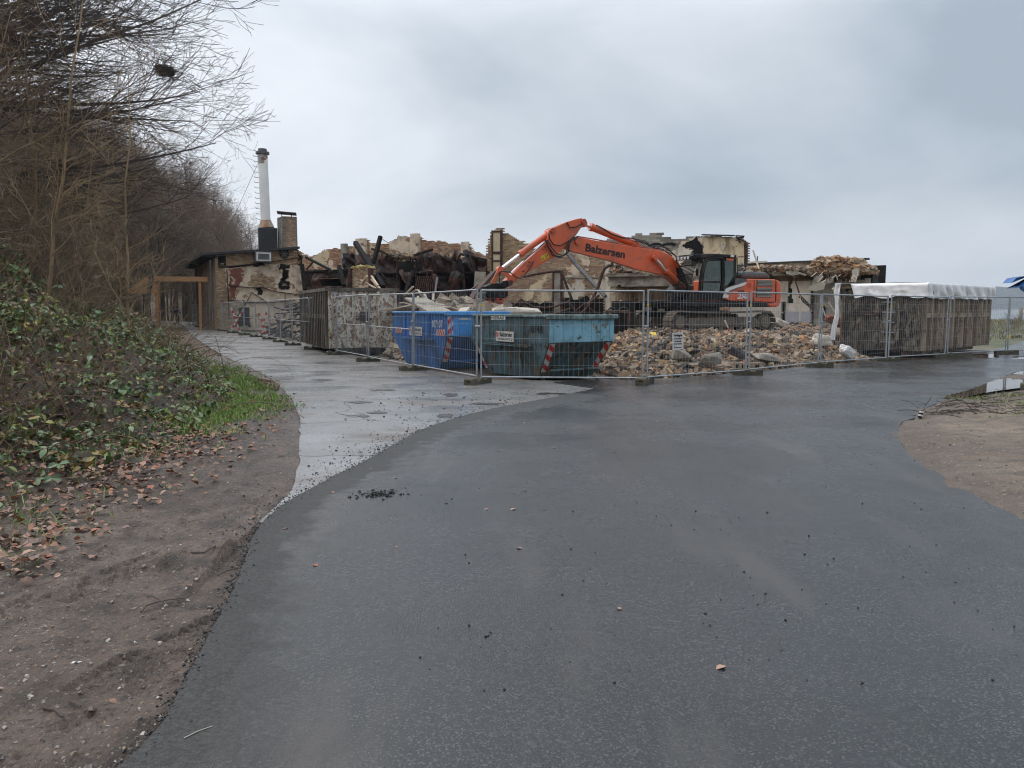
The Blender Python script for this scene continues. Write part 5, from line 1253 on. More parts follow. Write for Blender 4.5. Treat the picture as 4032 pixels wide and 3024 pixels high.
q = MB(); q.tube([ct - Vector((0, 0, .15)), ct + Vector((0, 0, .02))], .52, 18); q.tube([ct, ct + Vector((0, 0, .25))], .33, 18); q.obj('flue_cap', MAT['grey_paint'], fl_)
q = MB(); q.tube([ct - Vector((0, 0, .9)), ct - Vector((0, 0, .16))], .378, 18); q.obj('rust_band', M('flue_rust', (.25, .17, .12), .8, 0, .3, 2, .2, 10, patches=[((.36, .36, .34), 2.2, .52, .05, .7), ((.17, .07, .04), 3, .55, .06, .8)]), fl_)
for k in range(13):
    p = cm_ + (ct - cm_) * (k + .2) / 13; q = MB(); q.tube([p + Vector((-.38, 0, 0)), p + Vector((-.68, 0, .02)), p + Vector((-.75, 0, .12))], .022, 5); q.obj('climbing_rung', MAT['grey_paint'], fl_)
gw = MB(); g0 = ct + Vector((-.4, 0, -.9)); g1 = at(*C1(520, 600), 63); g1 = g0 + (g1 - g0) * 1.5; gw.tube([g0, g0 + (g1 - g0) * .5 - Vector((0, 0, .12)), g1], .016, 4); gw.obj('guy_wire', MAT['grey_paint'], fl_)
# brick chimney: two faces of real bricks
bc = thing('brick_chimney', 'short square brick chimney with a tilted metal lid behind the steel flue', 'chimney', (0, 0, 0))
p0 = at(*C1(855, 780), 60.2); p1 = at(*C1(941, 780), 60.6); zt = at(*C1(900, 582), 60.4).z
pc0 = Vector((p0.x, p0.y, 0)); dc = (Vector((p1.x, p1.y, 0)) - pc0); wC = dc.length; dc.normalize(); bcv = Vector((-dc.y, dc.x, 0)) ; bcv = Vector((-.55, .835, 0))
pf = Plane(pc0, pc0 + dc * wC); brick_wall(bc, pf, 0, wC, lambda t: np.full(np.shape(t), zt), zl, None, 'brown', seed=4, ragged=0)
ps = Plane(pc0 + bcv * 1.3, pc0); brick_wall(bc, ps, 0, 1.3, lambda t: np.full(np.shape(t), zt), zl, None, 'grey', seed=5, ragged=0)
pr_ = Plane(pc0 + dc * wC + bcv * 1.3, pc0 + bcv * 1.3); boxP(pr_, 0, wC, zl, zt - .02, -.2, 0).obj('rear_face', MAT['mortar'], bc)
pr_ = Plane(pc0 + dc * wC, pc0 + dc * wC + bcv * 1.3); boxP(pr_, 0.02, 1.28, zl, zt - .02, -.1, 0).obj('right_face', MAT['mortar'], bc)
q = MB(); c = pc0 + dc * (wC / 2) + bcv * .55 + Vector((0, 0, zt + .26)); q.box(c, (wC + .45, 1.7, .06), Matrix.Rotation(.25, 3, 'Z') @ Matrix.Rotation(.06, 3, 'Y')); q.obj('tilted_lid', MAT['grey_paint'], bc)
for k in (.1, wC - .15):
    q = MB(); c = pc0 + dc * k + bcv * .5; q.beam(c + Vector((0, 0, zt - .05)), c + Vector((0, 0, zt + .24)), .05, .05); q.obj('lid_stay', MAT['grey_paint'], bc)
pipeP('side_conduit', ps, C1, [(850, 590), (852, 780)], .05, .04, MAT['galv'], bc)

# ---- B: long rear wall of the burnt hall
pB = Plane(hpt(1186, 56.5), hpt(1925, 50.5))
rw = thing('rear_ruin_wall', 'long jagged rear wall of the burnt hall, red and yellow bricks', 'ruined wall', (0, 0, 0))
prB = pB.tz(C2, [(90, 380), (110, 345), (135, 385), (300, 330), (325, 312), (375, 305), (470, 312), (474, 280), (520, 276), (525, 295), (612, 262), (615, 232), (700, 226), (702, 252), (800, 255), (905, 258), (915, 232), (985, 228), (1003, 190), (1080, 196), (1116, 188), (1195, 186), (1202, 216), (1290, 232), (1370, 238), (1450, 252), (1540, 262), (1590, 282), (1592, 260), (1655, 268), (1668, 312), (1720, 330), (1800, 372), (1840, 380)])
topP = prof_f(prB)
brick_wall(rw, pB, prB[0][0], prB[-1][0], topP, .5, None, 'red', seed=11, ragged=.10, second='yellow', secf=lambda T, Z: np.clip((fbm(T * .35, Z * .3, 5) - .38) * 3, 0, .8))
for k, (pp, mm) in enumerate((([(140, 380), (330, 320), (345, 420), (345, 500), (140, 470)], 'plaster_cream'), ([(520, 300), (800, 250), (810, 330), (700, 370), (560, 340)], 'plaster_cream'), ([(905, 250), (1000, 200), (1195, 195), (1195, 340), (1010, 350), (905, 300)], 'plaster'), ([(1590, 270), (1665, 275), (1700, 360), (1590, 350)], 'plaster_cream'), ([(330, 420), (500, 380), (500, 520), (340, 520)], 'plaster'))):
    plaster(rw, pB, pB.tz(C2, pp), MAT[mm], 20 + k, .40, cell=.08)
for k, xx in enumerate(((1120, 1198, 186), (612, 702, 232), (1592, 1655, 262), (474, 522, 278))):
    a, b_ = pB.tz(C2, [(xx[0], xx[2]), (xx[1], xx[2])]); q = MB(); boxP(pB, a[0], b_[0], .6, a[1] + .12, 0, .28).obj('pier', MAT['plaster'] if k in (0, 1, 2) else MAT['concrete'], rw)

# ---- C: burnt twisted sheet metal hall front
pC = Plane(hpt(1355, 49), hpt(1880, 45.5))
sh = thing('burnt_sheet_hall', 'burnt rust brown sheet metal hall front with black openings, two storeys', 'ruined building', (0, 0, 0))
top_ = prof_f(pC.tz(C2, [(490, 350), (520, 345), (700, 365), (975, 372), (1050, 385), (1160, 378), (1350, 380), (1530, 395), (1700, 392), (1830, 415)]))
tt = pC.tz(C2, [(500, 400), (1825, 400), (700, 705), (700, 545), (700, 560)])
opn = [pC.tz(C2, p) for p in ([(985, 372), (1155, 380), (1155, 530), (985, 535)], [(1165, 405), (1265, 408), (1265, 530), (1165, 530)], [(1535, 392), (1608, 400), (1605, 548), (1535, 545)], [(1000, 555), (1330, 555), (1330, 700), (1000, 700)], [(1570, 570), (1640, 565), (1640, 700), (1600, 700)])]
def bulge(T, Z): return (fbm(T * .9, Z * 1.1, 41) - .5) * 1.5 + np.abs(np.sin((T + fbm(T, Z, 43) * 2.2) * 2.6 + Z * 1.1)) * .30 + (fbm(T * 4, Z * 4, 44) - .5) * .22
def kC(T, Z):
    k = (Z < top_(T) + (fbm(T * 2, Z * .1, 45) - .5) * .3)
    for o in opn: k &= ~inpoly(T, Z, o)
    return k
def kC1(T, Z): return kC(T, Z) & (Z > tt[3][1])
def kC2(T, Z): return kC(T, Z) & (Z < tt[4][1]) & (Z > .3)
cellslab('upper_sheets', pC, tt[0][0], tt[1][0], 0, 6.5, .09, .02, kC1, MAT['sheet_rust'], sh, bulge=bulge, smooth=True)
cellslab('lower_sheets', pC, tt[0][0], tt[1][0] - 1.5, 0, 6.5, .09, .02, kC2, MAT['sheet_rust'], sh, off=-.25, bulge=bulge, smooth=True)
boxP(pC, tt[0][0] + .1, tt[1][0] - .1, .3, tt[0][1] - .1, -2.3, -2.2).obj('shade_back_wall', MAT['dark_hole'], sh)  # near-black backing, the dark hall interior put into its colour
for x in (500, 985, 1160, 1268, 1530, 1610, 1820):
    t_ = pC.tz(C2, [(x, 400)])[0][0]; boxP(pC, t_ - .035, t_ + .035, .4, float(top_(t_)), .05, .12).obj('steel_post', MAT['steel_rust'], sh)
boxP(pC, tt[0][0], tt[1][0], tt[3][1] - .05, tt[3][1] + .05, -.1, .12).obj('floor_beam', MAT['char'], sh)
boxP(pC, tt[0][0], tt[1][0], tt[3][1] - .1, tt[3][1], -2.2, -.1).obj('upper_floor', MAT['char'], sh)
rs_ = random.Random(17)
for k in range(16):      # torn sheets folded over the edges
    x, y = rs_.uniform(510, 1700), rs_.choice((rs_.uniform(355, 400), rs_.uniform(540, 580))); t0_, z0_ = pC.tz(C2, [(x, y)])[0]; w_, h_ = rs_.uniform(.4, 1.2), rs_.uniform(.4, 1.3); V = []; F = []
    sl_, cu = rs_.uniform(-.5, .5), rs_.uniform(.2, .7)
    for i in range(6):
        for j in range(6):
            a, b_ = i / 5, j / 5; V.append(pC.w(t0_ + (a - .5) * w_ * (1 - b_ * rs_.uniform(.5, .7)) + sl_ * b_, z0_ + .15 - h_ * b_ + .1 * math.sin(a * 5), .45 + cu * math.sin(b_ * 2.4 + a) * .5 + .08 * math.sin(a * 9 + k)))
    for i in range(5):
        for j in range(5): F.append((i * 6 + j, i * 6 + j + 1, i * 6 + j + 7, i * 6 + j + 6))
    link_mesh('torn_sheet', np_mesh('torn_sheet', np.array(V), np.array(F)), MAT['sheet_rust'] if k % 3 else MAT['steel_rust'], sh)
# lower left wing
pD = Plane(hpt(1192, 45.5), hpt(1395, 43))
wg = thing('burnt_wing', 'low charred sheet metal wing behind the rusty grey container', 'ruined building', (0, 0, 0))
tw = pD.tz(C2, [(110, 520), (545, 515), (280, 650)]); topW = lambda T: np.full(np.shape(T), tw[0][1]) + (fbm(T * 1.5, T * 0, 7) - .5) * .35
opw = pD.tz(C2, [(285, 582), (482, 582), (482, 655), (285, 655)])
cellslab('front_sheets', pD, tw[0][0], tw[1][0], 0, 5, .09, .02, lambda T, Z: (Z < topW(T)) & ~inpoly(T, Z, opw), MAT['sheet_rust'], wg, bulge=lambda T, Z: bulge(T, Z) * .6, smooth=True)
boxP(pD, tw[0][0], tw[1][0], .2, tw[0][1] - .4, -1.2, -1.1).obj('shade_back_wall', MAT['dark_hole'], wg)  # darkness inside the wing painted as a near-black backing
boxP(pD, tw[0][0], tw[1][0], tw[0][1] - .08, tw[0][1] + .03, -1.3, .25).obj('sagging_roof', MAT['char'], wg)

# ---- D: stub of a brick pier with loose yellow bricks on top
pE = Plane(hpt(1384, 41.5), hpt(1463, 41.0))
st_ = thing('brick_pier', 'freestanding stub of brick wall with loose yellow bricks on top', 'ruined wall', (0, 0, 0))
te = pE.tz(C2, [(555, 492), (735, 490)])
brick_wall(st_, pE, te[0][0], te[1][0], lambda t: np.full(np.shape(t), te[0][1]), .4, None, 'brown', thick=.5, seed=31, ragged=.06)
plaster(st_, pE, pE.tz(C2, [(600, 560), (730, 520), (730, 700), (600, 700)]), MAT['plaster'], 33, .47)
for xx in (545, 735): tq = pE.tz(C2, [(xx, 500)])[0]; boxP(pE, tq[0] - .09, tq[0] + .09, .4, tq[1] + .05, -.1, .12).obj('steel_channel', MAT['steel_rust'], st_)

# ---- E: tall wall behind the grapple
pF = Plane(hpt(1915, 46.2), hpt(2396, 44.6))
tl_ = thing('tall_ruin_wall', 'tall stepped brick wall with a steel framed pier, behind the machine arm', 'ruined wall', (0, 0, 0))
pr = pF.tz(C3, [(138, 520), (150, 400), (163, 320), (175, 300), (184, 238), (235, 222), (262, 214), (290, 232), (291, 262), (325, 265), (345, 282), (372, 290), (400, 312), (440, 325), (470, 345), (505, 360), (560, 395), (600, 398), (640, 300), (700, 215), (760, 210), (820, 320), (900, 380), (1200, 380), (1215, 400)])
oF = [pF.tz(C3, p) for p in ([(300, 868), (722, 862), (722, 1010), (300, 1010)], [(802, 832), (1172, 820), (1172, 1010), (802, 1010)])]
def hF(T, Z): return inpoly(T, Z + (vnoise(T * 3, T * 0, 3) - .5) * .2, oF[0]) | inpoly(T, Z + (vnoise(T * 3, T * 0, 4) - .5) * .2, oF[1])
brick_wall(tl_, pF, pr[0][0], pr[-1][0], prof_f(pr), .4, hF, 'brown', seed=41, ragged=.10, second='yellow', secf=lambda T, Z: np.clip((fbm(T * .4, Z * .5, 9) - .42) * 4, 0, .9))
plaster(tl_, pF, pF.tz(C3, [(840, 400), (1190, 400), (1190, 640), (900, 640), (850, 560)]), MAT['plaster'], 43, .53, fs=2.3, cell=.06)
plaster(tl_, pF, pF.tz(C3, [(820, 650), (1190, 640), (1190, 830), (820, 830)]), MAT['plaster_white'], 44, .38, fs=2.2, cell=.06)
plaster(tl_, pF, pF.tz(C3, [(300, 640), (720, 620), (720, 860), (300, 860)]), MAT['plaster_cream'], 46, .56, fs=1.6, cell=.06)
def pier(x0, x1, ytop, ybot, off, m, fr=True, cross=()):
    a, b_ = pF.tz(C3, [(x0, ytop), (x1, ybot)])
    z0_, z1_ = max(.3, b_[1]), a[1]; boxP(pF, a[0], b_[0], z0_, z1_, .03, off).obj('pier', m, tl_)
    if fr:
        for t_ in (a[0] - .06, b_[0] - .02): boxP(pF, t_, t_ + .10, z0_, z1_ + .05, .03, off + .05).obj('steel_channel', MAT['steel_rust'], tl_)
        for yy in cross: z_ = pF.tz(C3, [(x0, yy)])[0][1]; boxP(pF, a[0], b_[0], z_ - .04, z_ + .04, off, off + .04).obj('cross_strap', MAT['steel_rust'], tl_)
pier(205, 275, 248, 590, .22, MAT['plaster_cream'], True, (252, 430, 440, 505))
pier(735, 795, 596, 960, .22, MAT['concrete'], True, (600, 770))
boxP(pF, *sorted(p[0] for p in pF.tz(C3, [(835, 648), (1190, 648)])), *sorted(p[1] for p in pF.tz(C3, [(835, 655), (835, 642)])), .02, .10).obj('wall_rail', MAT['concrete'], tl_)
boxP(pF, *sorted(p[0] for p in pF.tz(C3, [(150, 800), (1190, 800)])), .2, 2.9, -3.2, -3.1).obj('shade_back_wall', MAT['dark_hole'], tl_)  # black sheet, painted as the shade behind the two openings
a, b_ = pF.tz(C3, [(1185, 480), (1215, 960)]); boxP(pF, a[0], b_[0], .5, a[1], .03, .30).obj('pier', MAT['plaster_white'], tl_)
# stub of concrete at its left
q = MB(); c = at(*C3(78, 640), 43.5); q.box((c.x, c.y, 1.9), (.75, .5, 3.5), Matrix.Rotation(.05, 3, 'Y'), taper=.8); o = q.obj('concrete_stub', MAT['concrete']); tag(o, 'leaning grey concrete stub at the left foot of the tall wall', 'concrete stub')

# ---- F: concrete canopy
pG = Plane(hpt(2390, 41.8), hpt(2700, 40.6))
cn = thing('concrete_canopy', 'broken concrete canopy slab over a dark opening, behind the machine arm', 'ruined building', (0, 0, 0))
g = pG.tz(C3, [(1205, 650), (1205, 725), (1660, 690), (1205, 618)]); tE = pG.L
def kG(T, Z): return (Z > g[1][1] + (fbm(T * 1.5, T * 0, 4) - .5) * .14) & (Z < g[3][1] + .0 * T)
cellslab('slab_edge', pG, g[0][0], tE + 1.5, g[1][1] - .2, g[3][1], .1, 4.0, kG, MAT['concrete'], cn, bulge=lambda T, Z: (fbm(T * 2, Z * 3, 5) - .5) * .3)
boxP(pG, g[0][0] - .05, tE + 1.5, g[0][1] + .05, g[3][1] + .02, .1, .22).obj('top_beam', MAT['concrete'], cn)
boxP(pG, g[0][0], tE + 1.5, g[1][1] - .85, g[1][1] + .05, -3.6, -3.5).obj('cream_lintel', MAT['plaster_cream'], cn)
boxP(pG, g[0][0], tE + 1.5, .3, g[1][1] - .85, -3.7, -3.6).obj('shade_back_wall', MAT['dark_hole'], cn)  # shade under the canopy put into a near-black backing
a = pG.tz(C3, [(1225, 740), (1250, 740), (1190, 740)]); boxP(pG, a[2][0], a[0][0], .4, g[1][1], -.3, .1).obj('pillar', MAT['plaster_white'], cn); boxP(pG, a[0][0], a[1][0] + .1, .4, g[1][1], -.5, -.1).obj('pillar', MAT['plaster_cream'], cn)
for x0_, x1_, y0_, y1_ in ((1455, 1520, 905, 935), (1580, 1640, 920, 945)):
    v_ = pG.tz(C3, [(x0_, y0_), (x1_, y1_)]); boxP(pG, v_[0][0], v_[1][0], v_[1][1], v_[0][1], -3.55, -3.4).obj('light_panel', MAT['plaster_cream'], cn)
# white wall above the canopy
pH = Plane(hpt(2398, 46.5), hpt(2720, 45.5)); ww = thing('whitewashed_wall', 'strip of whitewashed wall above the canopy, under the machine boom', 'ruined wall', (0, 0, 0))
v_ = pH.tz(C3, [(1190, 400), (1900, 430)]); brick_wall(ww, pH, 0, pH.L, lambda t: np.full(np.shape(t), v_[0][1]), .5, None, 'grey', seed=51, ragged=.08)
plaster(ww, pH, [(.1, 1), (pH.L, 1), (pH.L, v_[0][1] - .1), (.1, v_[0][1] - .1)], MAT['plaster_white'], 53, .33)

# ---- G: grey wall top behind, and the tower
pI = Plane(hpt(2345, 53), hpt(2775, 51)); gw_ = thing('grey_block_wall', 'stepped wall of sooty grey blocks behind the machine boom', 'ruined wall', (0, 0, 0))
pg = pI.tz(C3, [(1120, 330), (1175, 312), (1300, 300), (1395, 295), (1397, 280), (1455, 278), (1456, 268), (1500, 268), (1502, 290), (1588, 285), (1590, 252), (1640, 248), (1660, 242), (1672, 280), (1700, 300), (1750, 306), (1790, 312), (1880, 300)]) + pI.tz(C4, [(250, 318), (485, 278), (500, 290)])
brick_wall(gw_, pI, 0, pI.L, prof_f(pg), 1.5, None, 'grey', seed=61, ragged=.05, big=1.9, thick=.3)
plaster(gw_, pI, pI.tz(C4, [(200, 345), (485, 285), (488, 440), (200, 440)]), MAT['plaster'], 62, .36)
plaster(gw_, pI, pI.tz(C4, [(290, 385), (345, 345), (400, 320), (425, 300), (440, 330), (488, 380), (488, 520), (300, 520)]), MAT['char'], 63, .25, off=.05, name='soot_patch', rag=.25)
plaster(gw_, pI, pI.tz(C4, [(20, 362), (250, 345), (240, 372), (30, 385)]), MAT['char'], 66, .28, off=.05, name='soot_patch', rag=.2)
pJ = Plane(hpt(2770, 50.4), hpt(2936, 48.8)); tw_ = thing('ruin_tower', 'cream rendered tower stump with charred roof corner behind the black cab', 'ruined building', (0, 0, 0))
pj = pJ.tz(C4, [(490, 283), (600, 290), (760, 292), (800, 300), (835, 318), (868, 335)])
brick_wall(tw_, pJ, 0, pJ.L, prof_f(pj), 1, None, 'red', seed=71, ragged=.05)
plaster(tw_, pJ, pJ.tz(C4, [(488, 285), (835, 300), (835, 600), (488, 600)]), MAT['plaster_cream'], 72, .22, rag=.1, thick=.05)
_e = pJ.o + pJ.d * (pJ.L - .3); pJ2 = Plane(_e, _e + _e.normalized() * 5 - pJ.d * .6); boxP(pJ2, .3, 5, 1, pj[-1][1] - .2, -.1, .1).obj('right_wall', MAT['mortar'], tw_)
pJ3 = Plane(pJ.o, pJ.o - pJ.n * 5); boxP(pJ3, .26, 5, 1, pj[0][1] - .1, -.25, 0).obj('left_wall', MAT['char'], tw_)
q = MB(); a, b_ = pj[0], pj[2]; q.beam(pJ.w(a[0] - .05, a[1] + .05, .1), pJ.w(b_[0], b_[1] + .06, .1), .4, .07); q.obj('roof_edge', MAT['roofing'], tw_)
for k, (x0_, y0_, x1_, y1_) in enumerate(((780, 285, 850, 290), (790, 300, 845, 300), (800, 312, 865, 335), (785, 295, 820, 345), (840, 330, 870, 345))):
    a, b_ = pJ.tz(C4, [(x0_, y0_), (x1_, y1_)]); q = MB(); q.beam(pJ.w(*a, .1 + .06 * k), pJ.w(*b_, .3), .18, .07); q.obj('charred_plank', MAT['char'] if k < 3 else MAT['steel_rust'], tw_)
plaster(tw_, pJ, pJ.tz(C4, [(640, 330), (660, 380), (690, 335), (665, 410), (655, 410), (640, 380)]), MAT['yellow'] if False else MAT['insul'], 75, .1, off=.06, rag=.05, name='pale_scar')
for x in (838, 850, 862): pipeP('drain_pipe', pJ, C4, [(x, 350), (x + 3, 600)], .08, .035, MAT['steel_rust'] if x > 840 else MAT['plaster_cream'], tw_)

# ---- I: low building on the right
pK = Plane(hpt(2935, 43.5), hpt(3424, 39.8)); lb = thing('low_ruin_building', 'low ruined building with white walls and a rubble covered roof slab', 'ruined building', (0, 0, 0))
def K(pts): return pK.tz(R2, pts)
wk = K([(560, 470), (1080, 470), (1560, 520), (560, 1080), (1760, 520)])
hk = [K(p) for p in ([(742, 470), (800, 470), (805, 700), (835, 790), (735, 795), (752, 700)], [(650, 775), (705, 775), (705, 1110), (650, 1110)], [(1190, 840), (1290, 840), (1290, 1050), (1190, 1050)], [(1075, 480), (1105, 480), (1110, 1100), (1080, 1100)])]
def kK(T, Z):
    k = (Z < wk[0][1] + (fbm(T * 2, Z * 2, 8) - .5) * .2)
    for h in hk: k &= ~inpoly(T + (vnoise(T * 6, Z * 6, 5) - .5) * .08, Z, h)
    return k
cellslab('white_wall', pK, wk[0][0] - 2.5, wk[1][0], .3, 4.2, .08, .2, lambda T, Z: kK(T, Z), MAT['plaster_white'], lb)
cellslab('grey_wall', pK, wk[1][0], wk[2][0] + 1.2, .3, 4.2, .08, .2, lambda T, Z: kK(T, Z), MAT['concrete'], lb, off=-.2)
a, b_ = K([(715, 910), (1075, 1060)]); boxP(pK, a[0], b_[0], b_[1], a[1], .0, .02).obj('tiled_dado', M('lilac_grey_tiles', (.38, .37, .41), .5, 0, .08, 3, .1, 10), lb)
boxP(pK, wk[0][0] - 2.5, pK.L, .3, 4.0, -4.2, -4.1).obj('shade_back_wall', MAT['dark_hole'], lb)  # near-black backing paints the shade seen through the wall holes
sl = K([(120, 330), (1090, 330), (1090, 440), (500, 450), (1800, 345), (1800, 380)])
def kS(T, Z): return (Z > sl[2][1] + .28 + (fbm(T * 1.6, T * 0, 6) - .5) * .5) & (Z < sl[0][1] - .02)
cellslab('roof_slab', pK, sl[0][0], sl[4][0], 2.2, sl[0][1], .1, 4.0, kS, MAT['concrete'], lb, off=.5, bulge=lambda T, Z: (fbm(T * 1.4, Z * 3, 7) - .5) * .7)
# roof parapet further back
pK2 = Plane(hpt(2942, 46.5), hpt(3415, 43.2)); rk = pK2.tz(R2, [(150, 235), (600, 190), (1200, 155), (1245, 300)]); rb = thing('flat_roof', 'low flat roof with a thin black edge and pale parapet, right of the tower', 'roof', (0, 0, 0))
q = MB(); q.add([pK2.w(rk[0][0], 2.8, 0), pK2.w((pK2.L - .2), 2.8, 0), pK2.w((pK2.L - .2), rk[2][1] - .1, 0), pK2.w(rk[0][0], rk[0][1], 0)] + [pK2.w(rk[0][0], 2.8, -.2), pK2.w((pK2.L - .2), 2.8, -.2), pK2.w((pK2.L - .2), rk[2][1] - .1, -.2), pK2.w(rk[0][0], rk[0][1], -.2)], [(0, 1, 2, 3), (7, 6, 5, 4), (3, 2, 6, 7), (0, 3, 7, 4), (1, 5, 6, 2)]); q.obj('parapet', MAT['plaster_cream'], rb)
q = MB(); q.beam(pK2.w(rk[0][0] - .1, rk[0][1] + .05, .1), pK2.w(pK2.L, rk[2][1] - .05, .1), .5, .09); q.obj('roof_edge', MAT['roofing'], rb)
a, b_ = pK2.tz(R2, [(770, 200), (1005, 290)]); boxP(pK2, a[0], b_[0], b_[1] - .1, a[1] + .02, .02, .12).obj('grey_panel', MAT['plaster'], rb)
a, b_ = pK2.tz(R2, [(200, 205), (470, 190)]); q = MB(); q.beam(pK2.w(*a, .5), pK2.w(b_[0], b_[1], .5), .1, .1); q.obj('pale_batten', MAT['plaster_white'], rb)
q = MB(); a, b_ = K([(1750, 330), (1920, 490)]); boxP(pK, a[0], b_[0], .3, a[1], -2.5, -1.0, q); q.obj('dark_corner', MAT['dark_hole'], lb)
q = MB(); a, b_ = K([(1880, 262), (1952, 305)]); q.beam(pK.w(a[0], a[1], -.8), pK.w(b_[0], b_[1], -.8), 1.4, .1); q.obj('roof_corner_flap', MAT['roofing'], lb)
# hanging slabs of concrete
for k, poly in enumerate(([(1140, 520), (1170, 440), (1245, 375), (1290, 365), (1305, 430), (1270, 470), (1180, 515)], [(1095, 580), (1150, 530), (1280, 478), (1385, 440), (1380, 510), (1345, 525), (1330, 590), (1220, 620), (1120, 610)], [(1385, 440), (1440, 410), (1470, 430), (1455, 500), (1385, 512)], [(795, 335), (960, 340), (1088, 380), (1075, 400), (990, 375), (890, 400), (800, 370)], [(1770, 300), (1840, 290), (1845, 350), (1820, 400), (1775, 350)])):
    P = K(poly); q = MB(); q.prism(P, lambda p, t: pK.w(p[0], p[1], t), .55 + .1 * k, .75 + .1 * k); o = q.obj('hanging_slab', MAT['concrete'])
    tag(o, ['upper cracked concrete slab hanging over the right building wall', 'largest sagging concrete slab hanging before the grey wall', 'small cracked concrete slab hanging beside the largest one', 'thin broken slab edge drooping over the white wall', 'round concrete lump dangling at the far right roof corner'][k], 'concrete slab', 'concrete slabs hanging from the roof')
# ---- loose bars, beams, cables ----
def bar(name, label, cat, c, pts, D, r, m='steel_rust', sq=None, grp=None):
    D = D if hasattr(D, '__len__') else [D] * len(pts); P = [at(*c(x, y), d) for (x, y), d in zip(pts, D)]
    q = MB()
    if sq:
        for a, b_ in zip(P[:-1], P[1:]): q.beam(a, b_, sq[0], sq[1])
    else: q.tube(P, r, 7)
    o = q.obj(name, MAT[m]); tag(o, label, cat, grp); return o
bar('charred_timber', 'long charred timber leaning left to right over the brick pier', 'charred beam', C2, [(590, 250), (850, 660)], (44.5, 40.5), 0, 'char', (.24, .22), 'charred timbers in the ruin')
bar('charred_timber', 'upright charred timber with a hooked tip, topmost over the ruin', 'charred beam', C2, [(825, 190), (760, 440)], (44.5, 44), 0, 'char', (.20, .18), 'charred timbers in the ruin')
bar('charred_timber', 'short charred beam lying along the top of the burnt sheet metal', 'charred beam', C2, [(1140, 370), (1310, 315)], (46, 45), 0, 'char', (.14, .12), 'charred timbers in the ruin')
bar('charred_timber', 'charred timber leaning upright before the lower burnt sheets', 'charred beam', C2, [(1125, 515), (1065, 705)], (40.5, 40), 0, 'char', (.18, .15), 'charred timbers in the ruin')
bar('charred_timber', 'charred stub slanting over the low burnt wing', 'charred beam', C2, [(438, 470), (485, 650)], (42, 41), 0, 'char', (.20, .18), 'charred timbers in the ruin')
bar('charred_timber', 'upright charred post at the left end of the low burnt wing', 'charred beam', C2, [(92, 455), (120, 690)], (43.5, 43), 0, 'char', (.20, .18), 'charred timbers in the ruin')
bar('charred_timber', 'thin charred rafter sloping down onto the low burnt wing', 'charred beam', C2, [(130, 385), (350, 500)], (46, 43), 0, 'char', (.13, .12), 'charred timbers in the ruin')
bar('charred_timber', 'charred rafter lying across the right end of the burnt sheets', 'charred beam', C2, [(1560, 355), (1810, 410)], (45.5, 44.5), 0, 'char', (.13, .12), 'charred timbers in the ruin')
bar('steel_strut', 'rusty steel strut leaning against the shed end of the ruin', 'steel bar', C2, [(130, 505), (200, 425)], 46, .06)
bar('steel_channel_bar', 'bent reddish steel channel among the burnt sheets', 'steel bar', C2, [(740, 310), (830, 330), (900, 365)], 45.5, 0, 'steel_rust', (.2, .14))
bar('wire', 'thin wire hanging from the topmost charred timber', 'wire', C2, [(830, 205), (860, 230), (900, 252)], 45, .018)
bar('steel_girder', 'long brown steel girder leaning up to the tall wall, left of the grapple', 'steel girder', C2, [(1625, 870), (1700, 730), (1880, 530)], (34, 36, 43), 0, 'steel_rust', (.22, .2))
bar('steel_girder', 'thin brown girder beside the longer leaning one left of the grapple', 'steel girder', C2, [(1660, 700), (1800, 610)], (40, 41), 0, 'steel_rust', (.12, .12))
bar('steel_tube', 'bent steel tube running from the stick to the middle pier and down', 'steel bar', C3, [(470, 640), (620, 610), (740, 592), (785, 592), (810, 630), (850, 740), (890, 840)], 43.6, .075)
bar('sloping_pipe', 'thick dark pipe sloping down across the tall wall to the white pillar', 'pipe', C3, [(845, 430), (930, 540), (1060, 680), (1180, 815)], (44, 43.5, 42.5, 41.5), .11, 'grey_paint')
bar('bent_pipe', 'black pipe rising in a bow to the canopy corner', 'pipe', C3, [(1030, 880), (1070, 830), (1120, 720), (1150, 620), (1175, 565), (1210, 545), (1240, 540), (1242, 500)], 41.0, .09)
bar('steel_post', 'short brown steel post under the boom, left of the canopy rubble', 'steel bar', C3, [(1305, 505), (1305, 560)], 41, 0, 'steel_rust', (.12, .12))
for k, (pts_, D_, r_) in enumerate((([(440, 835), (490, 870), (560, 905), (660, 912), (740, 900), (830, 870), (870, 850)], 42, .06), ([(470, 890), (560, 945), (660, 968), (740, 965), (880, 915)], 41.5, .05), ([(430, 840), (490, 955)], 41, .06), ([(860, 860), (935, 960)], 41, .07), ([(310, 920), (430, 860)], 41.5, .05), ([(1060, 850), (1010, 920), (950, 975)], 41, .06), ([(1000, 880), (1100, 960)], 42, .05), ([(880, 970), (990, 880), (1060, 860)], 41.5, .04), ([(1130, 800), (1060, 850), (1030, 900)], 40.8, .07))):
    bar('twisted_bar', 'thin twisted rusty bar or cable before the black openings of the tall wall', 'steel bar', C3, pts_, D_, r_, grp='twisted bars before the tall wall')
for k, (x0_, y0_, x1_, y1_) in enumerate(((640, 600, 790, 680), (650, 640, 700, 560), (740, 560, 800, 650), (740, 590, 820, 680), (1050, 740, 1130, 660), (1090, 735, 1160, 690), (1175, 690, 1250, 800), (1240, 820, 1330, 780), (1180, 750, 1140, 820), (1320, 720, 1310, 850), (1255, 830, 1200, 710), (1230, 720, 1290, 850))):
    bar('pale_lath', 'pale splintered lath sticking up from the rubble behind the blue skip', 'lath', C2, [(x0_, y0_), (x1_, y1_)], (34, 33.5), 0, 'insul' if k > 3 else 'plaster', (.09, .05), 'pale laths in the rubble')
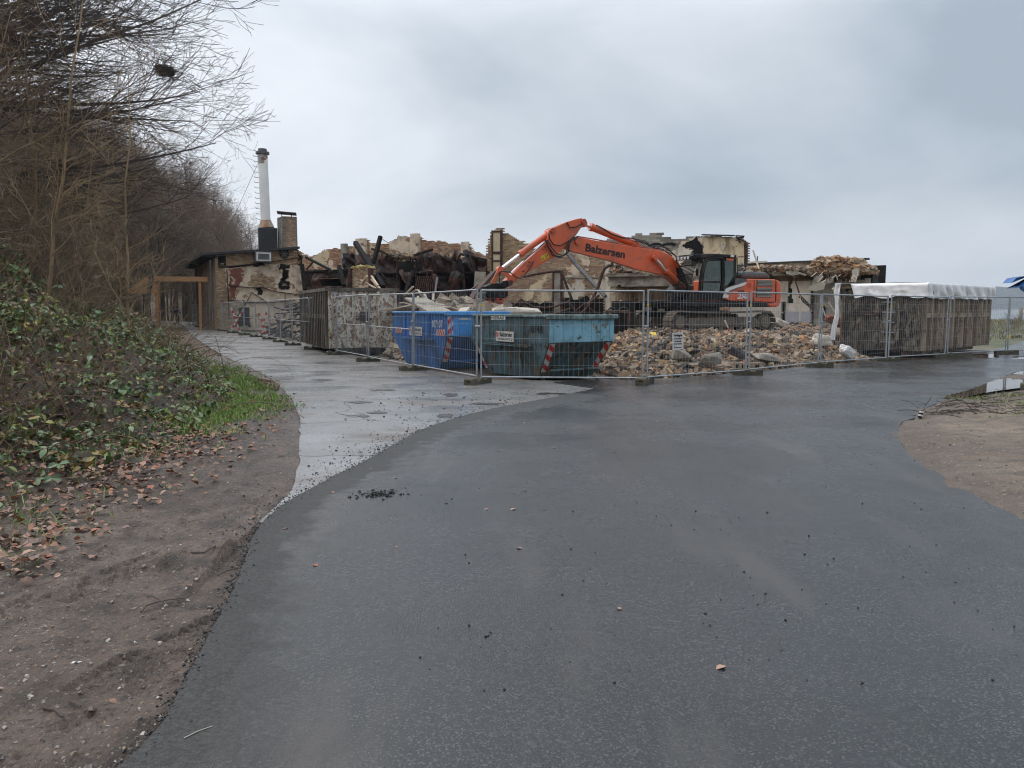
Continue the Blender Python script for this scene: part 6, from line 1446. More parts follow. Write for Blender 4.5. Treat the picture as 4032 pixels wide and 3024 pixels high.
# bent mesh mat
rm = thing('mesh_mat', 'bent reinforcing mesh mat standing before the burnt sheets', 'steel mesh', (0, 0, 0))
for k in range(10):
    x = 1150 + k * 20; q = MB(); q.tube([at(*C2(x + 25, 560), 39), at(*C2(x + 10 - k * 1.5, 640), 38.7), at(*C2(x - 12 + k * 2, 725), 38.5)], .02, 4); q.obj('mesh_bar', MAT['steel_rust'], rm)
for k in range(8):
    y = 575 + k * 19; q = MB(); q.tube([at(*C2(1165, y - 8), 39), at(*C2(1250, y + 4), 38.8), at(*C2(1345, y), 38.9)], .02, 4); q.obj('mesh_bar', MAT['steel_rust'], rm)
bar('galvanised_post', 'bright galvanised post leaning behind the mesh mat', 'post', C2, [(1355, 570), (1335, 715)], 38.5, .05, 'galv')
o = bar('metal_frame_bars', 'small reddish steel frame standing in the burnt hall', 'steel frame', C2, [(1260, 550), (1260, 515), (1310, 515), (1310, 560)], 39.5, .05)
# plank slide behind the skip
bar('long_board', 'long grey board sloping down over rubble behind the blue skip', 'board', C2, [(1150, 770), (1390, 905)], (26.5, 23.4), 0, 'concrete', (.75, .06))
bar('long_board', 'pale board edge lying beside the grey board behind the blue skip', 'board', C2, [(1110, 790), (1290, 905)], (27, 23.8), 0, 'insul', (.16, .08))
# poles and bars at the right building
bar('leaning_pole', 'pale pole standing up out of the rubble left of the flat roof', 'pole', R2, [(240, 20), (325, 290)], (41, 40.5), .045, 'plaster_white')
bar('leaning_pole', 'shorter dark pole beside the pale one left of the flat roof', 'pole', R2, [(308, 105), (302, 180)], 41.5, .03, 'grey_paint')
for k, pts_ in enumerate(([(820, 385), (860, 480), (910, 640), (960, 760), (1110, 880)], [(900, 690), (1000, 780), (1100, 870)], [(940, 690), (1050, 800), (1130, 850)], [(1335, 770), (1465, 985)], [(1245, 850), (1290, 975)], [(925, 690), (930, 830), (920, 1040)])):
    bar('fallen_rod', 'thin pale rod fallen across the white and grey walls', 'rod', R2, pts_, 38.6, .035, 'insul' if k in (3, 4, 5) else 'steel_rust', grp='fallen rods at the right building')
for k, pts_ in enumerate(([(1400, 570), (1450, 640), (1475, 720), (1468, 800)], [(1440, 560), (1480, 620), (1505, 665)])):
    bar('dangling_tube', ['longer pale tube dangling over the grey wall', 'shorter pale tube dangling over the grey wall'][k], 'tube', R2, pts_, 38.4, .07, 'insul')
rng_ = random.Random(8)
for k in range(26):
    x = rng_.uniform(1100, 1780); y = rng_.uniform(330, 400); dx, dy = rng_.uniform(-90, 40), rng_.uniform(20, 110)
    bar('rebar', 'thin bent reinforcing bar dangling from the broken roof slab', 'rebar', R2, [(x, y), (x + dx * .5 + 8, y + dy * .45), (x + dx, y + dy)], rng_.uniform(38.4, 39.4), .022, 'steel_rust' if k % 3 else 'insul', grp='dangling reinforcing bars')
for k in range(5):
    x = 1620 + 22 * k; bar('cable', 'thick pale cable hanging down at the torn right end of the roof', 'cable', R2, [(x + 60, 300), (x + 70 - k * 6, 380), (x + 20, 480)], rng_.uniform(38.2, 39), .025, 'insul', grp='cables at the torn roof end')
bar('red_white_rod', 'thin red and white rod stuck in the rubble before the track', 'rod', C4, [(672, 1020), (700, 1085)], 27.2, .03, 'plaster_white')
bar('red_rod_tip', 'red lower end of the thin rod in the rubble', 'rod', C4, [(700, 1085), (712, 1115)], 27.1, .032, 'red')
q = MB(); P = [at(*C3(1295, 925), 38), at(*C3(1298, 870), 38), at(*C3(1310, 853), 38), at(*C3(1330, 870), 38), at(*C3(1345, 915), 38)]; q.tube(P, .06, 8); o = q.obj('hose_loop', MAT['hose_pink'], None, True); tag(o, 'salmon pink hose loop standing up before the dark opening', 'hose')
# dark tank with hoops next to the teal skip
tk = thing('steel_frame_rack', 'dark steel rack with hoops standing behind the right end of the teal skip', 'steel rack', (0, 0, 0))
for x in (1195, 1385):
    q = MB(); q.beam(at(*C3(x, 940), 24.5), at(*C3(x, 1200), 24.5), .10, .10); q.obj('upright', MAT['steel_rust'], tk)
q = MB(); q.tube([at(*C3(1180, 945), 24.5), at(*C3(1385, 948), 24.5)], .06, 10); q.obj('top_tube', MAT['steel_rust'], tk)
q = MB(); q.box(at(*C3(1335, 1070), 25), (.75, .3, 1.6)); q.obj('dark_panel', MAT['dark_hole'], tk)
for x0_, x1_ in ((1205, 1270), (1300, 1375)):
    q = MB(); xm = (x0_ + x1_) / 2; q.tube([at(*C3(xm + (x1_ - x0_) / 2 * math.cos(t), 942 - 32 * math.sin(t)), 24.8) for t in np.linspace(0, math.pi, 11)], .035, 6); q.obj('hoop', MAT['rubber'], tk)

# ---- rubble ----
SITE = [(2.6, 17.3), (5.5, 19.0), (8.15, 21.4), (11.0, 23.9), (11.3, 26.9), (15.6, 31.5), (18.5, 42), (16, 50), (-8, 62), (-16.5, 62), (-17.2, 52.3), (-14.8, 48.0), (-12.0, 42.2), (-9.6, 37.0), (-8.2, 33.6), (-5.4, 30.5), (-4.4, 28.8), (-3.6, 25.0), (-1.6, 23.6), (2.1, 19.8)]
def poly_sd(x, y, poly):
    d = np.full(np.shape(x), 1e9)
    for (x0, y0), (x1, y1) in zip(poly, poly[1:] + poly[:1]):
        dx, dy = x1 - x0, y1 - y0; t = np.clip(((x - x0) * dx + (y - y0) * dy) / (dx * dx + dy * dy), 0, 1); d = np.minimum(d, np.hypot(x - x0 - t * dx, y - y0 - t * dy))
    return np.where(inpoly(x, y, poly), d, -d)
def rub_z(x, y):
    d = poly_sd(x, y, SITE); s = np.clip((d + .25) / 2.6, 0, 1); z = .62 * s * s * (3 - 2 * s)
    z = z + 1.15 * np.exp(-(((x + 1.8) / 3.2) ** 2 + ((y - 28.5) / 3.4) ** 2)) * np.clip(d, 0, 1) + 1.3 * np.exp(-(((x + 13.3) / 2.6) ** 2 + ((y - 48.5) / 4.0) ** 2)) * np.clip(d / 1.5, 0, 1)
    z = z + .8 * np.exp(-(((x + 16) / 1.6) ** 2 + ((y - 54) / 2.5) ** 2)) * np.clip(d, 0, 1)
    z = z + ((fbm(x * .8, y * .8, 81) - .45) * .55 + (fbm(x * 3, y * 3, 82) - .5) * .22) * np.clip(d / 1.2, 0, 1)
    fl = np.exp(-(((x - 7.9) / 3.2) ** 2 + ((y - 30.9) / 2.6) ** 2) * 1.2)
    z = z * (1 - fl) + fl * .66
    return np.where(d > -.3, z, -.2)
MAT['mound'] = M('crushed_masonry_fines', (.155, .115, .08), .85, 0, .4, 3, .9, 12, bdist=.06, geo=True, patches=[((.27, .21, .15), 6, .56, .05, .9), ((.035, .03, .025), 4, .6, .06, .9), ((.26, .13, .07), 9, .66, .03, .9)])
ys = [16.8]
while ys[-1] < 62: ys.append(ys[-1] + .006 * ys[-1])
grid_mesh('rubble_ground', np.arange(-18, 19, .16), np.array(ys), rub_z, MAT['mound'])
rng = np.random.default_rng(77)
RP = np.array([.86, .76, .67]) * np.array([(.36, .28, .20), (.42, .34, .25), (.33, .20, .12), (.40, .24, .14), (.30, .26, .21), (.23, .20, .165), (.48, .42, .35), (.12, .10, .085), (.17, .135, .105), (.36, .28, .17), (.08, .07, .06), (.28, .22, .165), (.34, .28, .22), (.22, .17, .13)])
def scatter(n, xr, yr, dens=1.0):
    X = rng.uniform(*xr, n * 6); u = rng.random(n * 6); Y = 1 / ((1 / yr[0]) + u * (1 / yr[1] - 1 / yr[0])); Y = Y
    ok = poly_sd(X, Y, SITE) > -.12; X, Y = X[ok][:n], Y[ok][:n]; return X, Y
def rubble_set(name, X, Y, smin, smax, cols, parent=None, flat=.7, dark=None, lift=.25, pw=2.2, brick=.35):
    n = len(X); s = smin + (smax - smin) * rng.random(n) ** pw
    S = np.stack([s, s * rng.uniform(.45, 1, n), s * rng.uniform(.25, flat, n)], -1)
    isb = rng.random(n) < brick; S[isb] = np.array([.22, .11, .065])[None] * rng.uniform(.6, 1.1, (isb.sum(), 1)) * np.array([1, 1, 1])
    Z = rub_z(X, Y) + S[:, 2] * lift + rng.uniform(-.02, .05, n)
    C = np.stack([X, Y, Z], -1); c = cols[rng.integers(0, len(cols), n)] * rng.uniform(.75, 1.15, n)[:, None]
    if dark is not None: k = dark(X, Y); c = np.where((rng.random(n) < k)[:, None], np.array([(.03, .027, .025)]) * rng.uniform(.5, 1.6, n)[:, None], c)
    me = boxes_mesh(name, C, S, rand_rots(n, rng, .45), c, jit=.17, rng=rng); o = link_mesh(name, me, MAT['rubble'], parent, 'stuff'); return o
def darkf(X, Y): return np.clip(np.exp(-(((X + 13) / 4) ** 2 + ((Y - 48) / 5) ** 2)) * 1.6 + .05 + (Y > 36) * .2 + (fbm(X * .5, Y * .5, 88) > .58) * .22, 0, .95)
X, Y = scatter(9000, (-17, 18), (17.2, 60)); rubble_set('brick_rubble', X, Y, .05, .30, RP, dark=darkf, pw=3)
X, Y = scatter(16000, (1, 14), (17.2, 30)); rubble_set('broken_masonry', X, Y, .03, .20, RP, dark=darkf)
X = rng.uniform(-6, 0, 2600); Y = rng.uniform(21, 33, 2600); ok = poly_sd(X, Y, SITE) > -.3; rubble_set('light_rubble', X[ok], Y[ok], .06, .6, np.array([(.40, .33, .25), (.33, .26, .19), (.26, .20, .145), (.44, .37, .29), (.16, .13, .10)]), brick=.2, pw=3)
# spill in front of the rusty container and at the fence
X = np.concatenate([rng.uniform(-5.2, -2.4, 700), rng.uniform(-14, -8, 500)]); Y = np.concatenate([20.2 + (-2.4 - X[:700]) * 1.7 + rng.uniform(.2, 3.5, 700), np.interp(X[700:], [-14, -8], [43.5, 31.6]) + rng.uniform(.2, 2.5, 500)])
rubble_set('spilled_rubble', X, Y, .05, .22, RP, brick=.4, dark=darkf)
# rubble lying on the slabs
def top_rubble(name, pl, prof, o0, o1, n, smin, smax, cols, seed, parent=None):
    r = np.random.default_rng(seed); f = prof_f(prof); t0_, t1_ = min(p[0] for p in prof), max(p[0] for p in prof)
    T = r.uniform(t0_, t1_, n); O = r.uniform(o0, o1, n); base = min(p[1] for p in prof); Z = base + (f(T) - base) * r.random(n) ** .8
    C = np.array(pl.o)[None] + T[:, None] * np.array(pl.d) + O[:, None] * np.array(pl.n) + Z[:, None] * np.array([0, 0, 1.])
    s = smin + (smax - smin) * r.random(n) ** 2; S = np.stack([s, s * r.uniform(.5, 1, n), s * r.uniform(.3, .7, n)], -1); isb = r.random(n) < .5; S[isb] = np.array([.23, .11, .065])[None] * r.uniform(.7, 1.1, (isb.sum(), 1))
    me = boxes_mesh(name, C, S, rand_rots(n, r, .5), cols[r.integers(0, len(cols), n)] * r.uniform(.8, 1.15, n)[:, None], jit=.17, rng=r); return link_mesh(name, me, MAT['rubble'], parent, 'stuff')
OR_ = np.array([(.38, .24, .13), (.42, .30, .19), (.36, .17, .09), (.30, .22, .15), (.22, .18, .14), (.45, .27, .14)])
top_rubble('roof_rubble', pK, K([(1040, 340), (1130, 250), (1180, 190), (1250, 130), (1380, 138), (1520, 142), (1730, 150), (1750, 210), (1850, 245), (1910, 290), (1915, 345)]), -2.2, .7, 5200, .06, .38, OR_, 5, lb)
top_rubble('slab_rubble', pK, K([(130, 330), (160, 280), (380, 268), (640, 268), (760, 262), (860, 290), (1050, 305), (1090, 335)]), -.6, .8, 2200, .06, .32, RP, 6, lb)
top_rubble('canopy_rubble', pG, pG.tz(C3, [(1200, 630), (1240, 545), (1300, 535), (1330, 590), (1400, 570), (1500, 600), (1620, 600), (1700, 620)]), -2.5, .2, 1500, .06, .4, RP, 7, cn)
top_rubble('pier_rubble', pE, pE.tz(C2, [(550, 492), (560, 475), (600, 468), (640, 474), (700, 470), (735, 492)]), -.45, 0, 90, .1, .25, np.array([(.50, .38, .13), (.42, .33, .16)]), 9, st_)
top_rubble('sheet_rubble', pC, pC.tz(C2, [(700, 372), (850, 350), (1000, 345), (1060, 372), (1250, 352), (1420, 352), (1480, 388)]), -1.6, .1, 600, .08, .4, RP, 10, sh)
# single pieces that can be told apart
def hull_mesh(rg, s_):
    bm = bmesh.new(); shp = rg.random()
    for _ in range(17):
        p = Vector((rg.uniform(-1, 1), rg.uniform(-1, 1), rg.uniform(-1, 1))); m_ = max(abs(p.x), abs(p.y), abs(p.z)); p = p / m_ * rg.uniform(.38, .5)
        bm.verts.new((p.x * s_[0], p.y * s_[1], p.z * s_[2]))
    r = bmesh.ops.convex_hull(bm, input=bm.verts); bmesh.ops.delete(bm, geom=[v for v in bm.verts if not v.link_faces], context='VERTS')
    bmesh.ops.subdivide_edges(bm, edges=bm.edges[:], cuts=1, use_grid_fill=True)
    sd = rg.random() * 50
    for v in bm.verts: v.co += Vector((mnoise.noise(v.co * 6 + Vector((sd, 0, 0))), mnoise.noise(v.co * 6 + Vector((0, sd, 0))), mnoise.noise(v.co * 6 + Vector((0, 0, sd))))) * .035
    me = bpy.data.meshes.new('chunk'); bm.to_mesh(me); bm.free(); return me
chunks = [hull_mesh(random.Random(k + 3), (1, .72, .5)) for k in range(6)]
bm_ = MB(); bm_.box((0, 0, 0), (.24, .115, .07), bev=.006); brk = bm_.mesh('brick_shape')
rr = random.Random(12)
def zat(x, y): return float(rub_z(np.array([x]), np.array([y]))[0])
MAT['b_orange'] = M('orange_brick', (.40, .19, .09), .85, 0, .2, 9, .4, 40); MAT['b_yellow'] = M('yellow_brick', (.42, .31, .17), .85, 0, .2, 9, .4, 40)
MAT['b_pale'] = M('mortared_brick', (.27, .205, .15), .9, 0, .3, 12, .5, 40)
bms = []
for m_ in ('b_orange', 'b_yellow', 'b_pale'): me = brk.copy(); me.materials.append(MAT[m_]); bms.append(me)
cms = []
for k, c in enumerate(chunks):
    me = c.copy(); me.materials.append(MAT[('concrete', 'mortar', 'b_pale', 'mortar', 'b_pale', 'foot')[k]]); cms.append(me)
for k in range(150):
    for _ in range(50):
        x = rr.uniform(2.4, 12); y = rr.uniform(17.4, 25.5)
        d = float(poly_sd(np.array([x]), np.array([y]), SITE)[0])
        if 0 < d < 3.5: break
    o = bpy.data.objects.new('loose_brick', bms[rr.choice((0, 1, 1, 2, 2))]); COL.objects.link(o)
    o.location = (x, y, zat(x, y) + .07); o.rotation_euler = (rr.gauss(0, .5), rr.gauss(0, .5), rr.uniform(0, 6.28))
    tag(o, 'loose single brick lying near the front of the rubble heap', 'brick', 'loose bricks on the rubble heap')
for k in range(70):
    for _ in range(50):
        x = rr.uniform(-3, 14); y = rr.uniform(17.6, 34)
        d = float(poly_sd(np.array([x]), np.array([y]), SITE)[0])
        if .1 < d: break
    o = bpy.data.objects.new('concrete_chunk', rr.choice(cms)); COL.objects.link(o); s_ = .18 + .34 * rr.random() ** 2
    o.scale = (s_, s_, s_); o.location = (x, y, zat(x, y) + s_ * .10); o.rotation_euler = (rr.gauss(0, .4), rr.gauss(0, .4), rr.uniform(0, 6.28))
    tag(o, 'rough grey or pale lump of broken masonry lying in the rubble heap', 'masonry lump', 'masonry lumps in the rubble heap')
def lump(c, x, y, D, s, m, name, label, cat, rot=(0, 0, 0), k=0):
    me = (chunk_mesh(random.Random(k + 50), (1, .8, .7), 3, .42) if 'sack' in name or 'heap' in name else chunks[k].copy()); me.materials.append(MAT[m]); o = bpy.data.objects.new(name, me); COL.objects.link(o); o.scale = s; o.location = at(*c(x, y), D); o.rotation_euler = rot; return tag(o, label, cat)
lump(C4, 290, 1330, 19.0, (.6, .25, .62), 'concrete', 'broken_slab', 'grey broken slab tilted upright in the front rubble, left one', 'concrete slab', (.3, .2, .4), 1)
lump(C4, 540, 1360, 18.7, (.62, .22, .6), 'concrete', 'broken_slab', 'pale ribbed slab standing in the rubble beneath the track', 'concrete slab', (.25, -.1, .2), 2)
lump(C4, 790, 1310, 19.8, (.6, .4, .5), 'grey_paint', 'broken_slab', 'dark rounded slab in the rubble just left of a fence post', 'concrete slab', (.2, .4, .1), 3)
lump(C4, 1040, 1340, 20.5, (1.0, .5, .5), 'concrete', 'broken_slab', 'long pale concrete block lying behind the fence right of the machine', 'concrete slab', (0, .1, .5), 4)
lump(C4, 1515, 1195, 24.0, (.7, .4, .55), 'insul', 'white_sack', 'crumpled white sack lying on the rubble near the covered container', 'sack', (0, .1, .5), 5)
lump(C4, 1740, 1295, 22.8, (.55, .35, .45), 'white_paint', 'white_sack', 'largest crumpled white sack in the rubble by the container corner', 'sack', (0, .5, .5), 3)
lump(C4, 1150, 1045, 34.0, (.8, .5, .5), 'insul', 'insulation_heap', 'pale heap of insulation by the rear of the machine track', 'heap', (0, .3, .5), 1)
lump(R2, 1480, 1060, 31.0, (1.2, .6, .5), 'red_stain', 'pink_sheet_heap', 'crumpled reddish sheeting on rubble left of the covered container', 'heap', (0, .3, .3), 2)
lump(Q3, 900, 1150, 25.5, (1.6, .6, .55), 'insul', 'rolled_sack', 'pale rolled sack lying on the rubble behind the teal skip', 'sack', (0, .05, .1), 4)
for k, (x, y, D_) in enumerate(((1010, 870, 27.5), (1400, 870, 26), (1500, 880, 25.5), (1600, 890, 25.2), (1050, 830, 29), (1330, 850, 29))):
    lump(C2, x, y, D_, (1.1, .6, .42), 'insul' if k % 2 else 'b_pale', 'pale_slab', 'pale weathered slab on the heap behind the blue skip', 'slab', (.1, .15 * (k % 3 - 1), .5 * k), k % 6)['group'] = 'pale slabs behind the blue skip'
q = MB(); P = [at(*C3(x, y), D_) for x, y, D_ in ((1590, 1125, 21.5), (1605, 1160, 21.3), (1650, 1195, 21), (1720, 1215, 20.8), (1800, 1195, 20.8))]
for a, b_ in zip(P[:-1], P[1:]): q.beam(a, b_, .16, .02)
o = q.obj('yellow_strip', MAT['yellow']); tag(o, 'yellow plastic strip lying over the rubble below the notice', 'plastic strip')
# row of hollow blocks along the fence foot
for k in range(7):
    P = gr(*C4(200 + k * 130, 1478 - k * 3), .1); q = MB(); q.box((0, 0, 0), (.48, .24, .22), bev=.012); o = q.obj('hollow_block', MAT['b_pale']); o.location = (P.x, P.y + .75, .14); o.rotation_euler = (rr.gauss(0, .15), rr.gauss(0, .1), rr.gauss(.5, .3))
    tag(o, 'mortar covered building block in the row at the foot of the rubble', 'building block', 'blocks in a row behind the fence')
    for x_ in (-.12, .12): q = MB(); q.box((x_, -.12, 0), (.11, .012, .10)); q.obj('core_hole', MAT['dark_hole'], o)
# charred sticks in the heap before the shed
for k in range(70):
    x = -13.2 + rr.gauss(0, 1.9); y = 47.5 + rr.gauss(0, 2.6)
    if float(poly_sd(np.array([x]), np.array([y]), SITE)[0]) < -.1: continue
    a, L_ = rr.uniform(0, 3.14), rr.uniform(.8, 2.6); d = Vector((math.cos(a), math.sin(a), rr.gauss(.15, .35))) * L_ / 2; c = Vector((x, y, zat(x, y) + .15))
    q = MB(); q.beam(-d, d, rr.uniform(.05, .14), rr.uniform(.04, .1)); o = q.obj('charred_stick', MAT['char'] if k % 4 else MAT['steel_rust']); o.location = c; tag(o, 'charred stick jutting from the black heap before the brick shed', 'charred stick', 'charred sticks before the shed')
# red and white tape crosses on the fence
def tape(c, a, b_, D, label):
    P0, P1 = at(*c(*a), D), at(*c(*b_), D); t = thing('barrier_tape', label, 'barrier tape', P0, group='red and white tapes on the fence'); n = 9
    for k in range(n):
        q = MB(); q.beam((P1 - P0) * (k / n), (P1 - P0) * ((k + 1) / n), .10, .015, up=(0, 1, 0)); q.obj('tape_band', MAT['stripe_red'] if k % 2 else MAT['white_paint'], t)
for (a, b_, D_, l_) in (((515, 1180), (575, 1345), 48.6, 'tape falling to the right on the cross nearer the shed corner'), ((595, 1190), (515, 1325), 48.8, 'tape falling to the left on the cross nearer the shed corner'), ((688, 1195), (752, 1372), 43.0, 'tape falling to the right on the cross nearer the charred heap'), ((752, 1190), (696, 1365), 43.2, 'tape falling to the left on the cross nearer the charred heap')):
    tape(C1, a, b_, D_, 'red and white ' + l_)
# ================================================================== VEGETATION
def segs_mesh(name, S, n=3):
    """S rows: p0(3) p1(3) r0 r1 -> prisms"""
    S = np.asarray(S, float); p0, p1 = S[:, :3], S[:, 3:6]; d = p1 - p0; L = np.linalg.norm(d, axis=1, keepdims=True) + 1e-9; d = d / L
    ref = np.where(np.abs(d[:, 2:3]) > .9, np.array([[1., 0, 0]]), np.array([[0, 0, 1.]])); x = np.cross(ref, d); x /= np.linalg.norm(x, axis=1, keepdims=True); y = np.cross(d, x)
    a = np.arange(n) * 2 * np.pi / n; ca, sa = np.cos(a), np.sin(a)
    ring = x[:, None] * ca[None, :, None] + y[:, None] * sa[None, :, None]
    V = np.concatenate([p0[:, None] + ring * S[:, 6][:, None, None], p1[:, None] + ring * S[:, 7][:, None, None]], axis=1)
    k = np.arange(n); f = np.stack([k, (k + 1) % n, (k + 1) % n + n, k + n], -1)
    F = (f[None] + (np.arange(len(S)) * 2 * n)[:, None, None]).reshape(-1, 4)
    return np_mesh(name, V.reshape(-1, 3), F)
def grow(rg, p, d, L, r, dep, P, out):
    st = P['steps'][dep]; sl = L / st; wob = P['wob'][dep]; up = P['up'][dep]; nch = P['nch'][dep] if dep < len(P['nch']) else 0
    maxd = len(P['steps']) - 1; rend = P['rend'][dep]
    ch = sorted(rg.uniform(P['from'][dep], 1.0) for _ in range(int(nch * (L / P['len'][dep]) ** .7 + rg.random()))) if dep < maxd else []
    ci = 0
    for i in range(st):
        d = Vector((d.x + rg.gauss(0, wob), d.y + rg.gauss(0, wob), d.z + rg.gauss(0, wob * .7) + up * (i / st if dep else 1)))
        if P.get('bias') and dep: d += P['bias'] * .04
        d.normalize(); q = p + d * sl; r0 = r + (rend - r) * i / st; r1 = r + (rend - r) * (i + 1) / st
        out[min(dep, 2)].append((*p, *q, max(r0, .0035), max(r1, .0035)))
        while ci < len(ch) and ch[ci] <= (i + 1) / st:
            k = ch[ci] * st - i; bp = p + (q - p) * max(0, min(1, k)); ci += 1
            ax = d.orthogonal().normalized(); ax.rotate(Matrix.Rotation(rg.uniform(0, 6.283), 3, d)); ang_ = P['ang'][dep] * rg.uniform(.7, 1.3)
            nd = d.copy(); nd.rotate(Matrix.Rotation(ang_, 3, ax))
            if P.get('bias') and dep == 0: nd = (nd + P['bias'] * P['b0']).normalized()
            hf = ch[ci - 1]; ln = P['len'][dep + 1] * rg.uniform(.6, 1.15) * (1 - .55 * hf if dep == 0 else 1 - .35 * hf)
            grow(rg, bp, nd, ln, min((r0 + r1) / 2 * P['rr'][dep], r0 * .85), dep + 1, P, out)
        p = q
MAT['bark'] = M('grey_brown_bark', (.17, .14, .105), .85, 0, .35, 4, .6, 12, stretch=(1, 1, .3), patches=[((.05, .06, .03), 2, .58, .1, .9), ((.10, .09, .075), 3, .64, .05, .9)])
MAT['twig'] = M('dark_twigs', (.075, .058, .048), .8, 0, .3, .8, 0)
MAT['twig_brown'] = M('brown_twigs', (.20, .145, .098), .8, 0, .3, .6, 0)
MAT['twig_red'] = M('reddish_twigs', (.20, .145, .112), .8, 0, .25, .6, 0)
MAT['sap'] = M('orange_brown_stems', (.29, .20, .115), .8, 0, .3, 1.2, .2, 20, patches=[((.09, .085, .04), 2, .6, .1, .8)])
def variant(seed, P, H_, r, lean=(0, 0, 1)):
    rg = random.Random(seed); out = [[], [], []]; grow(rg, Vector((0, 0, -.3)), Vector(lean).normalized(), H_, r, 0, P, out)
    return segs_mesh('trunk_shape', out[0], 8), segs_mesh('crown_shape', out[1] + out[2], 3 if len(out[2]) > 900 else 4)
P_for = dict(steps=[9, 6, 4, 3, 2], wob=[.05, .12, .16, .2, .25], up=[.02, .10, .08, .05, .05], nch=[20, 9, 6, 3], rend=[.02, .012, .008, .006, .004], **{'from': [.22, .15, .1, .1]}, ang=[.9, .75, .7, .7], len=[11, 3.9, 1.9, .95, .5], rr=[.5, .55, .55, .6])
P_sap = dict(steps=[8, 5, 3, 2], wob=[.07, .14, .2, .25], up=[.02, .07, .05, .03], nch=[17, 7, 4], rend=[.006, .005, .004, .003], **{'from': [.12, .15, .1]}, ang=[.85, .7, .7], len=[5, 1.8, .8, .4], rr=[.45, .5, .6], bias=Vector((.7, -.25, 0)), b0=.35)
P_ovr = dict(steps=[9, 12, 7, 4, 2], wob=[.03, .05, .09, .13, .18], up=[.01, .030, .055, .10, .09], nch=[40, 14, 8, 4], rend=[.07, .010, .006, .005, .004], **{'from': [.10, .12, .08, .1]}, ang=[1.05, .55, .6, .6], len=[13, 6.2, 2.4, 1.0, .45], rr=[.36, .45, .5, .6], bias=Vector((1, -.12, -.12)), b0=.9)
def place_tree(name, var, m1, m2, loc, rz, sc, label, cat, grp):
    t = thing(name, label, cat, loc, rz, grp); t.scale = (sc, sc, sc * 1.0)
    for me, nm, mm in ((var[0], 'trunk', m1), (var[1], 'crown', m2)):
        o = bpy.data.objects.new(nm, me); COL.objects.link(o); o.parent = t
        if not me.materials: me.materials.append(mm)
    return t
def mm_(a, b): return a
def ground_h(x, y): h, s = H(np.array([x]), np.array([y])); return float(h[0]), float(s[0])
fv = [variant(100 + k, P_for, 10.5 + k % 3, .13) for k in range(5)]
def recolor(v, m2): 
    return tuple(me.copy() for me in v)
fvr = [recolor(v, None) for v in fv[:3]]
ov = [variant(300 + k, P_ovr, 13.5, .24, (.05, 0, 1)) for k in range(3)]
sv = [variant(200 + k, P_sap, 4.6 + k * .5, .035, (.25, -.1, 1)) for k in range(5)]
rt = random.Random(21)
# overhanging beeches near the camera
ovl = ['nearest overhanging tree, its limbs sweeping right across the sky at the upper frame edge', 'dark trunked overhanging tree just behind the nearest one, holding the bird nest limb', 'third overhanging tree, lower limbs reaching over the verge before the wood']
for k, (x, y, sc, rz) in enumerate(((-11.0, 14.0, 1.0, -.08), (-12.5, 17.5, 1.05, .05), (-14.9, 22.5, 1.0, -.1))):
    h, s_ = ground_h(x, y)
    place_tree('overhanging_tree', ov[k], MAT['bark'], MAT['twig'], (x - .35, y, h), rz, sc, ovl[k], 'tree', 'overhanging trees at the bank')
# saplings and thin stems on the bank
n_ = 0
while n_ < 80:
    y = 9 + 34 * rt.random() ** 1.4; foot = np.interp(y, [p[1] for p in FOOT], [p[0] for p in FOOT]); x = foot - 1.6 - rt.random() * (5 + y * .25)
    if x / y < -.80 or (y > 13 and -.555 < x / y < -.43): continue
    h, s_ = ground_h(x, y)
    if s_ < 1.3 or (y < 12 and s_ < 3.2): continue
    sc = rt.uniform(.55, 1.1) * (1.0 if s_ > 3 else .7)
    place_tree('sapling', sv[n_ % 5], MAT['sap'], MAT['twig_brown'] if n_ % 5 < 3 else MAT['sap'], (x, y, h), rt.gauss(0, .5), sc, 'thin leafless sapling leaning out of the wooded bank', 'sapling', 'leafless saplings on the bank'); n_ += 1
# the wood on the slope
n_ = 0
while n_ < 205:
    y = 20 + 110 * rt.random() ** .9; foot = np.interp(y, [p[1] for p in FOOT], [p[0] for p in FOOT]); x = foot - 1.0 - rt.random() ** 1.3 * (14 + y * .16)
    if x / y < -.78 or x / y > -.345 or (y < 60 and -.525 < x / y < -.44): continue
    h, s_ = ground_h(x, y); s_ = max(0, s_)
    # tree tops follow the outline of the wood in the photo
    u = 2016 + FPX * x / y; vt = np.interp(u, [-400, 500, 640, 760, 850, 900, 950, 1000, 1060], [250, 430, 520, 580, 700, 810, 880, 900, 960]); ztop = at(u, vt, y).z
    sc = (ztop - h) / 12.2 * rt.uniform(.86, 1.06)
    if sc < .22: continue
    sc = min(sc, 1.5)
    red = (-.52 < x / y and y > 40)
    k = n_ % 3 if red else n_ % 5
    place_tree('bare_tree', fvr[k] if red else fv[k], MAT['bark'], MAT['twig_red'] if red else MAT['twig_brown'], (x, y, h - .1), rt.uniform(0, 6.28), sc, 'reddish bare tree in the dense wood farther along the lane' if red else 'brown bare tree in the wood on the slope', 'tree', 'bare trees of the reddish wood' if red else 'bare trees of the brown wood'); n_ += 1
n_ = 0
while n_ < 48:
    u = rt.uniform(470, 760); y = rt.uniform(61, 95); x = (u - 2016) / FPX * y
    if float(seg_sd(np.array([x]), np.array([y]), FOOT)[0]) < .6: continue
    h = ground_h(x, y)[0]; sc = (at(u, np.interp(u, [470, 640, 760], [500, 560, 680]), y).z - h) / 12.2 * rt.uniform(.75, 1.0)
    place_tree('bare_tree', fv[n_ % 5], MAT['bark'], MAT['twig_brown'], (x, y, h - .1), rt.uniform(0, 6.28), min(1.6, sc), 'brown bare tree on the slope behind the wooden portal', 'tree', 'bare trees behind the wooden portal'); n_ += 1
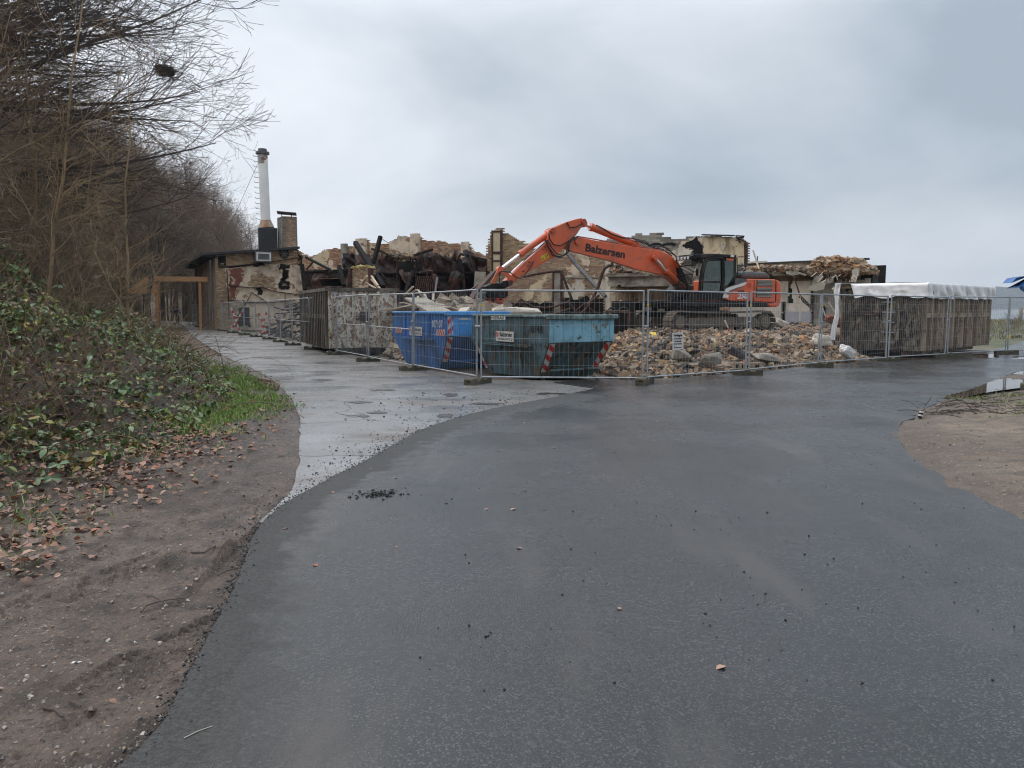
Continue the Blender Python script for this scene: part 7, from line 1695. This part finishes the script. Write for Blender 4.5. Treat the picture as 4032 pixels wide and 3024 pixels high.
outl_ = ([500, 640, 760, 850, 900, 950, 1000, 1060], [500, 550, 610, 720, 815, 880, 900, 960])
n_ = 0
while n_ < 85:
    u = rt.uniform(640, 930); y = rt.uniform(92, 140) if u > 720 else rt.uniform(70, 120); x = (u - 2016) / FPX * y
    if float(seg_sd(np.array([x]), np.array([y]), LANE_L)[0]) < 0 and y < 94: continue
    if abs(float(seg_sd(np.array([x]), np.array([y]), LANE_L)[0])) < 4.5: continue
    top_ = at(u, np.interp(u, *outl_), y).z; sc = top_ / 12.2 * rt.uniform(.7, 1.02) * (.55 if n_ % 4 == 0 else 1)
    place_tree('bare_tree', fvr[n_ % 3], MAT['bark'], MAT['twig_red'] if n_ % 3 else MAT['twig_brown'], (x, y, -.1), rt.uniform(0, 6.28), sc, 'bare tree of the wood closing off the far end of the lane', 'tree', 'bare trees at the far end of the lane'); n_ += 1
for k, (x_, v_, y) in enumerate(((905, 880, 105), (945, 880, 118), (985, 884, 112), (1012, 930, 120), (870, 800, 96), (965, 900, 125), (925, 870, 130), (890, 850, 112))):
    p = at(x_, v_, y); h = 0; place_tree('bare_tree', fv[k % 5], MAT['bark'], MAT['twig_brown'], (p.x, p.y, h), k * 1.3, p.z / 12.0, 'pale bare tree standing far beyond the shed roof', 'tree', 'far bare trees beyond the shed')
# the arched dark tree before the wooden gate
P_arc = dict(P_for); P_arc['bias'] = Vector((1, -.3, .1)); P_arc['b0'] = .8
av = variant(400, P_arc, 8.5, .17, (.12, 0, 1)); h, s_ = ground_h(-21.5, 45)
place_tree('arching_tree', av, MAT['bark'], MAT['twig'], (-20.4, 43, ground_h(-20.4, 43)[0]), -.2, .95, 'dark arching tree with a leaning limb by the wooden gate', 'tree', None)
# bird nest
ns = []
rg = random.Random(3)
c = at(650, 280, 14.6)
for k in range(260):
    a, b_ = rg.uniform(0, 6.28), rg.gauss(0, .5); p = c + Vector((math.cos(a) * .16 * rg.random() ** .4, math.sin(a) * .14, rg.gauss(0, .05))); d = Vector((math.cos(a + 1.5 + rg.gauss(0, .4)), math.sin(a + 1.5), rg.gauss(0, .3))).normalized() * rg.uniform(.06, .14)
    ns.append((*(p - d), *(p + d), .006, .004))
o = link_mesh('bird_nest', segs_mesh('bird_nest', ns, 3), MAT['twig']); tag(o, 'dark bird nest of twigs on an overhanging limb against the sky', 'nest', kind=None)
q = MB(); 
# ---- brambles, leaf litter, grass
rng = np.random.default_rng(5)
def bank_points(n, smin, smax, ymin, ymax, pw=1.0, dens=None):
    y = 1 / (1 / ymin + rng.random(n) * (1 / ymax - 1 / ymin)) if pw == 1 else ymin + (ymax - ymin) * rng.random(n) ** pw
    foot = np.interp(y, [p[1] for p in FOOT], [p[0] for p in FOOT]); s = smin + (smax - smin) * rng.random(n); x = foot - s * 1.04
    h, sd = H(x, y); ok = (x / y > -.80)
    if dens is not None: ok &= rng.random(n) < dens(x, y, sd)
    return x[ok], y[ok], h[ok], sd[ok]
def leaves(name, C, size, cols, tilt, m, fold=.25, width=.55, parent=None, nrm=None):
    n = len(C); R = rand_rots(n, rng, tilt); s = size
    u = np.array([(0, 0, 0), (-width * .46, .25, fold * .4), (-width * .46, .60, fold * .4), (0, 1, -.06), (width * .46, .60, fold * .4), (width * .46, .25, fold * .4), (0, .42, 0)])
    P = np.einsum('nij,kj->nki', R, u) * s[:, None, None] + C[:, None, :]
    f = np.array([(0, 6, 2, 1), (0, 5, 4, 6), (6, 4, 3, 2)]); F = (f[None] + (np.arange(n) * 7)[:, None, None]).reshape(-1, 4)
    return link_mesh(name, np_mesh(name, P.reshape(-1, 3), F, np.repeat(cols, 3, axis=0)), m, parent, 'stuff')
def leafmat(name, r):
    m = M(name, (1, 1, 1), r, 0, .12, 30, 0, attr=True); m.node_tree.nodes['Principled BSDF'].inputs['Subsurface Weight'].default_value = 0; return m
MAT['leaf'] = leafmat('bramble_leaves', .3); MAT['dead'] = leafmat('wet_fallen_leaves', .5); MAT['grassb'] = leafmat('grass_blades', .5)
GR = np.array([1.35, 1.25, .95]) * np.array([(.085, .155, .065), (.11, .19, .08), (.075, .13, .07), (.14, .21, .07), (.11, .18, .115), (.16, .19, .07), (.06, .10, .05), (.22, .23, .08), (.14, .20, .14), (.15, .20, .16), (.18, .23, .15), (.24, .19, .09), (.13, .11, .06)])
def cl(x, y, s): return np.clip((fbm(x * 1.1, y * 1.1, 101) - .42) * 4.0, .28, 1) * np.clip((s - .1) / 1.1, .12, 1) * np.clip(1.25 - s / 9, .15, 1)
x, y, h, s_ = bank_points(40000, .15, 8.5, 3.6, 44, 1, cl)
hh = (fbm(x * 1.1, y * 1.1, 103) * .75) * np.clip(s_ / 1.6, .12, 1) * rng.random(len(x)) ** .6
n = len(x); reps = 3; ang_ = rng.random(n) * 6.28
X = np.repeat(x, reps); Y = np.repeat(y, reps); Z = np.repeat(h + hh + .02, reps); k = np.tile(np.arange(reps), n); A_ = np.repeat(ang_, reps) + (k - 1) * 1.25
X = X + np.cos(A_) * .03; Y = Y + np.sin(A_) * .03
col = GR[rng.integers(0, len(GR), n)] * rng.uniform(.75, 1.25, n)[:, None]
leaves('bramble_leaves', np.stack([X, Y, Z], -1), np.repeat(rng.uniform(.04, .10, n) * (1 + y / 60), reps), np.repeat(col, reps, axis=0), .55, MAT['leaf'], width=.62)
# canes
cs = []
rg = random.Random(9)
x, y, h, s_ = bank_points(620, .3, 8, 3.8, 30)
for i in range(len(x)):
    p = Vector((x[i], y[i], h[i])); a = rg.uniform(0, 6.28); d = Vector((math.cos(a) * .5 + .2, math.sin(a) * .5, rg.uniform(.5, 1.1))).normalized(); L_ = rg.uniform(.05, .12)
    r = rg.uniform(.003, .0055) * (1 + y[i] / 25)
    for k_ in range(rg.randint(8, 15)):
        d = (d + Vector((rg.gauss(0, .12), rg.gauss(0, .12), -.11))).normalized(); q_ = p + d * L_ * 1.3; cs.append((*p, *q_, r, r * .97)); p = q_; r *= .96
        if p.z < ground_h(p.x, p.y)[0]: break
link_mesh('bramble_canes', segs_mesh('bramble_canes', cs, 4), M('reddish_canes', (.12, .065, .04), .6, 0, .5, 2, 0, patches=[((.22, .17, .10), 1.5, .6, .05, .6), ((.06, .08, .03), 2.0, .62, .05, .6)]), None, 'stuff')
# dead brushwood
cs = []
x, y, h, s_ = bank_points(2600, .8, 9, 5, 22)
for i in range(len(x)):
    p = Vector((x[i], y[i], h[i])); d = Vector((rg.gauss(.2, .5), rg.gauss(0, .5), rg.uniform(.2, 1.2))).normalized(); r = .004 * (1 + y[i] / 18); L_ = rg.uniform(.12, .42)
    for k_ in range(4): d = (d + Vector((rg.gauss(0, .25), rg.gauss(0, .25), rg.gauss(0, .2)))).normalized(); q_ = p + d * L_; cs.append((*p, *q_, r, r * .8)); p = q_; r *= .8
link_mesh('dry_brushwood', segs_mesh('dry_brushwood', cs, 3), M('dry_stalks', (.20, .135, .075), .8, 0, .4, 1.5, 0), None, 'stuff')
# leafless undergrowth filling the wood
cs = []
for i in range(5200):
    y0 = 1 / rg.uniform(1 / 95, 1 / 13); f_ = float(np.interp(y0, [p_[1] for p_ in FOOT], [p_[0] for p_ in FOOT])); x0 = f_ - 1.5 - rg.random() * (6 + y0 * .35)
    if x0 / y0 < -.8 or (y0 < 60 and x0 / y0 > -.535): continue
    z0 = ground_h(x0, y0)[0]; p_ = Vector((x0, y0, z0)); d = Vector((rg.gauss(.15, .3), rg.gauss(0, .3), 1)).normalized(); hgt = rg.uniform(.8, 3.2) * (.6 if y0 < 18 else 1); r = .0035 * (1 + y0 / 10)
    for k_ in range(5): d = (d + Vector((rg.gauss(.05, .22), rg.gauss(0, .22), 0))).normalized(); q_ = p_ + d * hgt / 5; cs.append((*p_, *q_, r, r * .85)); p_ = q_
    for k_ in range(5):
        b0 = Vector(cs[-1 - k_][:3]); e_ = Vector((rg.gauss(.3, .6), rg.gauss(0, .6), rg.uniform(.1, .9))).normalized() * hgt * rg.uniform(.12, .3); cs.append((*b0, *(b0 + e_), r * .6, r * .4))
link_mesh('undergrowth', segs_mesh('undergrowth', cs, 3), MAT['twig_brown'], None, 'stuff')
# fallen leaves
BR = np.array([1.25, 1.15, 1.1]) * np.array([(.24, .125, .075), (.18, .10, .065), (.28, .17, .12), (.13, .075, .05), (.33, .22, .16), (.20, .14, .115), (.27, .10, .05)])
x, y, h, s_ = bank_points(42000, -1.3, 8, 3.2, 30, 1, lambda x, y, s: np.clip(.30 + (fbm(x * 1.4, y * 1.4, 111) - .35) * 3, .5, 1) * np.clip((s + 1.2) / 1.3, 0, 1))
n = len(x); z = np.where((x > -9.6) & (y < 25.8), dirt_z(x, y), h)
leaves('fallen_leaves', np.stack([x, y, z + .012 + rng.random(n) * .03], -1), rng.uniform(.04, .085, n), BR[rng.integers(0, len(BR), n)] * rng.uniform(.7, 1.2, n)[:, None], .32, MAT['dead'], fold=.35, width=.75)
# a few leaves on the bare mud and the asphalt
x = rng.uniform(-3.8, 3.5, 170); y = rng.uniform(2.4, 14, 170); ok = x < -.2 + rng.normal(0, 1.0, 170); x, y = x[ok], y[ok]; n = len(x)
onr = seg_sd(x, y, ASPH_L) < 0; z = np.where(onr, .040, dirt_z(x, y) + .01)
leaves('strewn_leaves', np.stack([x, y, z], -1), rng.uniform(.03, .06, n), BR[rng.integers(0, len(BR), n)], .12, MAT['dead'], fold=.2, width=.7)
# grass
def blades(name, x, y, z, hmin, hmax, cols, w=.006):
    n = len(x); a = rng.random(n) * 6.28; L_ = rng.uniform(hmin, hmax, n); lean = rng.uniform(.15, .9, n) * L_; b_ = rng.random(n) * 6.28; wd = w * (1 + y / 14)
    B = np.stack([x, y, z], -1); side = np.stack([np.cos(a), np.sin(a), 0 * a], -1) * wd[:, None]; top = B + np.stack([np.cos(b_) * lean, np.sin(b_) * lean, L_], -1); mid = B + (top - B) * .5 + np.array([0, 0, .12]) * L_[:, None]
    V = np.stack([B - side, B + side, mid + side * .7, mid - side * .7, top + side * .15, top - side * .15], 1); f = np.array([(0, 1, 2, 3), (3, 2, 4, 5)])
    F = (f[None] + (np.arange(n) * 6)[:, None, None]).reshape(-1, 4)
    return link_mesh(name, np_mesh(name, V.reshape(-1, 3), F, np.repeat(cols, 2, axis=0)), MAT['grassb'], None, 'stuff')
def gd(x, y, s): return np.clip((fbm(x * 1.6, y * 1.6, 121) - .50) * 7, 0, 1) * np.exp(-((s - .15) / .75) ** 2) * np.clip((y - 7.5) / 4, .12, 1) + .05 * (s > 0)
x, y, h, s_ = bank_points(90000, -.9, 4, 3.6, 30, 1, gd)
x2, y2, h2, s2 = bank_points(20000, -.5, .8, 9.5, 24, 1, lambda x, y, s: np.clip((fbm(x * 1.1, y * 1.1, 125) - .30) * 4, .1, 1) * np.exp(-((s - .1) / .5) ** 2))
x, y, h = np.r_[x, x2], np.r_[y, y2], np.r_[h, h2]; n = len(x)
z = np.where((x > -9.6) & (y < 25.8), dirt_z(x, y), h)
GG = 1.4 * np.array([(.14, .26, .035), (.18, .31, .05), (.11, .20, .04), (.22, .29, .07), (.10, .16, .035), (.26, .24, .11)])
blades('grass', x, y, z, .03, .10, GG[rng.integers(0, len(GG), n)] * rng.uniform(.7, 1.15, n)[:, None], .0035)
# right verge: short moss and grass tufts
x = rng.uniform(4.5, 14, 30000); y = rng.uniform(6.5, 14.5, 30000); d = (x - 7.2 + (fbm(x * .8, y * .8, 53) - .5) * 3.4 + (y - 9) * .2) * .5
ok = rng.random(30000) < np.clip(d * 1.2, 0, 1) * np.clip((fbm(x * 2.2, y * 2.2, 131) - .40) * 5, 0, 1); x, y = x[ok], y[ok]; n = len(x)
blades('verge_grass', x, y, sand_z(x, y), .015, .05, GG[rng.integers(0, len(GG), n)] * np.array([.8, .7, .8]), .004)
x = rng.uniform(18, 75, 16000); y = rng.uniform(41, 108, 16000); blades('shore_grass', x, y, x * 0 - .07, .10, .38, np.array([(.17, .14, .06), (.10, .11, .035), (.22, .18, .09)])[rng.integers(0, 3, 16000)], .006)
# gravel in the mud, crumbs of asphalt along the road edge
def pebbles(name, x, y, z, smin, smax, cols):
    n = len(x); s = smin + (smax - smin) * rng.random(n) ** 2.5; S = np.stack([s, s * rng.uniform(.6, 1, n), s * rng.uniform(.4, .8, n)], -1)
    return link_mesh(name, boxes_mesh(name, np.stack([x, y, z + S[:, 2] * .2], -1), S, rand_rots(n, rng, .4), cols, jit=.35, rng=rng), MAT['pebble'], None, 'stuff')
n = 7000; y = 1 / (1 / 2.2 + rng.random(n) * (1 / 12 - 1 / 2.2)); x = rng.uniform(-4.6, .4, n); ok = (seg_sd(x, y, ASPH_L) > -.02) & ((seg_sd(x, y, LANE_L) > 0) | (y < 4.5)) & (rng.random(n) < np.clip(fbm(x, y, 141) * 2 - .3, 0.1, 1)); x, y = x[ok], y[ok]; n = len(x)
PB = np.array([(.30, .26, .21), (.40, .36, .31), (.22, .17, .13), (.17, .15, .14), (.48, .44, .40), (.26, .18, .12)])
pebbles('gravel', x, y, dirt_z(x, y), .003, .017, PB[rng.integers(0, len(PB), n)])
al_ = np.array(densify(al, .02, .02, 5)); n = 6500; i = rng.integers(0, len(al_), n); pp = al_[i]; dist = rng.normal(0, .05, n) + np.abs(rng.normal(0, .22, n)) * (rng.random(n) < .45) * (pp[:, 1] > 4.8) ; 
x = pp[:, 0] - dist * .8; y = pp[:, 1] + dist * .75; k = y < 17.5; x, y = x[k], y[k]; n = len(x)
onr = seg_sd(x, y, ASPH_L) < 0; z = np.where(onr, .036, np.where(seg_sd(x, y, LANE_L) > 0, dirt_z(x, y), .012)); pebbles('asphalt_crumbs', x, y, z, .004, .015, np.array([(.022, .022, .024)]) * rng.uniform(.5, 1.8, n)[:, None])
n = 900; x = rng.uniform(-.5, 12, n); y = 1 / (1 / 3.0 + rng.random(n) * (1 / 20 - 1 / 3.0)); ok = (seg_sd(x, y, ASPH_L) < -.1) & (seg_sd(x, y, ASPH_R) > .1); x, y = x[ok], y[ok]; n = len(x); pebbles('loose_grit', x, y, x * 0 + .036, .004, .013, np.array([(.02, .02, .022)]) * rng.uniform(.5, 2, n)[:, None])
n = 700; x = rng.uniform(-2.2, 2.2, n); y = rng.uniform(7, 15, n); ok = (seg_sd(x, y, ASPH_L) > .05) & (seg_sd(x, y, LANE_L) < -.1); x, y = x[ok], y[ok]; n = len(x); pebbles('lane_grit', x, y, x * 0 + .012, .008, .028, np.array([(.025, .023, .022)]) * rng.uniform(.5, 2, n)[:, None])
n = 5200; x = rng.uniform(3, 14, n); y = 1 / (1 / 4.0 + rng.random(n) * (1 / 17 - 1 / 4.0)); ok = seg_sd(x, y, ASPH_R) < .06; x, y = x[ok], y[ok]; n = len(x); pebbles('sand_gravel', x, y, sand_z(x, y), .004, .022, PB[rng.integers(0, len(PB), n)] * rng.uniform(.35, 1.1, n)[:, None])
cs = []
for i in range(900):
    y0 = rg.uniform(11, 16.5); x0 = np.interp(y0, [10, 13, 15.6, 16.5], [6.2, 6.6, 8.0, 9.6]) + abs(rg.gauss(0, 1.0)) - .5
    if float(seg_sd(np.array([x0]), np.array([y0]), ASPH_R)[0]) > (.35 if i % 9 == 0 else -.1): continue
    p_ = Vector((x0, y0, float(sand_z(np.array([x0]), np.array([y0]))[0]) + .01)); d = Vector((rg.uniform(-1, 1), rg.gauss(0, .25), rg.uniform(0, .15))).normalized()
    for k_ in range(3): d = (d + Vector((rg.gauss(0, .4), rg.gauss(0, .4), -.12))).normalized(); q_ = p_ + d * rg.uniform(.04, .12); cs.append((*p_, *q_, .007, .004)); p_ = q_
link_mesh('root_debris', segs_mesh('root_debris', cs, 3), MAT['twig'], None, 'stuff')
c_ = gr(1492, 1946, .036); n = 260; a_ = rng.random(n) * 6.28; r_ = np.abs(rng.normal(0, .09, n)); pebbles('tar_crumbs', c_.x + np.cos(a_) * r_ * 1.4, c_.y + np.sin(a_) * r_, np.full(n, .034), .006, .026, np.array([(.010, .010, .010)]) * np.ones((n, 1)))
# twigs lying on the mud
L3 = crop(0, 1900, .6774)
for k, (pts_, lab) in enumerate((([(820, 752), (850, 715), (930, 690), (1000, 678), (1085, 670)], 'forked curved twig on bare mud near the asphalt edge'), ([(885, 658), (930, 682), (950, 695)], 'short twig crossing the forked curved one'), ([(75, 355), (190, 362), (305, 358)], 'straight dark stick on the mud below the leaves'), ([(665, 60), (680, 100), (730, 140)], 'crooked stick at the edge of the leaf litter'), ([(1265, 540), (1320, 510), (1390, 495)], 'thin reddish twig right at the asphalt edge'), ([(1110, 412), (1190, 410), (1255, 405)], 'thin twig on the mud below the tyre lines'), ([(400, 1270), (440, 1285), (470, 1300)], 'small twig in the lower mud'), ([(1070, 1485), (1150, 1445), (1235, 1415)], 'pale straw lying on the asphalt'), ([(250, 1310), (320, 1325), (365, 1372)], 'curved twig by the wet patch'))):
    P = [gr(*L3(*p_), .012 if k != 7 else .042) for p_ in pts_]; P = [Vector((p_.x, p_.y, max(p_.z, float(dirt_z(np.array([p_.x]), np.array([p_.y]))[0]) + .006))) for p_ in P]
    q = MB(); q.tube(P, [(.0055 if k != 7 else .0022) * (1 - .12 * i_) for i_ in range(len(P))], 5); o = q.obj('fallen_twig', MAT['twig'] if k != 7 else MAT['insul']); tag(o, lab, 'twig', 'twigs lying on the ground')
me = chunks[0].copy(); me.materials.append(MAT['white_paint']); o = bpy.data.objects.new('white_stone', me); COL.objects.link(o); p = gr(*L3(443, 1047), .01); o.location = p; o.scale = (.05, .03, .02); tag(o, 'single flat white stone lying in the lower mud', 'stone')

# ================================================================== PERSON
def skin(name, verts, edges, rad, m, parent, sub=1):
    me = bpy.data.meshes.new(name); me.from_pydata(verts, edges, []); o = bpy.data.objects.new(name, me); COL.objects.link(o)
    md = o.modifiers.new('skin', 'SKIN'); 
    for i, r in enumerate(rad): me.skin_vertices[0].data[i].radius = r if hasattr(r, '__len__') else (r, r)
    me.skin_vertices[0].data[0].use_root = True
    s_ = o.modifiers.new('sub', 'SUBSURF'); s_.levels = sub; s_.render_levels = sub
    dg = bpy.context.evaluated_depsgraph_get(); me2 = bpy.data.meshes.new_from_object(o.evaluated_get(dg)); bpy.data.objects.remove(o)
    me2.materials.clear(); me2.materials.append(m); me2.shade_smooth(); return link_mesh(name, me2, None, parent)
pp_ = gr(700, 1273); pe = thing('person', 'person in a dark blue padded jacket and dark trousers walking along the lane', 'person', (pp_.x, pp_.y, .012), .35)
MAT['jacket'] = M('navy_jacket', (.016, .024, .05), .7, 0, .2, 8, .2, 30); MAT['trousers'] = M('dark_trousers', (.02, .022, .03), .8, 0, .2, 8, 0); MAT['skin'] = M('skin', (.42, .25, .18), .6, 0, .05, 8, 0); MAT['cap'] = M('dark_cap', (.03, .03, .032), .8, 0, .1, 8, 0)
# body: pelvis root, legs, torso, neck, head
bv = [(0, 0, .95), (0, 0, 1.15), (0, 0, 1.38), (0, -.01, 1.50), (0, -.02, 1.58), (0, -.03, 1.70), (-.10, 0, .90), (-.11, -.10, .50), (-.11, .06, .10), (-.11, -.06, .04), (.10, 0, .90), (.11, .05, .50), (.11, .20, .12), (.11, .08, .05), (-.18, 0, 1.42), (-.27, .02, 1.16), (-.20, -.10, .96), (.18, 0, 1.42), (.27, .02, 1.16), (.20, -.10, .96)]
be = [(0, 1), (1, 2), (2, 3), (3, 4), (4, 5), (0, 6), (6, 7), (7, 8), (8, 9), (0, 10), (10, 11), (11, 12), (12, 13), (2, 14), (14, 15), (15, 16), (2, 17), (17, 18), (18, 19)]
skin('body', bv, be, [(.15, .11), (.14, .10), (.17, .11), .06, .085, .095, .09, .065, .045, .05, .09, .065, .045, .05, .07, .05, .04, .07, .05, .04], MAT['skin'], pe, 2)
skin('jacket', [(0, 0, .98), (0, 0, .86), (0, 0, 1.18), (0, 0, 1.42), (0, 0, 1.50), (-.19, 0, 1.42), (-.28, .02, 1.16), (-.21, -.10, .98), (.19, 0, 1.42), (.28, .02, 1.16), (.21, -.10, .98)], [(0, 1), (0, 2), (2, 3), (3, 4), (3, 5), (5, 6), (6, 7), (3, 8), (8, 9), (9, 10)], [(.20, .15), (.20, .14), (.19, .14), (.20, .14), .10, .09, .07, .06, .09, .07, .06], MAT['jacket'], pe, 2)
for sgn, v in ((-1, [(-.10, 0, .92), (-.11, -.10, .50), (-.11, .06, .12)]), (1, [(.10, 0, .92), (.11, .05, .50), (.11, .20, .14)])): skin('trouser_leg', v, [(0, 1), (1, 2)], [.11, .085, .065], MAT['trousers'], pe, 1)
for x, y in ((-.11, .0), (.11, .14)): q = MB(); q.box((x, y, .045), (.10, .27, .09), bev=.02); q.obj('shoe', MAT['cap'], pe)
q = MB(); q.tube([(0, -.03, 1.69), (0, -.03, 1.80)], [.105, .07], 12); q.box((0, -.12, 1.71), (.14, .10, .02)); q.obj('cap', MAT['cap'], pe)
q = MB(); q.tube([(0, -.01, 1.47), (0, -.02, 1.56)], [.11, .09], 12); q.obj('scarf', MAT['cap'], pe)

# ================================================================== WOODEN GATE FRAME
gt = thing('wooden_portal', 'new timber portal frame with a triangular board, spanning the lane to the shed', 'timber frame', (0, 0, 0)); Dg = 58.0
def gat(x, y, d=Dg): return at(*L2(x, y), d)
q = MB(); q.beam(gat(854, 285), Vector((gat(854, 400).x, Dg, 0.2)), .24, .24); q.obj('post', MAT['wood'], gt)
q = MB(); q.beam(gat(1090, 280, 57.2), Vector((gat(1090, 400, 57.2).x, 57.2, 0)), .2, .2); q.obj('post', MAT['wood'], gt)
q = MB(); q.beam(gat(790, 273), gat(1136, 276, 57), .22, .36); q.obj('beam', MAT['wood'], gt)
q = MB(); P = [gat(*p_) for p_ in ((690, 352), (788, 268), (855, 283), (858, 353))]; q.prism([(p_.x, p_.z) for p_ in P], lambda p_, t: Vector((p_[0], Dg + t, p_[1])), -.16, -.13); q.obj('gusset_board', MAT['osb'], gt)
q = MB(); q.beam(gat(690, 352) + Vector((0, -.2, 0)), gat(858, 352) + Vector((0, -.2, 0)), .1, .09); q.obj('lower_batten', MAT['wood'], gt)
# ================================================================== RIGHT EDGE
for k, (x0, y0, x1, y1, lab) in enumerate(((26.5, 43.5, 30.0, 43.2, 'farther mesh fence panel on the shore side, seen past the covered container'), (30.1, 43.2, 33.6, 42.6, 'outermost mesh fence panel on the shore side'))):
    L = math.hypot(x1 - x0, y1 - y0); t = build_panel(L - .05, False); t['label'] = lab; t['group'] = 'mesh fence panels on the shore side'; t.location = (x0, y0, 0); t.rotation_euler = (0, 0, math.atan2(y1 - y0, x1 - x0))
for x, y in ((27.6, 42.4), (30.05, 43.2)):
    t = thing('ballast_block', 'dark fence foot with a yellow end on the shore side paving' if x < 28 else 'plain fence foot under the shore side panels', 'fence foot', (x, y, 0), .3)
    link_mesh('concrete_block', fme, MAT['foot'], t)
    if x < 28: q = MB(); q.box((-.36, 0, .08), (.12, .24, .17), bev=.01); q.obj('yellow_cap', MAT['yellow'], t)
p = gr(4030, 1552); t = thing('ballast_block', 'black fence foot lying on the moss at the far right edge', 'fence foot', (p.x + .1, p.y, .10), .9); link_mesh('concrete_block', fme, MAT['roofing'], t)
for k, (x, y) in enumerate(()):
    p = gr(*crop(3000, 1300, .5426)(x, y), .06); q = MB(); q.box((.35, 0, 0), (.9, .5, .06), Matrix.Rotation(.1 * k, 3, 'Z'), bev=.008); o = q.obj('paving_slab', MAT['concrete']); o.location = (p.x, p.y + .2, .10); tag(o, ['farther grey slab lying on the grass at the right edge', 'nearer grey slab lying on the grass at the right edge'][k], 'slab')
p = gr(3622, 1648, .03); mk = thing('marker_stub', 'small broken black and white marker stub at the sand corner', 'marker', (p.x, p.y, .04), .4)
for k in range(4): q = MB(); q.box((.008 * k, 0, .012 + .024 * k), (.045, .04, .024), Matrix.Rotation(.2, 3, 'Y')); q.obj('marker_band', MAT['white_paint'] if k % 2 else MAT['black'], mk)
for k, (x, D_) in enumerate(((1806, 104), (1820, 105))):
    q = MB(); p = at(*C5(x, 690), D_); q.cyl((p.x, p.y, -.3), (p.x, p.y, p.z), .16, n=10); o = q.obj('mooring_post', MAT['concrete']); tag(o, ['left mooring post at the water edge beyond the fence', 'right mooring post at the water edge beyond the fence'][k], 'post')
q = MB(); q.box((39, 108, 0), (40, .6, .5)); o = q.obj('quay_edge', MAT['concrete']); tag(o, 'low pale quay edge along the water beyond the fence', 'quay')
# blue sheet on a pole
bt = thing('blue_sheet_canopy', 'torn blue sheet canopy on a pole at the far right edge', 'canopy', (0, 0, 0)); Db = 26.5
CT = [(3983, 1114), (4002, 1094), (4032, 1088), (4075, 1090), (4110, 1108), (4060, 1112), (4040, 1122), (4020, 1128), (4000, 1135)]
P = [at(u, v, Db + .0) for u, v in CT]; top = at(4060, 1084, Db + .3)
q = MB()
for j, dd in enumerate((0, .5)):
    for a, b_ in zip(P, P[1:]):
        A_, B_ = a + Vector((0, dd, 0)), b_ + Vector((0, dd, 0)); q.add([A_, B_, top], [(0, 1, 2)])
for a, b_ in zip(P, P[1:]): q.add([a, b_, b_ + Vector((0, .5, 0)), a + Vector((0, .5, 0))], [(0, 1, 2, 3)])
q.obj('sheet', MAT['blue_tarp'], bt, fix=False)
q = MB(); q.tube([(top.x, top.y, 0), top], .035, 8); q.obj('pole', MAT['black'], bt)
q = MB(); q.prism([(p_.x, p_.z) for p_ in (at(4020, 1124, Db), at(4038, 1120, Db), at(4042, 1150, Db), at(4028, 1140, Db))], lambda p_, t: Vector((p_[0], Db + t, p_[1])), .1, .14); q.obj('hanging_rag', MAT['blue_tarp'], bt)
# shore bush
P_b = dict(P_sap); P_b['bias'] = None; bvv = variant(500, P_b, 1.6, .03)
for k, (u_, D_) in enumerate(((4000, 48), (4025, 50), (3985, 52))):
    p = at(u_, 1300, D_); place_tree('shore_bush', bvv, MAT['sap'], MAT['twig'], (p.x, p.y, -.05), k * 2.0, .75, ['leafless bush on the shore grass, nearest the water posts', 'leafless bush on the shore grass behind the outer panel', 'small leafless bush beside the container end on the shore'][k], 'bush', 'leafless bushes on the shore')
# ---- the damp air that turns the far shore blue
hz_me = MB(); hz_me.box((0, 1500, 78), (9000, 3600, 160)); hz_o = hz_me.obj('haze', None, kind='stuff')
hm = bpy.data.materials.new('damp_air'); hm.use_nodes = True; hm.node_tree.nodes.clear()
ho = hm.node_tree.nodes.new('ShaderNodeOutputMaterial'); hv = hm.node_tree.nodes.new('ShaderNodeVolumePrincipled')
hv.inputs['Color'].default_value = (.72, .80, .90, 1); hv.inputs['Density'].default_value = .00022; hv.inputs['Anisotropy'].default_value = .2
hm.node_tree.links.new(hv.outputs[0], ho.inputs['Volume']); hz_o.data.materials.append(hm)
scene.cycles.volume_bounces = 0
